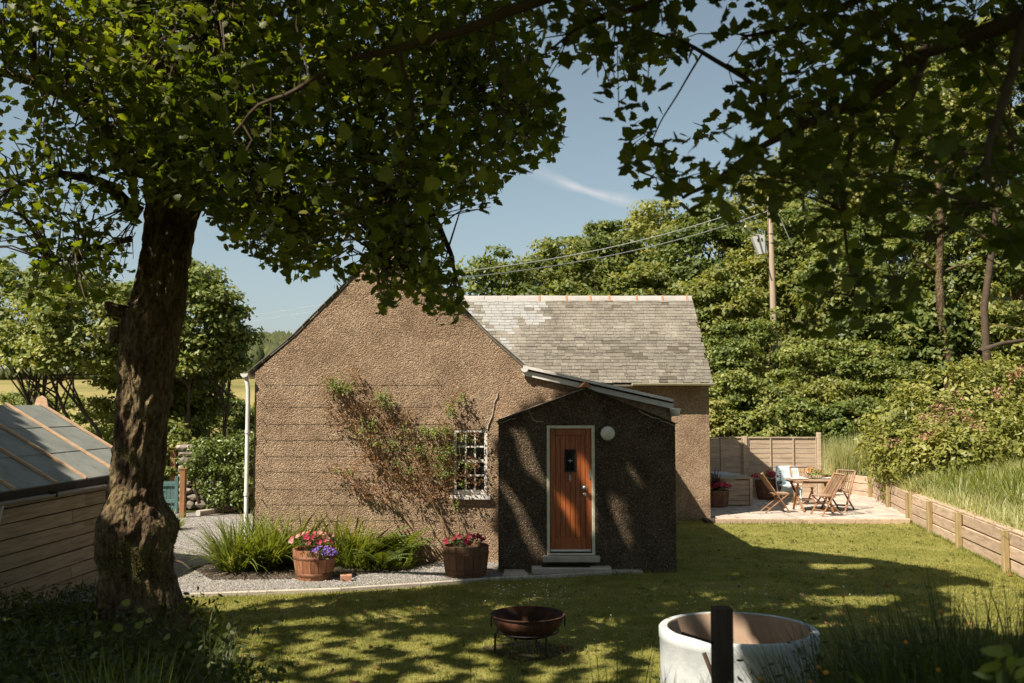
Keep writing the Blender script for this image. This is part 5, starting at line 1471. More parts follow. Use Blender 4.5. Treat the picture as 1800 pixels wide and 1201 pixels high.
def landing(P):
    """where the shadow of a point falls, as a picture position"""
    P = np.asarray(P, float)
    best = P + Ls * (P[:, 2:3] / 1.0)                       # on the ground
    def plane(Yp, x0, x1, ztop):
        t = (Yp - P[:, 1]) / Ls[1]
        Q = P + Ls * t[:, None]
        ok = (t > 0) & (Q[:, 0] > x0) & (Q[:, 0] < x1) & (Q[:, 2] > 0) & (Q[:, 2] < ztop(Q[:, 0]))
        best[ok] = Q[ok]
    plane(MY, LX, MR, lambda x: EZ + 0 * x)
    plane(GY, XL, LX, lambda x: np.interp(x, [XL, kl.x, apex.x, kr.x, XR, LX], [el.z, kl.z, apex.z, kr.z, er.z, LZ]))
    plane(PY_, pxl, pxr, lambda x: np.interp(x, [pxl, pap.x, pxr], [pel.z, pap.z, perr.z]))
    t = (TY - .3 - P[:, 1]) / Ls[1]; Q = P + Ls * t[:, None]
    ok = (t > 0) & (Q[:, 0] > -4.75) & (Q[:, 0] < -3.9) & (Q[:, 2] > 0) & (Q[:, 2] < 5); best[ok] = Q[ok]
    # shed roof
    t = P[:, 2] - 2.1; Q = P + Ls * t[:, None]
    ok = (t > 0) & (Q[:, 0] > SX(Q[:, 1]) - 1.79) & (Q[:, 0] < SX(Q[:, 1])) & (Q[:, 1] < SY1) & (Q[:, 1] > SY0); best[ok] = Q[ok]
    x, y, d = proj(best)
    return np.where(d > .5, x, -9999), np.where(d > .5, y, 9999)
def allowed(P, k=1.0):
    x, y = landing(P)
    bad = np.zeros(len(P), bool)
    for q_ in LIT: bad |= inpoly(x, y, q_)
    for q_ in DAPPLE: bad |= inpoly(x, y, q_) & (rng.random(len(P)) < .985 * k)
    for q_, th in zip(BIGD, BIGT): bad |= inpoly(x, y, q_) & (ripple(x, y * 1.4) > th) & (rng.random(len(P)) < .93)
    return ~bad

LC = [(-40, -40), (935, -40), (945, 60), (958, 120), (975, 160), (990, 215), (992, 262), (955, 290), (915, 300), (880, 322), (862, 372), (830, 368), (800, 345), (782, 375), (775, 410), (790, 440), (800, 480),
      (818, 555), (790, 568), (740, 548), (725, 515), (700, 545), (668, 552), (660, 510), (640, 478), (612, 500), (592, 515), (585, 470), (560, 470), (545, 486), (510, 494), (490, 470), (452, 470),
      (440, 440), (395, 432), (392, 400), (372, 385), (352, 365), (250, 350), (240, 400), (235, 455), (205, 520), (170, 545), (110, 545), (60, 535), (25, 520), (15, 430), (-40, 440)]
HOLES = [[(0, 130), (50, 150), (45, 260), (0, 270)], [(130, 190), (165, 200), (150, 235), (128, 225)], [(190, 328), (250, 335), (245, 352), (195, 350)], [(0, 420), (55, 440), (60, 480), (0, 490)],
         [(955, 30), (1000, 40), (990, 90), (960, 80)], [(590, 408), (640, 412), (632, 470), (598, 470)]]
FR1 = [(930, -60), (1900, -60), (1900, 240), (1800, 330), (1700, 300), (1560, 250), (1420, 300), (1350, 330), (1250, 350), (1100, 330), (1085, 250), (1030, 200), (1000, 130), (930, 110)]
FR2 = [(1180, 300), (1560, 240), (1600, 330), (1600, 560), (1540, 590), (1420, 590), (1410, 520), (1450, 440), (1380, 370), (1290, 400), (1230, 430), (1190, 380)]
FR3 = [(1650, 250), (1900, 260), (1900, 520), (1760, 480), (1720, 420), (1600, 380)]
SKYGAP = [[(1150, 120), (1290, 60), (1300, 130), (1260, 200), (1160, 250), (1120, 200)], [(1000, 90), (1040, 110), (1090, 250), (1090, 330), (985, 330), (992, 200)],
          [(1170, 300), (1210, 270), (1330, 200), (1340, 240), (1230, 310)], [(1180, 0), (1330, 10), (1300, 60), (1190, 40)]]

def near_limb(skel_arr, P):
    d = np.linalg.norm(skel_arr[None] - P[:, None], axis=2); i = d.argmin(1); return skel_arr[i], d[np.arange(len(P)), i]
SKL = np.array([tuple(p) for p in skel_l]); SKR = np.array([tuple(p) for p in skel_r])

def sprays(mask_fn, n, Yr, box_px, per, spread, hole=(), tries=9):
    """twig sprays: centres inside the pictured outline, at depths whose shadows fall where the photo is shaded"""
    C_ = []
    for _ in range(tries):
        px = U(box_px[0], box_px[2], n); py = U(box_px[1], box_px[3], n); m_ = mask_fn(px, py)
        for h in hole: m_ &= ~(inpoly(px, py, h) & (rng.random(n) < .9))
        px, py = px[m_], py[m_]; Y = U(Yr[0], Yr[1], len(px))
        b = (600.5 - py) / F; k = Y / (CP - b * SP)
        P = np.stack([(px - 900) / F * k, Y, EYE + (SP + b * CP) * k], 1)
        P = P[allowed(P)]
        C_.append(P)
        if sum(len(c_) for c_ in C_) >= n: break
    return np.concatenate(C_)[:n]
def leaves_at(Cn, per, spread, size, droop=.5):
    n = len(Cn)
    d = rng.normal(size=(n, per, 3)); d[..., 2] *= .55
    P = (Cn[:, None] + d * spread * .5).reshape(-1, 3)
    yaw = U(0, 6.283, n * per)
    Nn = rng.normal(size=(n * per, 3)) * .62 + np.array([0, 0, .75])
    S = U(size[0], size[1], n * per)
    return P, Nn, S, yaw
def filt(P, mask_fn, hole=(), soft=14):
    x, y, d = proj(P)
    jx, jy = x + rng.normal(size=len(P)) * soft * .4, y + rng.normal(size=len(P)) * soft * .4
    vis = (d > .3) & (x > -60) & (x < 1860) & (y > -60) & (y < 1260)
    ok = ~vis | mask_fn(jx, jy)
    for h in hole: ok &= ~(vis & inpoly(x, y, h) & (rng.random(len(P)) < .85))
    return ok & allowed(P)
mL = lambda x, y: inpoly(x, y, LC)
mR = lambda x, y: inpoly(x, y, FR1) | inpoly(x, y, FR2) | inpoly(x, y, FR3)

sets = {'l': [], 'r': []}
Cn = sprays(mL, 2150, (8.6, 12.8), (-40, -40, 1000, 570), 9, .5, HOLES)
P, Nn, S, yw = leaves_at(Cn, 11, .55, (.070, .115)); k = filt(P, mL, HOLES)
sets['l'].append((P[k], Nn[k], S[k], yw[k])); twigC = [Cn]
Cn2 = sprays(mL, 75, (4.6, 6.6), (380, -40, 960, 480), 6, .35, HOLES)
P, Nn, S, yw = leaves_at(Cn2, 5, .42, (.07, .11)); k = filt(P, mL, HOLES, 8)
sets['r'].append((P[k], Nn[k], S[k], yw[k])); twigR = [Cn2]
for msk, num, Yr, bx, sz, per in ((lambda x, y: inpoly(x, y, FR1), 400, (4.4, 7.5), (930, -60, 1900, 350), (.065, .11), 5),
                                  (lambda x, y: inpoly(x, y, FR2), 66, (3.8, 5.4), (1180, 230, 1620, 590), (.065, .105), 5),
                                  (lambda x, y: inpoly(x, y, FR3), 42, (3.4, 5.0), (1600, 250, 1900, 520), (.065, .105), 5),
                                  (lambda x, y: inpoly(x, y, FR1) & (rng.random(len(x)) < np.where(y > 130, .25, 1)), 130, (8.0, 11.0), (960, -60, 1900, 330), (.09, .13), 7)):
    c_ = sprays(msk, num, Yr, bx, per, .3, SKYGAP)
    P, Nn, S, yw = leaves_at(c_, per, .36, sz); k = filt(P, mR, SKYGAP, 6)
    sets['r'].append((P[k], Nn[k], S[k], yw[k])); twigR.append(c_)
# the crowns above and behind the camera that shade the lawn and porch
def overhead(n, xr, yr, zr, tree, per=16, spread=.9, size=(.19, .27)):
    c_ = np.stack([U(xr[0], xr[1], n), U(yr[0], yr[1], n), U(zr[0], zr[1], n)], 1)
    x, y, d = proj(c_)
    vis = (d > .2) & (x > -150) & (x < 1950) & (y > -110) & (y < 1300)
    c_ = c_[~vis]; c_ = c_[allowed(c_)]
    dd_ = rng.normal(size=(len(c_), per, 3)) * spread * np.array([.5, .5, .25])
    P = (c_[:, None] + dd_).reshape(-1, 3); m = len(P)
    x, y, d = proj(P); vis = (d > .2) & (x > -60) & (x < 1860) & (y > -60) & (y < 1300)
    k = ~vis & allowed(P) & ~(crown_lit(P) & (rng.random(m) < .91))
    P = P[k]; m = len(P)
    sets[tree].append((P, rng.normal(size=(m, 3)) * .5 + np.array([-.4, -.3, .8]), U(size[0], size[1], m), U(0, 6.283, m)))
CROWNLIT = [[(-60, -60), (260, -60), (260, 130), (-60, 150)], [(200, 100), (660, 90), (700, 280), (600, 440), (360, 420), (230, 320)], [(540, 440), (700, 430), (690, 590), (560, 600)], [(640, 0), (960, 0), (960, 120), (720, 200), (640, 180)],
            [(-60, 300), (220, 310), (240, 480), (-60, 480)], [(690, 220), (860, 200), (850, 360), (690, 360)]]
def crown_lit(P):
    r = np.zeros(len(P), bool)
    for Yc in (9.0, 10.0, 11.0):
        t = (Yc - P[:, 1]) / Ls[1]; Q = P + Ls * t[:, None]; x, y, d = proj(Q)
        for q_ in CROWNLIT: r |= inpoly(x, y, q_) & (t > 0)
    return r
overhead(750, (-9, 8), (-5, 7), (5.2, 10.5), 'r')
def shade(n, xr, yr, hr, per=16, spread=.9, size=(.19, .27)):
    """boughs placed so that their shade falls on the given stretch of ground"""
    T_0 = np.stack([U(xr[0], xr[1], n), U(yr[0], yr[1], n), np.zeros(n)], 1)
    h = U(hr[0], hr[1], n); c_ = T_0 - Ls * h[:, None]
    c_ = c_[allowed(c_)]
    dd_ = rng.normal(size=(len(c_), per, 3)) * spread * np.array([.5, .5, .25]); P = (c_[:, None] + dd_).reshape(-1, 3)
    x, y, d = proj(P); vis = (d > .2) & (x > -60) & (x < 1860) & (y > -40) & (y < 1300)
    k = ~vis & allowed(P) & ~(crown_lit(P) & (rng.random(len(P)) < .94)); P = P[k]; m = len(P)
    w = P[:, 0] < -.5 + .0 * P[:, 1]
    for key, mk in (('l', w), ('r', ~w)):
        q = P[mk]; m = len(q)
        sets[key].append((q, rng.normal(size=(m, 3)) * .5 + np.array([-.4, -.3, .8]), U(size[0], size[1], m), U(0, 6.283, m)))
shade(2700, (-7.5, 9.8), (7.5, 19.5), (6.3, 12.5))
shade(1900, (-.8, 9.8), (14.0, 20), (8.2, 13))
shade(500, (-6, 9.5), (5, 9), (4.5, 9))
tri_template = {}
leaf_me = bpy.data.meshes.new('leaf'); leaf_me.from_pydata([tuple(v) for v in SYC[0]], [], [tuple(int(i) for i in f) for f in SYC[1]]); leaf_me.materials.append(M['syc']); leaf_me.update()
for key, tree, mname in (('l', syc, 'crown'), ('r', otree, 'crown')):
    P = np.concatenate([s_[0] for s_ in sets[key]]); Nn = np.concatenate([s_[1] for s_ in sets[key]])
    S = np.concatenate([s_[2] for s_ in sets[key]]); yw = np.concatenate([s_[3] for s_ in sets[key]])
    Fm = frames(Nn, yw)
    ok = np.ones(len(P), bool)
    for fr in (.35, .9):
        st = rng.bit_generator.state; ok &= allowed(P + Fm[:, :, 1] * (S * fr)[:, None])
    P, Nn, S, yw, Fm = P[ok], Nn[ok], S[ok], yw[ok], Fm[ok]
    # hanging leaves: many blades tip downwards
    x, y, d = proj(P); vis = (d > .3) & (x > -20) & (x < 1820) & (y > -20) & (y < 1220)
    big = np.where(vis, S / np.maximum(d, .3), 0); order = np.argsort(-big)
    if key == 'l':
        order = order[:2400][::8]
    top = order[:300]
    for i in top:
        o = bpy.data.objects.new('leaf', leaf_me); COL.objects.link(o)
        Rm = Matrix([[float(Fm[i][a][b]) for b in range(3)] for a in range(3)]).to_4x4()
        o.parent = tree; w = WB[tree.name]; o.matrix_parent_inverse = Matrix.Translation(-w)
        o.location = Vector(P[i]); o.rotation_euler = Rm.to_euler(); o.scale = (S[i],) * 3
    rest = np.setdiff1d(np.arange(len(P)), top)
    V, Fc = scatter(SYS[0], SYS[1], P[rest], Fm[rest], S[rest])
    o = link(mname, np_mesh(mname, V, Fc, M['syc']), kind='stuff'); hook(o, tree)
    print('leaves', key, len(P))
# twigs that carry the sprays
def twigs(Cs, SK, tree, keep, rmax, mx):
    Cs = np.concatenate(Cs); a, d = near_limb(SK, Cs)
    mb = MB(); n = 0
    for c_, s_, dd_ in zip(Cs, a, d):
        if dd_ > mx or dd_ < .12 or random.random() > keep: continue
        p, q = Vector(s_), Vector(c_)
        if tree is otree:
            x, y, _ = proj(np.array([tuple(p.lerp(q, f_)) for f_ in (.3, .6, .9)]))
            if any(inpoly(x, y, h).any() for h in SKYGAP): continue
        m_ = (p + q) / 2 + Vector((random.uniform(-.08, .08), random.uniform(-.08, .08), .10 * dd_))
        mb.tube([p, m_, q], [rmax, rmax * .6, .003], 4, cap=False); n += 1
    o = part(mb, 'twigs', M['twig'], tree); o['kind'] = 'stuff'
twigs(twigC, SKL, syc, .75, .013, 2.2)
twigs(twigR, SKR, otree, .9, .005, .75)

# ------------------------------------------------------------------ woodland trees, hedges, shrubs
def crown(c, rad, n_cl, per, cr, ls, mat, T=RH, bottom=-.35, name='crown', tree=None, extra=None):
    P, Nn = [], []
    cen = []
    while len(cen) < n_cl:
        d = rng.normal(size=3); d /= np.linalg.norm(d)
        if d[2] < bottom: continue
        if d[1] > .55 and rng.random() < .7: continue            # fewer on the side turned away from the garden
        r = rng.uniform(.62, 1.0)
        wob = 1 + .18 * noise.noise(Vector(d * 2.1) + Vector(c) * .3)
        cen.append(np.array(c) + d * r * wob * np.array(rad))
    for q in cen:
        r_ = cr * rng.uniform(.65, 1.3)
        p_, n_ = blob(q + rng.normal(size=3) * .1, r_, per, up=.45, squash=(1.15, 1.1, .55), shell=.15); P.append(p_); Nn.append(n_)
    P = np.concatenate(P); Nn = np.concatenate(Nn)
    me = cloud_mesh(name, P, Nn, U(ls * .7, ls * 1.3, len(P)), M[mat], T)
    o = link(name, me)
    if tree is not None: hook(o, tree)
    return o, cen
def tree(name, label, base, top, rad, n_cl, per, cr, ls, mat='bgleaf', group=None, trunk=.16, stems=1, bottom=-.35, lean=0.0, cat='tree', bark='bark', limbs=7):
    """base (x,y,z); crown centre height top - rad_z"""
    t = thing(name, label, cat, base, group)
    c = (base[0] + lean, base[1], top - rad[2])
    o, cen = crown(c, rad, n_cl, per, cr, ls, mat, bottom=bottom, tree=t)
    mb = MB()
    for s_ in range(stems):
        a = random.uniform(0, 6.28) if stems > 1 else 0; rr = .25 if stems > 1 else 0
        b0 = Vector((base[0] + rr * math.cos(a), base[1] + rr * math.sin(a), base[2] - .3))
        mid = Vector((base[0] + lean * .4 + rr * 3 * math.cos(a), base[1], base[2] + (c[2] - base[2]) * .55))
        end = Vector((c[0] + rr * 4 * math.cos(a), c[1], c[2] + rad[2] * .3))
        mb.tube([b0, mid, end], [trunk, trunk * .7, trunk * .25], 8)
        for k in range(limbs):
            q = Vector(cen[random.randrange(len(cen))]); s0 = b0.lerp(mid, .6).lerp(end, random.uniform(0, .7))
            mb.tube([s0, (s0 + q) / 2 + Vector((0, 0, -.15)), q], [trunk * .4, trunk * .22, .01], 5, cap=False)
    part(mb, 'trunk', M[bark], t, True)
    return t
woods = [  # px of centre, py of top, depth, half width px, label
    (815, 492, 38, 70, 'low dark tree at the left end of the wood behind the roof'),
    (880, 412, 42, 85, 'rounded dark green tree above the left part of the roof ridge'),
    (975, 392, 44, 80, 'yellowish tree above the middle of the roof ridge'),
    (1060, 368, 47, 95, 'broad bright tree behind the middle of the slate roof'),
    (1150, 338, 50, 95, 'tree high on the slope above the right part of the roof'),
    (1120, 440, 40, 80, 'shorter tree just behind the right part of the roof ridge'),
    (1010, 465, 38, 75, 'low bushy tree directly behind the roof ridge'),
    (930, 478, 36, 60, 'small bushy tree directly behind the ridge near its terracotta joints'),
    (1245, 330, 46, 95, 'tree left of the utility pole'),
    (1260, 440, 39, 75, 'leafy tree between the roof end and the utility pole'),
    (1345, 280, 48, 95, 'tall tree right behind the utility pole top'),
    (1330, 400, 42, 70, 'dense tree behind the grey transformer'),
    (1410, 330, 42, 80, 'tree immediately right of the utility pole'),
    (1450, 190, 52, 110, 'tall tree high on the slope right of the pole'),
    (1480, 400, 37, 75, 'bright tree behind the hanging leaf cluster'),
    (1560, 120, 54, 115, 'very tall tree at the top of the wood'),
    (1570, 330, 42, 85, 'woodland tree left of the pale trunk'),
    (1650, 40, 56, 120, 'very tall tree beside the pale trunk at the right'),
    (1680, 300, 40, 90, 'woodland tree above the big flowering shrub'),
    (1770, 10, 52, 120, 'tallest tree at the right edge of the wood'),
    (1790, 290, 38, 90, 'woodland tree at the right edge above the shrub'),
    (1900, 150, 44, 110, 'woodland tree mostly outside the right edge'),
    (1540, 470, 36, 70, 'small woodland tree above the garden fence corner'),
    (1640, 480, 34, 65, 'small dark tree with bare lower trunk above the shrub'),
    (1740, 480, 34, 65, 'small dark tree leaning over the shrub at the right')]
for i, (px, py, Y, hw, lab) in enumerate(woods):
    tp_ = at(px, py, Y); bx_ = tp_.x; bz = hillz(bx_, Y)
    r = hw / F * Y
    hgt = max(2.5, tp_.z - bz)
    rz = min(hgt * .55, r * 1.35)
    area = r * rz * 10
    tree('woodland_tree', lab, (bx_, Y, bz), tp_.z - .75, (r, r * .8, rz), int(90 + area * .9), 88, .22 * r + .20, .20 if Y < 45 else .24, group='trees of the wood behind the cottage', trunk=.14 + .01 * hgt, bottom=-.75)
# pale trunks showing in the wood at the right
for (pts, Y, r, lab) in (([(1668, 640), (1655, 560), (1650, 480), (1655, 400), (1648, 300), (1640, 250)], 33, .16, 'pale ivy-flecked bare trunk standing in the wood above the shrub'),
                         ([(1735, 640), (1730, 540), (1745, 430), (1752, 360), (1748, 300)], 32, .13, 'thin dark bare trunk at the right of the wood'),
                         ([(1722, 616), (1760, 604), (1830, 594)], 31, .07, 'fallen bough lying across the slope above the shrub')):
    P_ = [at(x, y, Y) for x, y in pts]
    t = thing('bare_trunk', lab, 'tree trunk', P_[0])
    part(MB().tube([P_[0] - Vector((0, 0, 1.5 if r > .1 else 0))] + P_, [r * 1.2] + [r * (1 - .1 * i) for i in range(len(P_))], 9), 'trunk', M['twig' if r < .14 else 'bark'], t, True)
    cs = [p for p in P_[1:]]
    for p in cs[1:]:
        for s_ in (-1, 1):
            q = p + Vector((s_ * random.uniform(.6, 1.6), random.uniform(-.5, .5), random.uniform(.3, 1.0)))
            part(MB().tube([p, (p + q) / 2 + Vector((0, 0, .1)), q], [r * .4, r * .25, .01], 5), 'branch', M['bark'], t)
# mid-distance shrubs between patio and wood
shr = [(1275, 575, 33.5, 48, 'bush', 'pale olive shrub beside the gable end of the slate roof'), (1340, 560, 34.2, 50, 'bush', 'shrub around the foot of the utility pole'), (1410, 600, 33, 48, 'bush', 'greyish shrub right of the pole foot'),
       (1290, 655, 31.8, 42, 'bush', 'shrub above the left fence panel'), (1360, 665, 31.8, 45, 'bgleaf', 'dark green shrub above the middle of the fence'), (1440, 660, 32.2, 50, 'bgleaf', 'dark shrub behind the fence end post'),
       (1500, 600, 33, 55, 'bush', 'yellow-green broad-leaved shrub above the fence end'), (1570, 620, 32.5, 50, 'bgleaf', 'shrub in the shade left of the big flowering shrub'), (1265, 712, 30.8, 30, 'rhodo', 'low shrub touched with orange directly behind the left fence panel'),
       (1330, 725, 30.8, 34, 'bush', 'low bright shrub directly behind the middle of the fence'), (1395, 705, 31, 38, 'bush', 'bright shrub just left of the fence end post'), (1462, 715, 31.2, 34, 'bush', 'low bright shrub just right of the fence end post'),
       (1530, 705, 31.4, 40, 'bgleaf', 'dark shrub hollow behind the tall dry grass'), (1620, 560, 35, 55, 'bgleaf', 'shrub below the pale bare trunk'), (1700, 590, 34, 55, 'bgleaf', 'shrub in the wood edge above the flowering shrub'),
       (1780, 570, 34, 55, 'bgleaf', 'shrub in the wood edge at the right of the frame'), (1240, 610, 33, 36, 'bush', 'shrub just clearing the roof corner')]
for px, py, Y, hw, mt, lab in shr:
    tp_ = at(px, py, Y); r = hw / F * Y * 1.15; bz = hillz(tp_.x, Y)
    hgt = max(1.0, tp_.z - bz)
    t = thing('shrub', lab, 'shrub', (tp_.x, Y, bz), 'shrubs along the foot of the wood')
    crown((tp_.x, Y, bz + hgt * .5), (r, r * .8, hgt * .52), 95, 100, .26 * r + .12, .13, mt, bottom=-.9, name='foliage', tree=t)
    mb = MB()
    for k in range(5):
        a = random.uniform(0, 6.28); mb.tube([(tp_.x, Y, bz - .1), (tp_.x + .2 * r * math.cos(a), Y + .2 * r * math.sin(a), bz + hgt * .4), (tp_.x + .6 * r * math.cos(a), Y + .6 * r * math.sin(a), bz + hgt * .8)], [.05, .035, .01], 5)
    part(mb, 'stems', M['twig'], t)
# big rhododendron on the bank
rb = thing('rhododendron', 'huge rounded rhododendron with fading pink flowers on the bank at the right', 'shrub', (11.2, 26.0, hillz(11.2, 26)))
P, Nn, S = [], [], []
lobes = [((12.6, 26.3, 2.5), (2.6, 1.6, 1.75)), ((10.9, 26.6, 1.7), (1.25, 1.2, 1.15)), ((14.6, 26.8, 2.6), (2.2, 1.6, 1.9)), ((11.6, 25.4, 1.5), (1.5, 1.0, 1.0)), ((13.3, 25.0, 1.9), (1.5, 1.0, 1.2)), ((16.0, 26, 2.4), (1.8, 1.6, 1.8))]
lobes = [(at(1700, 752, 26.5), (2.3, 1.5, 1.65)), (at(1608, 775, 26.2), (1.25, 1.2, 1.25)), (at(1800, 740, 27), (2.2, 1.6, 1.75)), (at(1650, 800, 25.4), (1.4, .9, .95)), (at(1590, 830, 26.0), (.75, .6, .7)), (at(1900, 740, 26.5), (2.2, 1.6, 1.7)), (at(1730, 795, 25.0), (1.5, .8, .95)), (at(1625, 838, 24.9), (.8, .55, .55)), (at(1680, 838, 24.3), (.9, .5, .5)), (at(1800, 800, 24.6), (1.3, .7, .8)), (at(1600, 790, 25.3), (.95, .7, .95)), (at(1640, 812, 24.6), (1.1, .7, .85)), (at(1600, 845, 24.6), (.55, .4, .38)), (at(1652, 828, 24.0), (.95, .6, .60)), (at(1705, 800, 24.0), (1.0, .6, .6)), (at(1570, 800, 25.8), (.6, .6, .85))]
for c_, rd in lobes:
    n_cl = int(85 * rd[0] * rd[2])
    for k in range(n_cl):
        d = rng.normal(size=3); d /= np.linalg.norm(d)
        if d[2] < -.6 or (d[1] > .5): continue
        q = np.array(c_) + d * np.array(rd) * rng.uniform(.86, 1.02)
        # a rosette: leaves spread round a shoot tip
        m = 26; an = U(0, 6.283, m); el_ = U(-.3, .8, m)
        for s_ in range(1): pass
        p_ = q + rng.normal(size=(m, 3)) * .14
        P.append(p_); Nn.append(np.tile(d, (m, 1)) * .8 + rng.normal(size=(m, 3)) * .5 + np.array([0, 0, .5])); S.append(U(.10, .19, m))
P, Nn, S = np.concatenate(P), np.concatenate(Nn), np.concatenate(S)
o = link('foliage', cloud_mesh('foliage', P, Nn, S, M['rhodo'], OV), kind='stuff'); hook(o, rb)
mb = MB()
for c_, rd in lobes:
    for k in range(5):
        d = rng.normal(size=3); d /= np.linalg.norm(d); q = Vector(np.array(c_) + d * np.array(rd) * .8)
        b0 = Vector((c_[0], 26.2, hillz(c_[0], 26.2) - .1)); mb.tube([b0, (b0 + q) / 2 + Vector((0, 0, .1)), q], [.06, .04, .012], 5, cap=False)
part(mb, 'stems', M['twig'], rb)
cand = [(1655, 715), (1640, 722), (1670, 735), (1690, 735), (1625, 740), (1700, 730), (1660, 750), (1645, 765), (1785, 658), (1775, 662), (1792, 655), (1760, 700), (1720, 760), (1632, 768), (1618, 765), (1560, 775), (1748, 690), (1680, 700), (1710, 745), (1650, 738), (1800, 700)]
for (px, py) in cand:
    for rep in range(2):
        dirv = (at(px + random.uniform(-8, 8), py + random.uniform(-6, 6), 26) - Vector((0, 0, EYE)))
        hit = None
        for t in np.linspace(.85, 1.1, 60):
            p = Vector((0, 0, EYE)) + dirv * float(t)
            if any(sum(((p[i] - c_[i]) / rd[i]) ** 2 for i in range(3)) < 1.02 for c_, rd in lobes): hit = p; break
        if hit is None: continue
        m = 17; pp_ = np.array(hit) + rng.normal(size=(m, 3)) * .085 + np.array([0, -.08, .03])
        o = link('flower_cluster', cloud_mesh('flower_cluster', pp_, rng.normal(size=(m, 3)) + np.array([-.3, -.8, .5]), U(.06, .10, m), M['salmon' if random.random() < .5 else 'palepink'], OV), kind='stuff'); hook(o, rb)

# left background: trees behind the shed, field hedge, ivy
for (bx_, by_, topy, cx_, cy_, r_px, Y, lab, ncl) in (
    (205, 800, 490, 140, 590, 130, 27.5, 'spreading many-stemmed tree behind the shed roof', 130),
    (290, 800, 484, 330, 590, 96, 28.5, 'leafy tree showing right of the big trunk against the sky', 170),
    (60, 800, 465, 40, 570, 110, 30, 'tree at the far left edge behind the shed', 90),
    (310, 800, 640, 325, 705, 62, 30.5, 'low tree filling the gap beside the big trunk above the gate', 80),
    (250, 800, 520, 265, 690, 85, 29.5, 'tree hidden mostly behind the big trunk', 90)):
    c_ = at(cx_, cy_, Y); b0 = at(bx_, 713, Y); r = r_px / F * Y; top = at(cx_, topy, Y).z; rz = top - c_.z + .15
    t = thing('garden_tree', lab, 'tree', (b0.x, Y, 0), 'garden trees behind the shed')
    o, cen = crown(tuple(c_), (r, r * .8, rz), int(ncl * 1.5), 100, .46, .15, 'bush', T=RH, bottom=-.72, tree=t)
    mb = MB()
    for k in range(4):
        q = Vector(cen[random.randrange(len(cen))]); b1_ = Vector((b0.x + .15 * k, Y, -.2))
        m_ = b1_.lerp(q, .5) + Vector((.35 * (k - 1.5), 0, -.1))
        mb.tube([b1_, b1_.lerp(m_, .5), m_, q], [.08, .07, .05, .015], 8)
        for j in range(5):
            w = Vector(cen[random.randrange(len(cen))]); s0 = m_.lerp(q, random.uniform(0, .6)); mb.tube([s0, (s0 + w) / 2, w], [.03, .018, .006], 5, cap=False)
    part(mb, 'trunk', M['twig'], t, True)
# bushes below, beyond the wall
for (px, py, Y, hw, lab) in ((350, 715, 34, 45, 'hedge bush beyond the stone wall, left of the field gap'), (400, 708, 35, 45, 'bright hedge bush beyond the ivy at the foot of the field'), (445, 722, 36, 40, 'hedge bush just left of the white downpipe'),
                             (240, 735, 33, 60, 'bush behind the big trunk beyond the shed'), (130, 710, 34, 60, 'bush behind the shed ridge'), (40, 700, 35, 60, 'bush behind the near part of the shed ridge'), (300, 760, 27, 30, 'small bush above the teal gate')):
    tp_ = at(px, py, Y); r = hw / F * Y * 1.2
    t = thing('hedge_bush', lab, 'bush', (tp_.x, Y, gz(tp_.x, Y)), 'bushes beyond the garden wall')
    crown((tp_.x, Y, tp_.z * .5), (r, r * .8, tp_.z * .62 + .1), 90, 95, .34, .13, 'bush', bottom=-.9, name='foliage', tree=t)
    part(MB().tube([(tp_.x, Y, -.4), (tp_.x + .1, Y, tp_.z * .7)], [.08, .02], 6), 'stem', M['twig'], t)
iv = thing('ivy_hedge', 'dense dark glossy ivy mounding over the old wall left of the cottage', 'ivy', (-5.8, 24.8, 0))
P, Nn = [], []
for (px, py, Y, rx, rz) in ((362, 792, 25.1, .35, .22), (390, 786, 25.1, .4, .22), (420, 783, 25.1, .4, .22), (446, 782, 25.2, .4, .25), (345, 815, 24.7, .45, .35), (375, 810, 24.6, .5, .4), (410, 800, 24.6, .6, .42), (440, 800, 24.8, .6, .42), (400, 845, 24.5, .65, .5), (430, 850, 24.6, .6, .5), (370, 855, 24.7, .35, .4), (395, 875, 24.6, .5, .3), (355, 830, 24.8, .35, .3), (450, 840, 25.2, .6, .6), (425, 880, 24.7, .35, .2)):
    c_ = at(px, py, Y)
    for k in range(26):
        d = rng.normal(size=3); d /= np.linalg.norm(d)
        if d[1] > .4: continue
        p_, n_ = blob(np.array(c_) + d * np.array([rx, .35, rz]) * rng.uniform(.7, 1), .17, 30, up=.3); P.append(p_); Nn.append(n_)
P, Nn = np.concatenate(P), np.concatenate(Nn)
o = link('foliage', cloud_mesh('foliage', P, Nn, U(.06, .11, len(P)), M['ivy'], RH), kind='stuff'); hook(o, iv)
mb = MB()
for k in range(7):
    a = at(350 + k * 14, 885, 24.7); b = at(345 + k * 15, 815, 24.6); mb.tube([a, (a + b) / 2 + Vector((random.uniform(-.2, .2), -.1, 0)), b], [.05, .035, .02], 5)
part(mb, 'stems', M['twig'], iv)

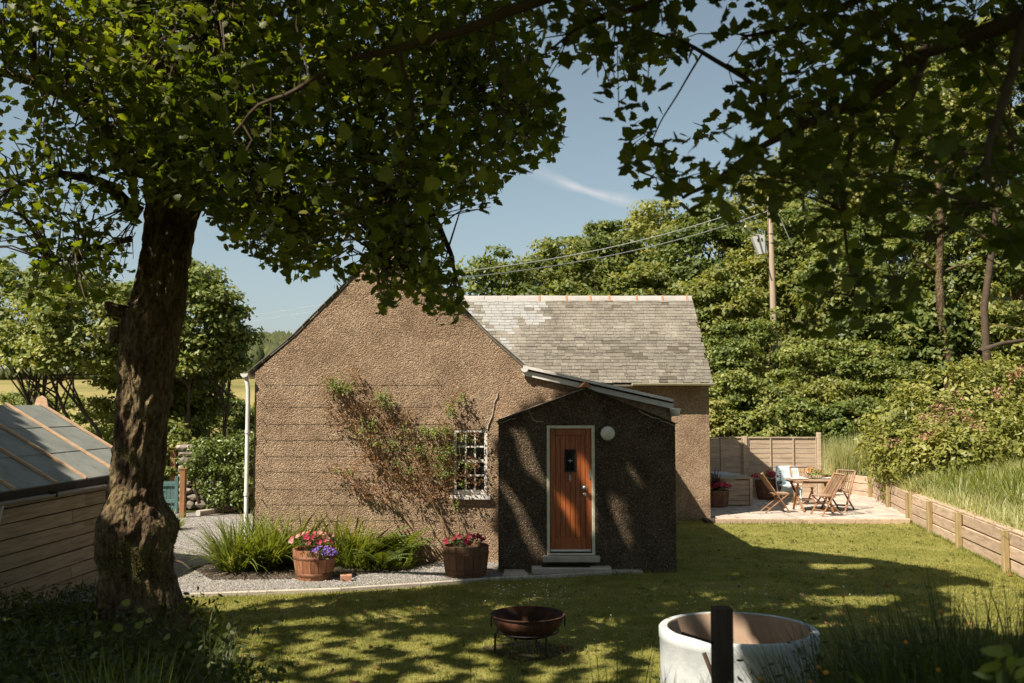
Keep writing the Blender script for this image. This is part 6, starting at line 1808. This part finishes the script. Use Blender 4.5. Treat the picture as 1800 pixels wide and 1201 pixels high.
# far side of the valley: conifer plantation and hedgerow
cv = [(0, 0, 1.0)] ; cf = []
for ring_, (rr, z) in enumerate(((.20, .62), (.34, .25), (.16, .05))):
    for k in range(5): cv.append((rr * math.cos(k * 1.2566 + ring_ * .5), rr * math.sin(k * 1.2566 + ring_ * .5), z))
for k in range(5):
    cf.append((0, 1 + k, 1 + (k + 1) % 5))
    for r_ in (0, 1):
        a, b = 1 + r_ * 5 + k, 1 + r_ * 5 + (k + 1) % 5; cf += [(a, a + 5, b), (b, a + 5, b + 5)]
px = U(-60, 620, 9000); Yc = U(258, 372, 9000)
X = (px - 900) / F * Yc
Z = np.array([gz(a, b) for a, b in zip(X, Yc)])
P = np.stack([X, Yc, Z], 1)
S = U(6.5, 10, len(P)) * np.interp(px, [120, 380], [.35, 1.0])
Fm = frames(np.tile([[0, 0, 1.]], (len(P), 1)) + rng.normal(size=(len(P), 3)) * .02, U(0, 6.28, len(P)))
V, Fc = scatter(np.array(cv, float), np.array(cf), P, Fm, S)
link('conifer_forest', np_mesh('conifer_forest', V, Fc, M['conifer']), kind='stuff')
for (px_, py_, r, lab) in ((432, 640, 2.6, 'round bush at the top edge of the far field beside the gutter'), (405, 650, 2.0, 'small bush at the top edge of the far field'), (385, 655, 1.6, 'low hedgerow bush at the far field corner')):
    Y = 250; c_ = at(px_, py_ + 8, Y)
    t = thing('field_bush', lab, 'bush', (c_.x, Y, gz(c_.x, Y)), 'bushes along the far field')
    crown((c_.x, Y, gz(c_.x, Y) + r * .8), (r * 1.5, r, r), 24, 40, r * .4, .8, 'bush', bottom=-.5, name='foliage', tree=t)

# ------------------------------------------------------------------ border plants by the gable wall
def clump(c, n, L, W, tilt, curl, label, name='leafy_clump', mat='blade', rad=.18, cat='plant', seg=5, az=None):
    t = thing(name, label, cat, c)
    a = U(0, 6.283, n) if az is None else U(az[0], az[1], n); r_ = rad * np.sqrt(rng.random(n))
    P = np.stack([c[0] + r_ * np.cos(a), c[1] + r_ * np.sin(a), np.full(n, c[2])], 1)
    V, Fc = blades(P, a + rng.normal(size=n) * .4, U(*tilt, n), U(*L, n), U(*W, n), U(*curl, n), seg)
    o = link('leaves', np_mesh('leaves', V, Fc, M[mat]), kind='stuff'); hook(o, t); return t
def g2(px, py, z=0): p = gr(px, py, z); return (p.x, p.y, z)
for (px, py, n, L, lab) in ((412, 1004, 230, (.6, 1.2), 'arching strap-leaved clump farthest left at the house corner'), (462, 1000, 240, (.6, 1.2), 'arching strap-leaved clump at the foot of the white downpipe'),
                            (508, 985, 170, (.6, 1.1), 'strap-leaved clump behind the sunlit barrel'), (590, 988, 190, (.6, 1.15), 'upright bright strap-leaved clump right of the sunlit barrel'),
                            (622, 998, 130, (.5, .95), 'shorter strap-leaved clump beside the loose brick'), (560, 975, 110, (.6, 1.05), 'tall strap leaves against the wall behind the barrel'), (698, 1000, 70, (.2, .42), 'low pale leafy tuft right of the ferns'),
                            (655, 1002, 50, (.2, .4), 'low leafy tuft in front of the ferns')):
    c_ = g2(px, py); c_ = (c_[0], min(c_[1], 16.85) + .05, 0)
    clump(c_, int(n * 1.5), L, (.018, .034), (.05, .95), (.3, 1.5), lab, az=None, rad=.24)
def frond_plant(c, nf, L, label):
    t = thing('fern', label, 'fern', c)
    for k in range(nf):
        a = 2 * math.pi * k / nf + random.uniform(-.3, .3); Lf = L * random.uniform(.75, 1.1); pts = []
        th = random.uniform(.15, .5); p = Vector(c); dir_ = Vector((math.cos(a), math.sin(a) * .8 - .15, 0)).normalized()
        N_ = 16
        for i in range(N_ + 1):
            pts.append(p.copy()); p = p + (dir_ * math.sin(th) + Vector((0, 0, math.cos(th)))) * Lf / N_; th += 1.35 / N_
        mb = MB(); mb.tube(pts, [.006] * len(pts), 4, cap=False)
        side = Vector((-dir_.y, dir_.x, 0))
        for i in range(2, N_):
            w = Lf * .26 * math.sin(math.pi * (i / N_) ** .75) + .01; tg = (pts[i + 1] - pts[i - 1]).normalized()
            for s_ in (-1, 1):
                q = pts[i]; e = q + side * s_ * w + tg * w * .25 - Vector((0, 0, w * .15)); h_ = tg * Lf / N_ * .42
                mb.add([q - h_, q + h_, e], [(0, 1, 2)] if s_ < 0 else [(1, 0, 2)])
        part(mb, 'frond', M['fern'], t)
for (px, py, n, L, lab) in ((655, 985, 16, .98, 'large green fern against the gable wall, the left one'), (705, 990, 16, 1.0, 'large green fern against the gable wall, nearest the rose stems'), (672, 1003, 11, .65, 'small fern in front of the two large ferns')):
    c_ = g2(px, py); frond_plant((c_[0], min(c_[1], 16.75), 0), n, L, lab)
clump(g2(302, 932), 110, (.25, .5), (.02, .035), (.1, .9), (.3, 1.3), 'bright leafy clump in the gravel below the teal gate', rad=.15)
MB().sheet([(x, y, .012) for x, y in [(gr(372, 1020).x, gr(372, 1020).y), (gr(560, 1018).x, gr(560, 1018).y), (gr(720, 1002).x, gr(720, 1002).y), (-1.3, 16.98), (-5.0, 16.98), (-5.3, 16.5)]]).build('flower_bed', M['soil'], kind='structure')

# climbing rose on the gable wall
rose = thing('climbing_rose', 'sparse climbing rose with bare woody stems trained over the gable wall and window', 'climbing plant', at(790, 985, GY - .15))
def W2(x, y, off=.14): return at(560 + x / 4.0, 650 + y / 4.0, GY - off)
stems = [([(770, 1300), (700, 1160), (600, 1030), (520, 930), (420, 870), (330, 870), (250, 815)], .020), ([(740, 1250), (650, 1090), (560, 980), (480, 900), (410, 770), (390, 600), (330, 500), (270, 330), (245, 250), (290, 110), (240, 20)], .013),
         ([(930, 1200), (880, 1080), (800, 930), (690, 820), (600, 740), (560, 600), (500, 430), (420, 250), (370, 200)], .015), ([(980, 1200), (985, 1060), (950, 940), (860, 800), (780, 620), (830, 480), (900, 430), (1060, 460), (1160, 480)], .011),
         ([(900, 1190), (840, 1010), (740, 760), (690, 600), (620, 420), (600, 330), (640, 290)], .010), ([(820, 1180), (760, 1080), (660, 900), (540, 780), (440, 560), (300, 450), (180, 380), (60, 340)], .009),
         ([(800, 920), (780, 780), (880, 660), (900, 480), (880, 380), (940, 240), (1010, 160)], .009), ([(870, 800), (960, 760), (1040, 750), (1120, 820)], .006), ([(880, 660), (960, 640), (1080, 660), (1130, 650)], .006),
         ([(330, 870), (240, 760), (180, 700), (90, 720)], .006), ([(400, 600), (330, 620), (270, 680)], .006), ([(170, 990), (130, 1080)], .005), ([(540, 800), (480, 700), (440, 480), (380, 320), (300, 290), (150, 190), (80, 80)], .009),
         ([(480, 700), (420, 560), (240, 410), (130, 300), (60, 120)], .008), ([(700, 830), (720, 700), (640, 560), (560, 420), (460, 360), (470, 200)], .008)]
sp = []
for pts, r in stems:
    P_ = []
    for i, (a, b) in enumerate(zip(pts, pts[1:])):
        for t in (0, .33, .66):
            P_.append(W2(a[0] + (b[0] - a[0]) * t + random.uniform(-6, 6), a[1] + (b[1] - a[1]) * t + random.uniform(-6, 6), random.uniform(.08, .20)))
    P_.append(W2(*pts[-1], .12)); sp += P_
    part(MB().tube(P_, [r * (1 - .6 * i / len(P_)) for i in range(len(P_))], 6), 'stem', M['stem'], rose, True)
mb = MB()
for k in range(1100):                          # thin side shoots
    p = sp[random.randrange(len(sp))]
    if p.z < 1.0 and random.random() < .8: continue
    a = random.uniform(.2, 2.9); L = random.uniform(.06, .30)
    q = p + Vector((math.cos(a) * L * .6, -random.uniform(-.02, .12), math.sin(a) * L)); mb.tube([p, (p + q) / 2 + Vector((0, -.02, 0)), q], [.003, .0025, .0015], 3, cap=False)
o = part(mb, 'side_shoots', M['stem'], rose); o['kind'] = 'stuff'
P, Nn, S = [], [], []
for (x, y, rx, ry, n) in ((110, 110, 90, 70, 420), (190, 130, 70, 60, 280), (450, 200, 75, 60, 320), (480, 250, 60, 50, 160), (400, 530, 80, 60, 150), (520, 520, 90, 70, 120), (740, 430, 60, 50, 200), (820, 440, 70, 50, 260), (900, 430, 60, 50, 200),
                          (700, 560, 110, 80, 260), (860, 620, 80, 90, 380), (920, 560, 60, 60, 220), (880, 740, 80, 60, 230), (930, 280, 50, 70, 220), (1010, 200, 40, 60, 100), (1020, 480, 80, 30, 120), (1040, 680, 60, 40, 110), (1000, 800, 60, 40, 60),
                          (220, 720, 40, 40, 50), (130, 720, 30, 30, 26), (960, 950, 30, 50, 50), (600, 420, 90, 70, 90), (560, 660, 120, 60, 90), (300, 430, 100, 90, 120), (380, 380, 80, 90, 110), (640, 700, 100, 80, 90)):
    for i in range(n): 
        if random.random() < .30: continue
        a = random.uniform(0, 6.28); rr = abs(random.gauss(0, .62))
        P.append(tuple(W2(x + rx * rr * math.cos(a), y + ry * rr * math.sin(a), random.uniform(.04, .34))))
P = np.array(P)
o = link('foliage', cloud_mesh('foliage', P, rng.normal(size=(len(P), 3)) * .6 + np.array([-.3, -.5, .5]), U(.028, .055, len(P)), M['bush'], RH), kind='stuff'); hook(o, rose)
P = np.array([tuple(sp[random.randrange(len(sp))] + Vector((random.uniform(-.12, .12), random.uniform(-.08, .06), random.uniform(-.12, .12)))) for _ in range(3400)])
P = P[P[:, 2] > 1.0]
o = link('dry_leaves', cloud_mesh('dry_leaves', P, rng.normal(size=(len(P), 3)) + np.array([0, -.5, 0]), U(.03, .055, len(P)), M['rust_leaf'], RH), kind='stuff'); hook(o, rose)

# ------------------------------------------------------------------ grass
lp = [(x, y) for x, y in lawn_poly]
parts_ = []
for (n, y0, y1, L, W) in ((34000, 8.5, 12.2, (.025, .055), .007), (46000, 12.2, 16.5, (.025, .05), .008), (26000, 16.5, 23, (.02, .045), .010)):
    poly = [(-9, y0), (9.2, y0), (9.2, y1), (-9, y1)]
    x = U(-8, 9, n); y = U(y0, y1, n); m_ = inpoly(x, y, lp)
    px_, _, d_ = proj(np.stack([x, y, 0 * x], 1)); m_ &= (px_ > -100) & (px_ < 1950)
    x, y = x[m_], y[m_]; n = len(x); k = 3
    X = np.repeat(x, k) + rng.normal(size=n * k) * .012; Yq = np.repeat(y, k) + rng.normal(size=n * k) * .012
    P = np.stack([X, Yq, np.full(n * k, .006)], 1)
    patch = np.array([noise.noise(Vector((a * .9, b * .9, 5))) for a, b in zip(x, y)])
    Lg = U(*L, n * k) * np.repeat(1 + .5 * patch, k)
    V, Fc = blades(P, U(0, 6.28, n * k), U(.1, .9, n * k), Lg, np.full(n * k, W), U(0, .6, n * k), 1)
    parts_.append((V, Fc))
off = 0; VV, FF = [], []
for V, Fc in parts_: VV.append(V); FF.append(Fc + off); off += len(V)
link('lawn_grass', np_mesh('lawn_grass', np.concatenate(VV), np.concatenate(FF), M['turf']), kind='stuff')
# tufts along edges (kerb, wall foot, patio)
P = []
for a, b, n in ((kerb[1], kerb[-1], 900), (WALLP[1], WALLP[2], 900), (Vector((4.6, 22.38, 0)), WALLP[2], 500), (Vector((2.8, 16, 0)), Vector((2.8, 23, 0)), 300), (Vector((pxl, 15.95, 0)), Vector((pxr, 15.95, 0)), 260), (Vector((3.8, 22.95, 0)), Vector((4.56, 22.9, 0)), 120)):
    for i in range(n):
        p = a.lerp(b, random.random()); s_ = -1 if a is not WALLP[1] else -1
        P.append((p.x + random.gauss(0, .03) - (.06 if a is WALLP[1] else 0), p.y - abs(random.gauss(0, .05)) - .02, 0))
P = np.array(P); n = len(P)
V, Fc = blades(P, U(0, 6.28, n), U(.1, .7, n), U(.05, .12, n), np.full(n, .008), U(0, .9, n), 2)
link('edge_grass', np_mesh('edge_grass', V, Fc, M['blade']), kind='stuff')
# daisies
dz = pts_in([(gr(820, 1045).x, gr(820, 1045).y), (gr(1010, 1080).x, gr(1010, 1080).y), (gr(1000, 1030).x, gr(1000, 1030).y), (gr(850, 1030).x, gr(850, 1030).y)], 60)
dz = np.concatenate([dz, pts_in([(-5, 12), (5, 12), (5, 15.0), (-3, 13.8)], 60)])
P = np.concatenate([dz, np.full((len(dz), 1), .055)], 1)
T6 = (np.array([(math.cos(i * 1.047), math.sin(i * 1.047), 0) for i in range(6)], float), np.array([(0, 1, 2), (0, 2, 3), (0, 3, 4), (0, 4, 5)]))
link('daisies', cloud_mesh('daisies', P, np.tile([[0, -.3, 1.]], (len(P), 1)), U(.008, .015, len(P)), M['daisy'], T6), kind='stuff')
fl_ = pts_in([(-3.6, 11), (-1, 8.5), (8, 8.5), (8, 16), (2.9, 18), (2.7, 15.5), (-1, 14.8), (-3.6, 13.4)], 190)
P = np.concatenate([fl_, U(.03, .05, len(fl_))[:, None]], 1)
link('fallen_leaves', cloud_mesh('fallen_leaves', P, rng.normal(size=(len(P), 3)) * .4 + np.array([0, 0, 1.]), U(.04, .09, len(P)), M['rust_leaf'], SYS), kind='stuff')
wn_ = pts_in([(-3.6, 11), (-1, 8.5), (8.3, 8.5), (8.8, 22), (4.6, 22), (2.9, 18), (2.7, 15.5), (-1, 14.8), (-3.6, 13.4)], 420)
P = np.repeat(np.concatenate([wn_, np.full((len(wn_), 1), .012)], 1), 9, 0) + np.stack([rng.normal(size=420 * 9) * .035, rng.normal(size=420 * 9) * .035, U(.0, .03, 420 * 9)], 1)
link('lawn_weeds', cloud_mesh('lawn_weeds', P, rng.normal(size=(len(P), 3)) * .35 + np.array([0, 0, 1.]), U(.03, .06, len(P)), M['weed'], OV), kind='stuff')
# long grass on the bank
def grass_field(name, pts, L, W, mat, tilt=(.02, .5), curl=(.1, 1.0), seg=3):
    n = len(pts); V, Fc = blades(pts, U(0, 6.28, n), U(*tilt, n), U(*L, n), U(*W, n), U(*curl, n), seg)
    return link(name, np_mesh(name, V, Fc, M[mat]), kind='stuff')
P = []
wl2 = [WALLP[0], WALLP[1], WALLP[2], mid, WALLP[3]]
for i in range(30000):
    k = random.random(); a = wl2[min(3, int(k * 4))]; b = wl2[min(3, int(k * 4)) + 1]; p = a.lerp(b, (k * 4) % 1)
    d = .12 + random.random() ** 1.4 * 5.5; x, y = p.x + d, p.y + random.uniform(-.4, .4)
    P.append((x, y, hillz(x, y) - .03))
P = np.array(P)
grass_field('bank_grass', P, (.15, .55), (.008, .018), 'grassy', (.05, .9), (.4, 1.9), 4)
P = P[::3] + np.array([0, 0, 0]); grass_field('bank_grass', P, (.3, .62), (.004, .008), 'grassy', (.05, .5), (.2, 1.2))
n = 14 * 190; B = []
for (px, py, Y) in ((1640, 890, 22.5), (1690, 905, 21), (1740, 915, 19.6), (1790, 930, 18.4), (1700, 870, 23), (1760, 880, 21.5), (1620, 870, 24.2), (1810, 890, 20), (1720, 845, 24), (1790, 850, 23), (1665, 878, 22.8), (1775, 905, 19.8), (1800, 870, 21.5), (1735, 880, 22)):
    p = at(px, py, Y); B.append((p.x, Y, hillz(p.x, Y) - .02))
B = np.repeat(np.array(B), 190, 0); a = U(0, 6.28, n); B = B + np.stack([np.cos(a) * U(0, .32, n), np.sin(a) * U(0, .32, n), 0 * a], 1)
V, Fc = blades(B, a, U(.1, 1.0, n), U(.35, .8, n), U(.012, .024, n), U(.5, 1.7, n), 4)
link('bank_clumps', np_mesh('bank_clumps', V, Fc, M['blade']), kind='stuff')
P = []
for i in range(5000):
    x = random.uniform(at(1440, 800, 30).x, at(1550, 800, 30).x); y = random.uniform(28.9, 31.5); P.append((x, y, hillz(x, y) - .03))
grass_field('tall_dry_grass', np.array(P), (.5, 1.3), (.008, .018), 'grassy', (.02, .3), (.0, .6))
P = []
for i in range(9000):
    x = random.uniform(-3, 9.5); y = random.uniform(30.7, 34); P.append((x, y, hillz(x, y) - .03))
grass_field('slope_grass', np.array(P), (.3, .7), (.012, .025), 'bush')

# ------------------------------------------------------------------ undergrowth in the near foreground
def weeds(name, label, c, n, L, W, leaves=0, ls=.08, mat='weed', rad=.25, cat='weeds', fl=None):
    t = thing(name, label, cat, c)
    a = U(0, 6.283, n); r_ = rad * np.sqrt(rng.random(n)); P = np.stack([c[0] + r_ * np.cos(a), c[1] + r_ * np.sin(a), np.full(n, c[2] - .03)], 1)
    V, Fc = blades(P, a, U(.02, .45, n), U(*L, n), U(*W, n), U(.0, .9, n), 5)
    o = link('stems', np_mesh('stems', V, Fc, M[mat]), kind='stuff'); hook(o, t)
    if leaves:
        Pl = np.stack([c[0] + rng.normal(size=leaves) * rad * .7, c[1] + rng.normal(size=leaves) * rad * .7, c[2] + U(.02, L[1] * .75, leaves)], 1)
        o = link('leaves', cloud_mesh('leaves', Pl, rng.normal(size=(leaves, 3)) * .6 + np.array([0, -.2, .7]), U(ls * .6, ls * 1.3, leaves), M[mat], OV), kind='stuff'); hook(o, t)
    if fl:
        for k in range(fl[1]):
            mb = MB(); h = random.uniform(.6, 1.0) * L[1]; p = Vector((c[0] + random.gauss(0, rad * .7), c[1] + random.gauss(0, rad * .5), c[2] + h))
            flower(mb, p, (random.uniform(-.5, .5), -.7, .6), fl[2]); part(mb, 'flower', M[fl[0]], t); part(MB().tube([p, p - Vector((.01, 0, h))], .0018, 3), 'stalk', M['weed'], t)
    return t
def onbank(px, py, Y):
    x = (px - 900) / F * Y; return (x, Y, gz(x, Y))
random.seed(21)
# left: leafy undergrowth round the trunk and along the shed
wl_list = [(60, 9.6, 'dark leafy weeds against the shed boards at the left edge', 260), (150, 10.2, 'dark weeds between the shed and the big trunk', 240), (20, 8.4, 'shaded nettle patch at the lower left corner', 240),
           (230, 9.6, 'broad-leaved weeds in front of the big trunk', 200), (330, 9.9, 'leafy weeds at the right root of the big trunk', 200), (120, 8.2, 'low shaded weeds at the bottom left', 220), (380, 9.2, 'grassy weeds right of the trunk roots', 140), (270, 8.3, 'low weeds below the trunk at the bottom edge', 220)]
for px, Y, lab, nl in wl_list:
    c_ = onbank(px, 0, Y); weeds('weed_patch', lab, c_, 90, (.3, .7), (.008, .016), nl, .09, rad=.42)
c_ = onbank(235, 0, 9.3); t = thing('lime_seedling', 'young broad-leaved seedling with bright leaves at the foot of the trunk', 'seedling', c_)
for (x, y, s_) in ((215, 1065, .13), (240, 1072, .11), (200, 1098, .15), (235, 1104, .14), (175, 1118, .12), (255, 1090, .10), (300, 1115, .11), (330, 1140, .12), (160, 1150, .13), (345, 1158, .11), (282, 1135, .1), (370, 1163, .12)):
    p = at(x, y, 9.3 + random.uniform(-.2, .2)); 
    me = cloud_mesh('leaf', np.array([tuple(p)]), np.array([[random.uniform(-.4, .4), -.6, .7]]), np.array([s_ * .72]), M['blade'], (np.array([(0, 0, 0), (.36, .2, -.04), (.42, .5, -.05), (.25, .8, -.04), (0, 1, -.02), (-.25, .8, -.04), (-.42, .5, -.05), (-.36, .2, -.04)], float), np.array([(0, 1, 7), (1, 2, 7), (2, 6, 7), (2, 3, 6), (3, 5, 6), (3, 4, 5)])))
    o = link('leaf', me); hook(o, t)
    part(MB().tube([p, p.lerp(Vector(c_), .5) + Vector((0, 0, .03)), Vector(c_)], .003, 4), 'stalk', M['twig'], t)
def mass(name, cen, per, L, W, leaves, ls, rad, mat='weed', tilt=(.02, .45), curl=(0, .9)):
    cen = np.array(cen); n = len(cen) * per
    B = np.repeat(cen, per, 0); a = U(0, 6.283, n); r_ = rad * np.sqrt(rng.random(n))
    B = B + np.stack([r_ * np.cos(a), r_ * np.sin(a), np.full(n, -.03)], 1)
    V, Fc = blades(B, a, U(*tilt, n), U(*L, n), U(*W, n), U(*curl, n), 4)
    link(name, np_mesh(name, V, Fc, M[mat]), kind='stuff')
    if leaves:
        n = len(cen) * leaves; B = np.repeat(cen, leaves, 0) + np.stack([rng.normal(size=n) * rad * .7, rng.normal(size=n) * rad * .7, U(.02, L[1] * .75, n)], 1)
        link(name, cloud_mesh(name, B, rng.normal(size=(n, 3)) * .6 + np.array([0, -.2, .7]), U(ls * .6, ls * 1.3, n), M[mat], OV), kind='stuff')
cen = []
for k in range(46):
    Y = random.uniform(7.9, 12.2); xr = -1.9 - (Y - 7.6) * .42 - random.random() * (3.6 if Y > 9 else 2.4)
    cen.append((xr, Y, gz(xr, Y)))
mass('undergrowth', cen, 60, (.25, .62), (.007, .015), 190, .085, .42)
# long dry grass ears at the bottom left
for px, Y, lab, n in ((180, 7.2, 'tuft of lit grass blades with feathery ears at the bottom left', 120), (250, 6.6, 'lit long grass tuft at the bottom edge below the trunk', 140), (420, 6.0, 'thin dark grass stems at the bottom edge right of the trunk', 40), (520, 6.0, 'few thin grass stems at the bottom edge', 26),
                      (640, 5.8, 'thin grass stems at the bottom edge left of the fire bowl', 26), (840, 5.8, 'thin grass stems at the bottom edge below the fire bowl', 30), (960, 5.6, 'sparse grass stems at the bottom edge right of the fire bowl', 30), (1080, 5.4, 'thin stalks just left of the pale ring', 40)):
    weeds('grass_tuft', lab, onbank(px, 0, Y), n, (.5, .95), (.005, .011), 0, mat='weed' if px > 300 else 'blade', rad=.22, cat='grass tuft')
# right: tall grasses and hawkweed
cen = [onbank(random.uniform(1440, 1830), 0, random.uniform(5.4, 7.4)) for k in range(24)]
mass('tall_grass', cen, 150, (.5, 1.05), (.005, .012), 60, .055, .34)
mass('tall_grass', [onbank(random.uniform(1560, 1850), 0, random.uniform(4.6, 6.2)) for k in range(16)], 46, (.9, 1.35), (.006, .012), 0, .05, .3, tilt=(.02, .35), curl=(.2, 1.3))
mass('broad_grass', [onbank(px, 0, Y) for px, Y in ((1535, 5.4), (1580, 5.2), (1600, 5.6), (1545, 5.0), (1612, 5.0))], 16, (.7, 1.0), (.018, .034), 0, .05, .12, mat='blade', tilt=(.05, .3), curl=(.6, 1.6))
mass('undergrowth', [onbank(random.uniform(1420, 1830), 0, random.uniform(3.6, 4.6)) for k in range(30)], 80, (.35, .75), (.005, .012), 190, .06, .3)
mass('undergrowth', [onbank(random.uniform(380, 1400), 0, random.uniform(3.4, 4.2)) for k in range(26)], 22, (.3, .68), (.004, .009), 30, .05, .3)
rl = [(1130, 4.8, 'dark weeds against the left side of the pale ring', 70, 120), (1220, 4.6, 'weeds in front of the pale ring left of the dark post', 60, 120), (1330, 4.6, 'weeds in front of the pale ring right of the dark post', 70, 160), (1400, 4.8, 'orange-flowered weeds covering the right side of the ring', 80, 200),
      (1470, 5.0, 'orange-flowered weeds just right of the pale ring', 90, 160), (1540, 5.2, 'tall weeds with upright pale leaves right of the ring', 110, 180), (1620, 5.0, 'tangled tall grass left of the lower right corner', 150, 140), (1690, 5.3, 'tall arching grass at the lower right', 170, 100),
      (1760, 5.0, 'tall dark grass rising in front of the retaining wall', 190, 100), (1810, 5.6, 'tall dark grass at the right edge of the frame', 170, 80), (1580, 4.2, 'low dark weeds at the bottom edge right of the ring', 80, 220), (1700, 4.0, 'low dark weeds at the bottom right', 80, 240), (1480, 4.1, 'low dark weeds at the bottom edge beside the ring', 80, 240),
      (1790, 4.1, 'low dark weeds in the lower right corner', 80, 220), (1380, 3.9, 'low dark weeds at the bottom edge in front of the ring', 70, 200)]
for px, Y, lab, n, nl in rl:
    tall = Y > 4.5 and px > 1500
    weeds('weed_patch', lab, onbank(px, 0, Y), int(n * 1.6), (.45, 1.12 if tall else .75), (.006, .014), nl, .055, rad=.30, fl=('orange', 4, .011) if 1380 < px < 1650 else None)
fx = thing('foxglove', 'blurred leafy foxglove spike close to the camera at the lower right', 'plant', onbank(1762, 0, 3.3))
c_ = Vector(onbank(1762, 0, 3.3)); top = at(1762, 1130, 3.3)
part(MB().tube([c_, top], [.012, .006], 6), 'stem', M['weed'], fx)
P = []; 
for k in range(60): 
    t_ = random.random(); p = c_.lerp(top, .35 + .65 * t_); P.append((p.x + random.gauss(0, .03), p.y + random.gauss(0, .03), p.z))
P = np.array(P); o = link('leaves', cloud_mesh('leaves', P, rng.normal(size=(60, 3)) + np.array([0, -.4, .3]), U(.06, .11, 60), M['blade'], OV)); hook(o, fx)
print('faces', sum(len(o.data.polygons) for o in COL.objects if o.type == 'MESH'), 'objects', len(COL.objects))
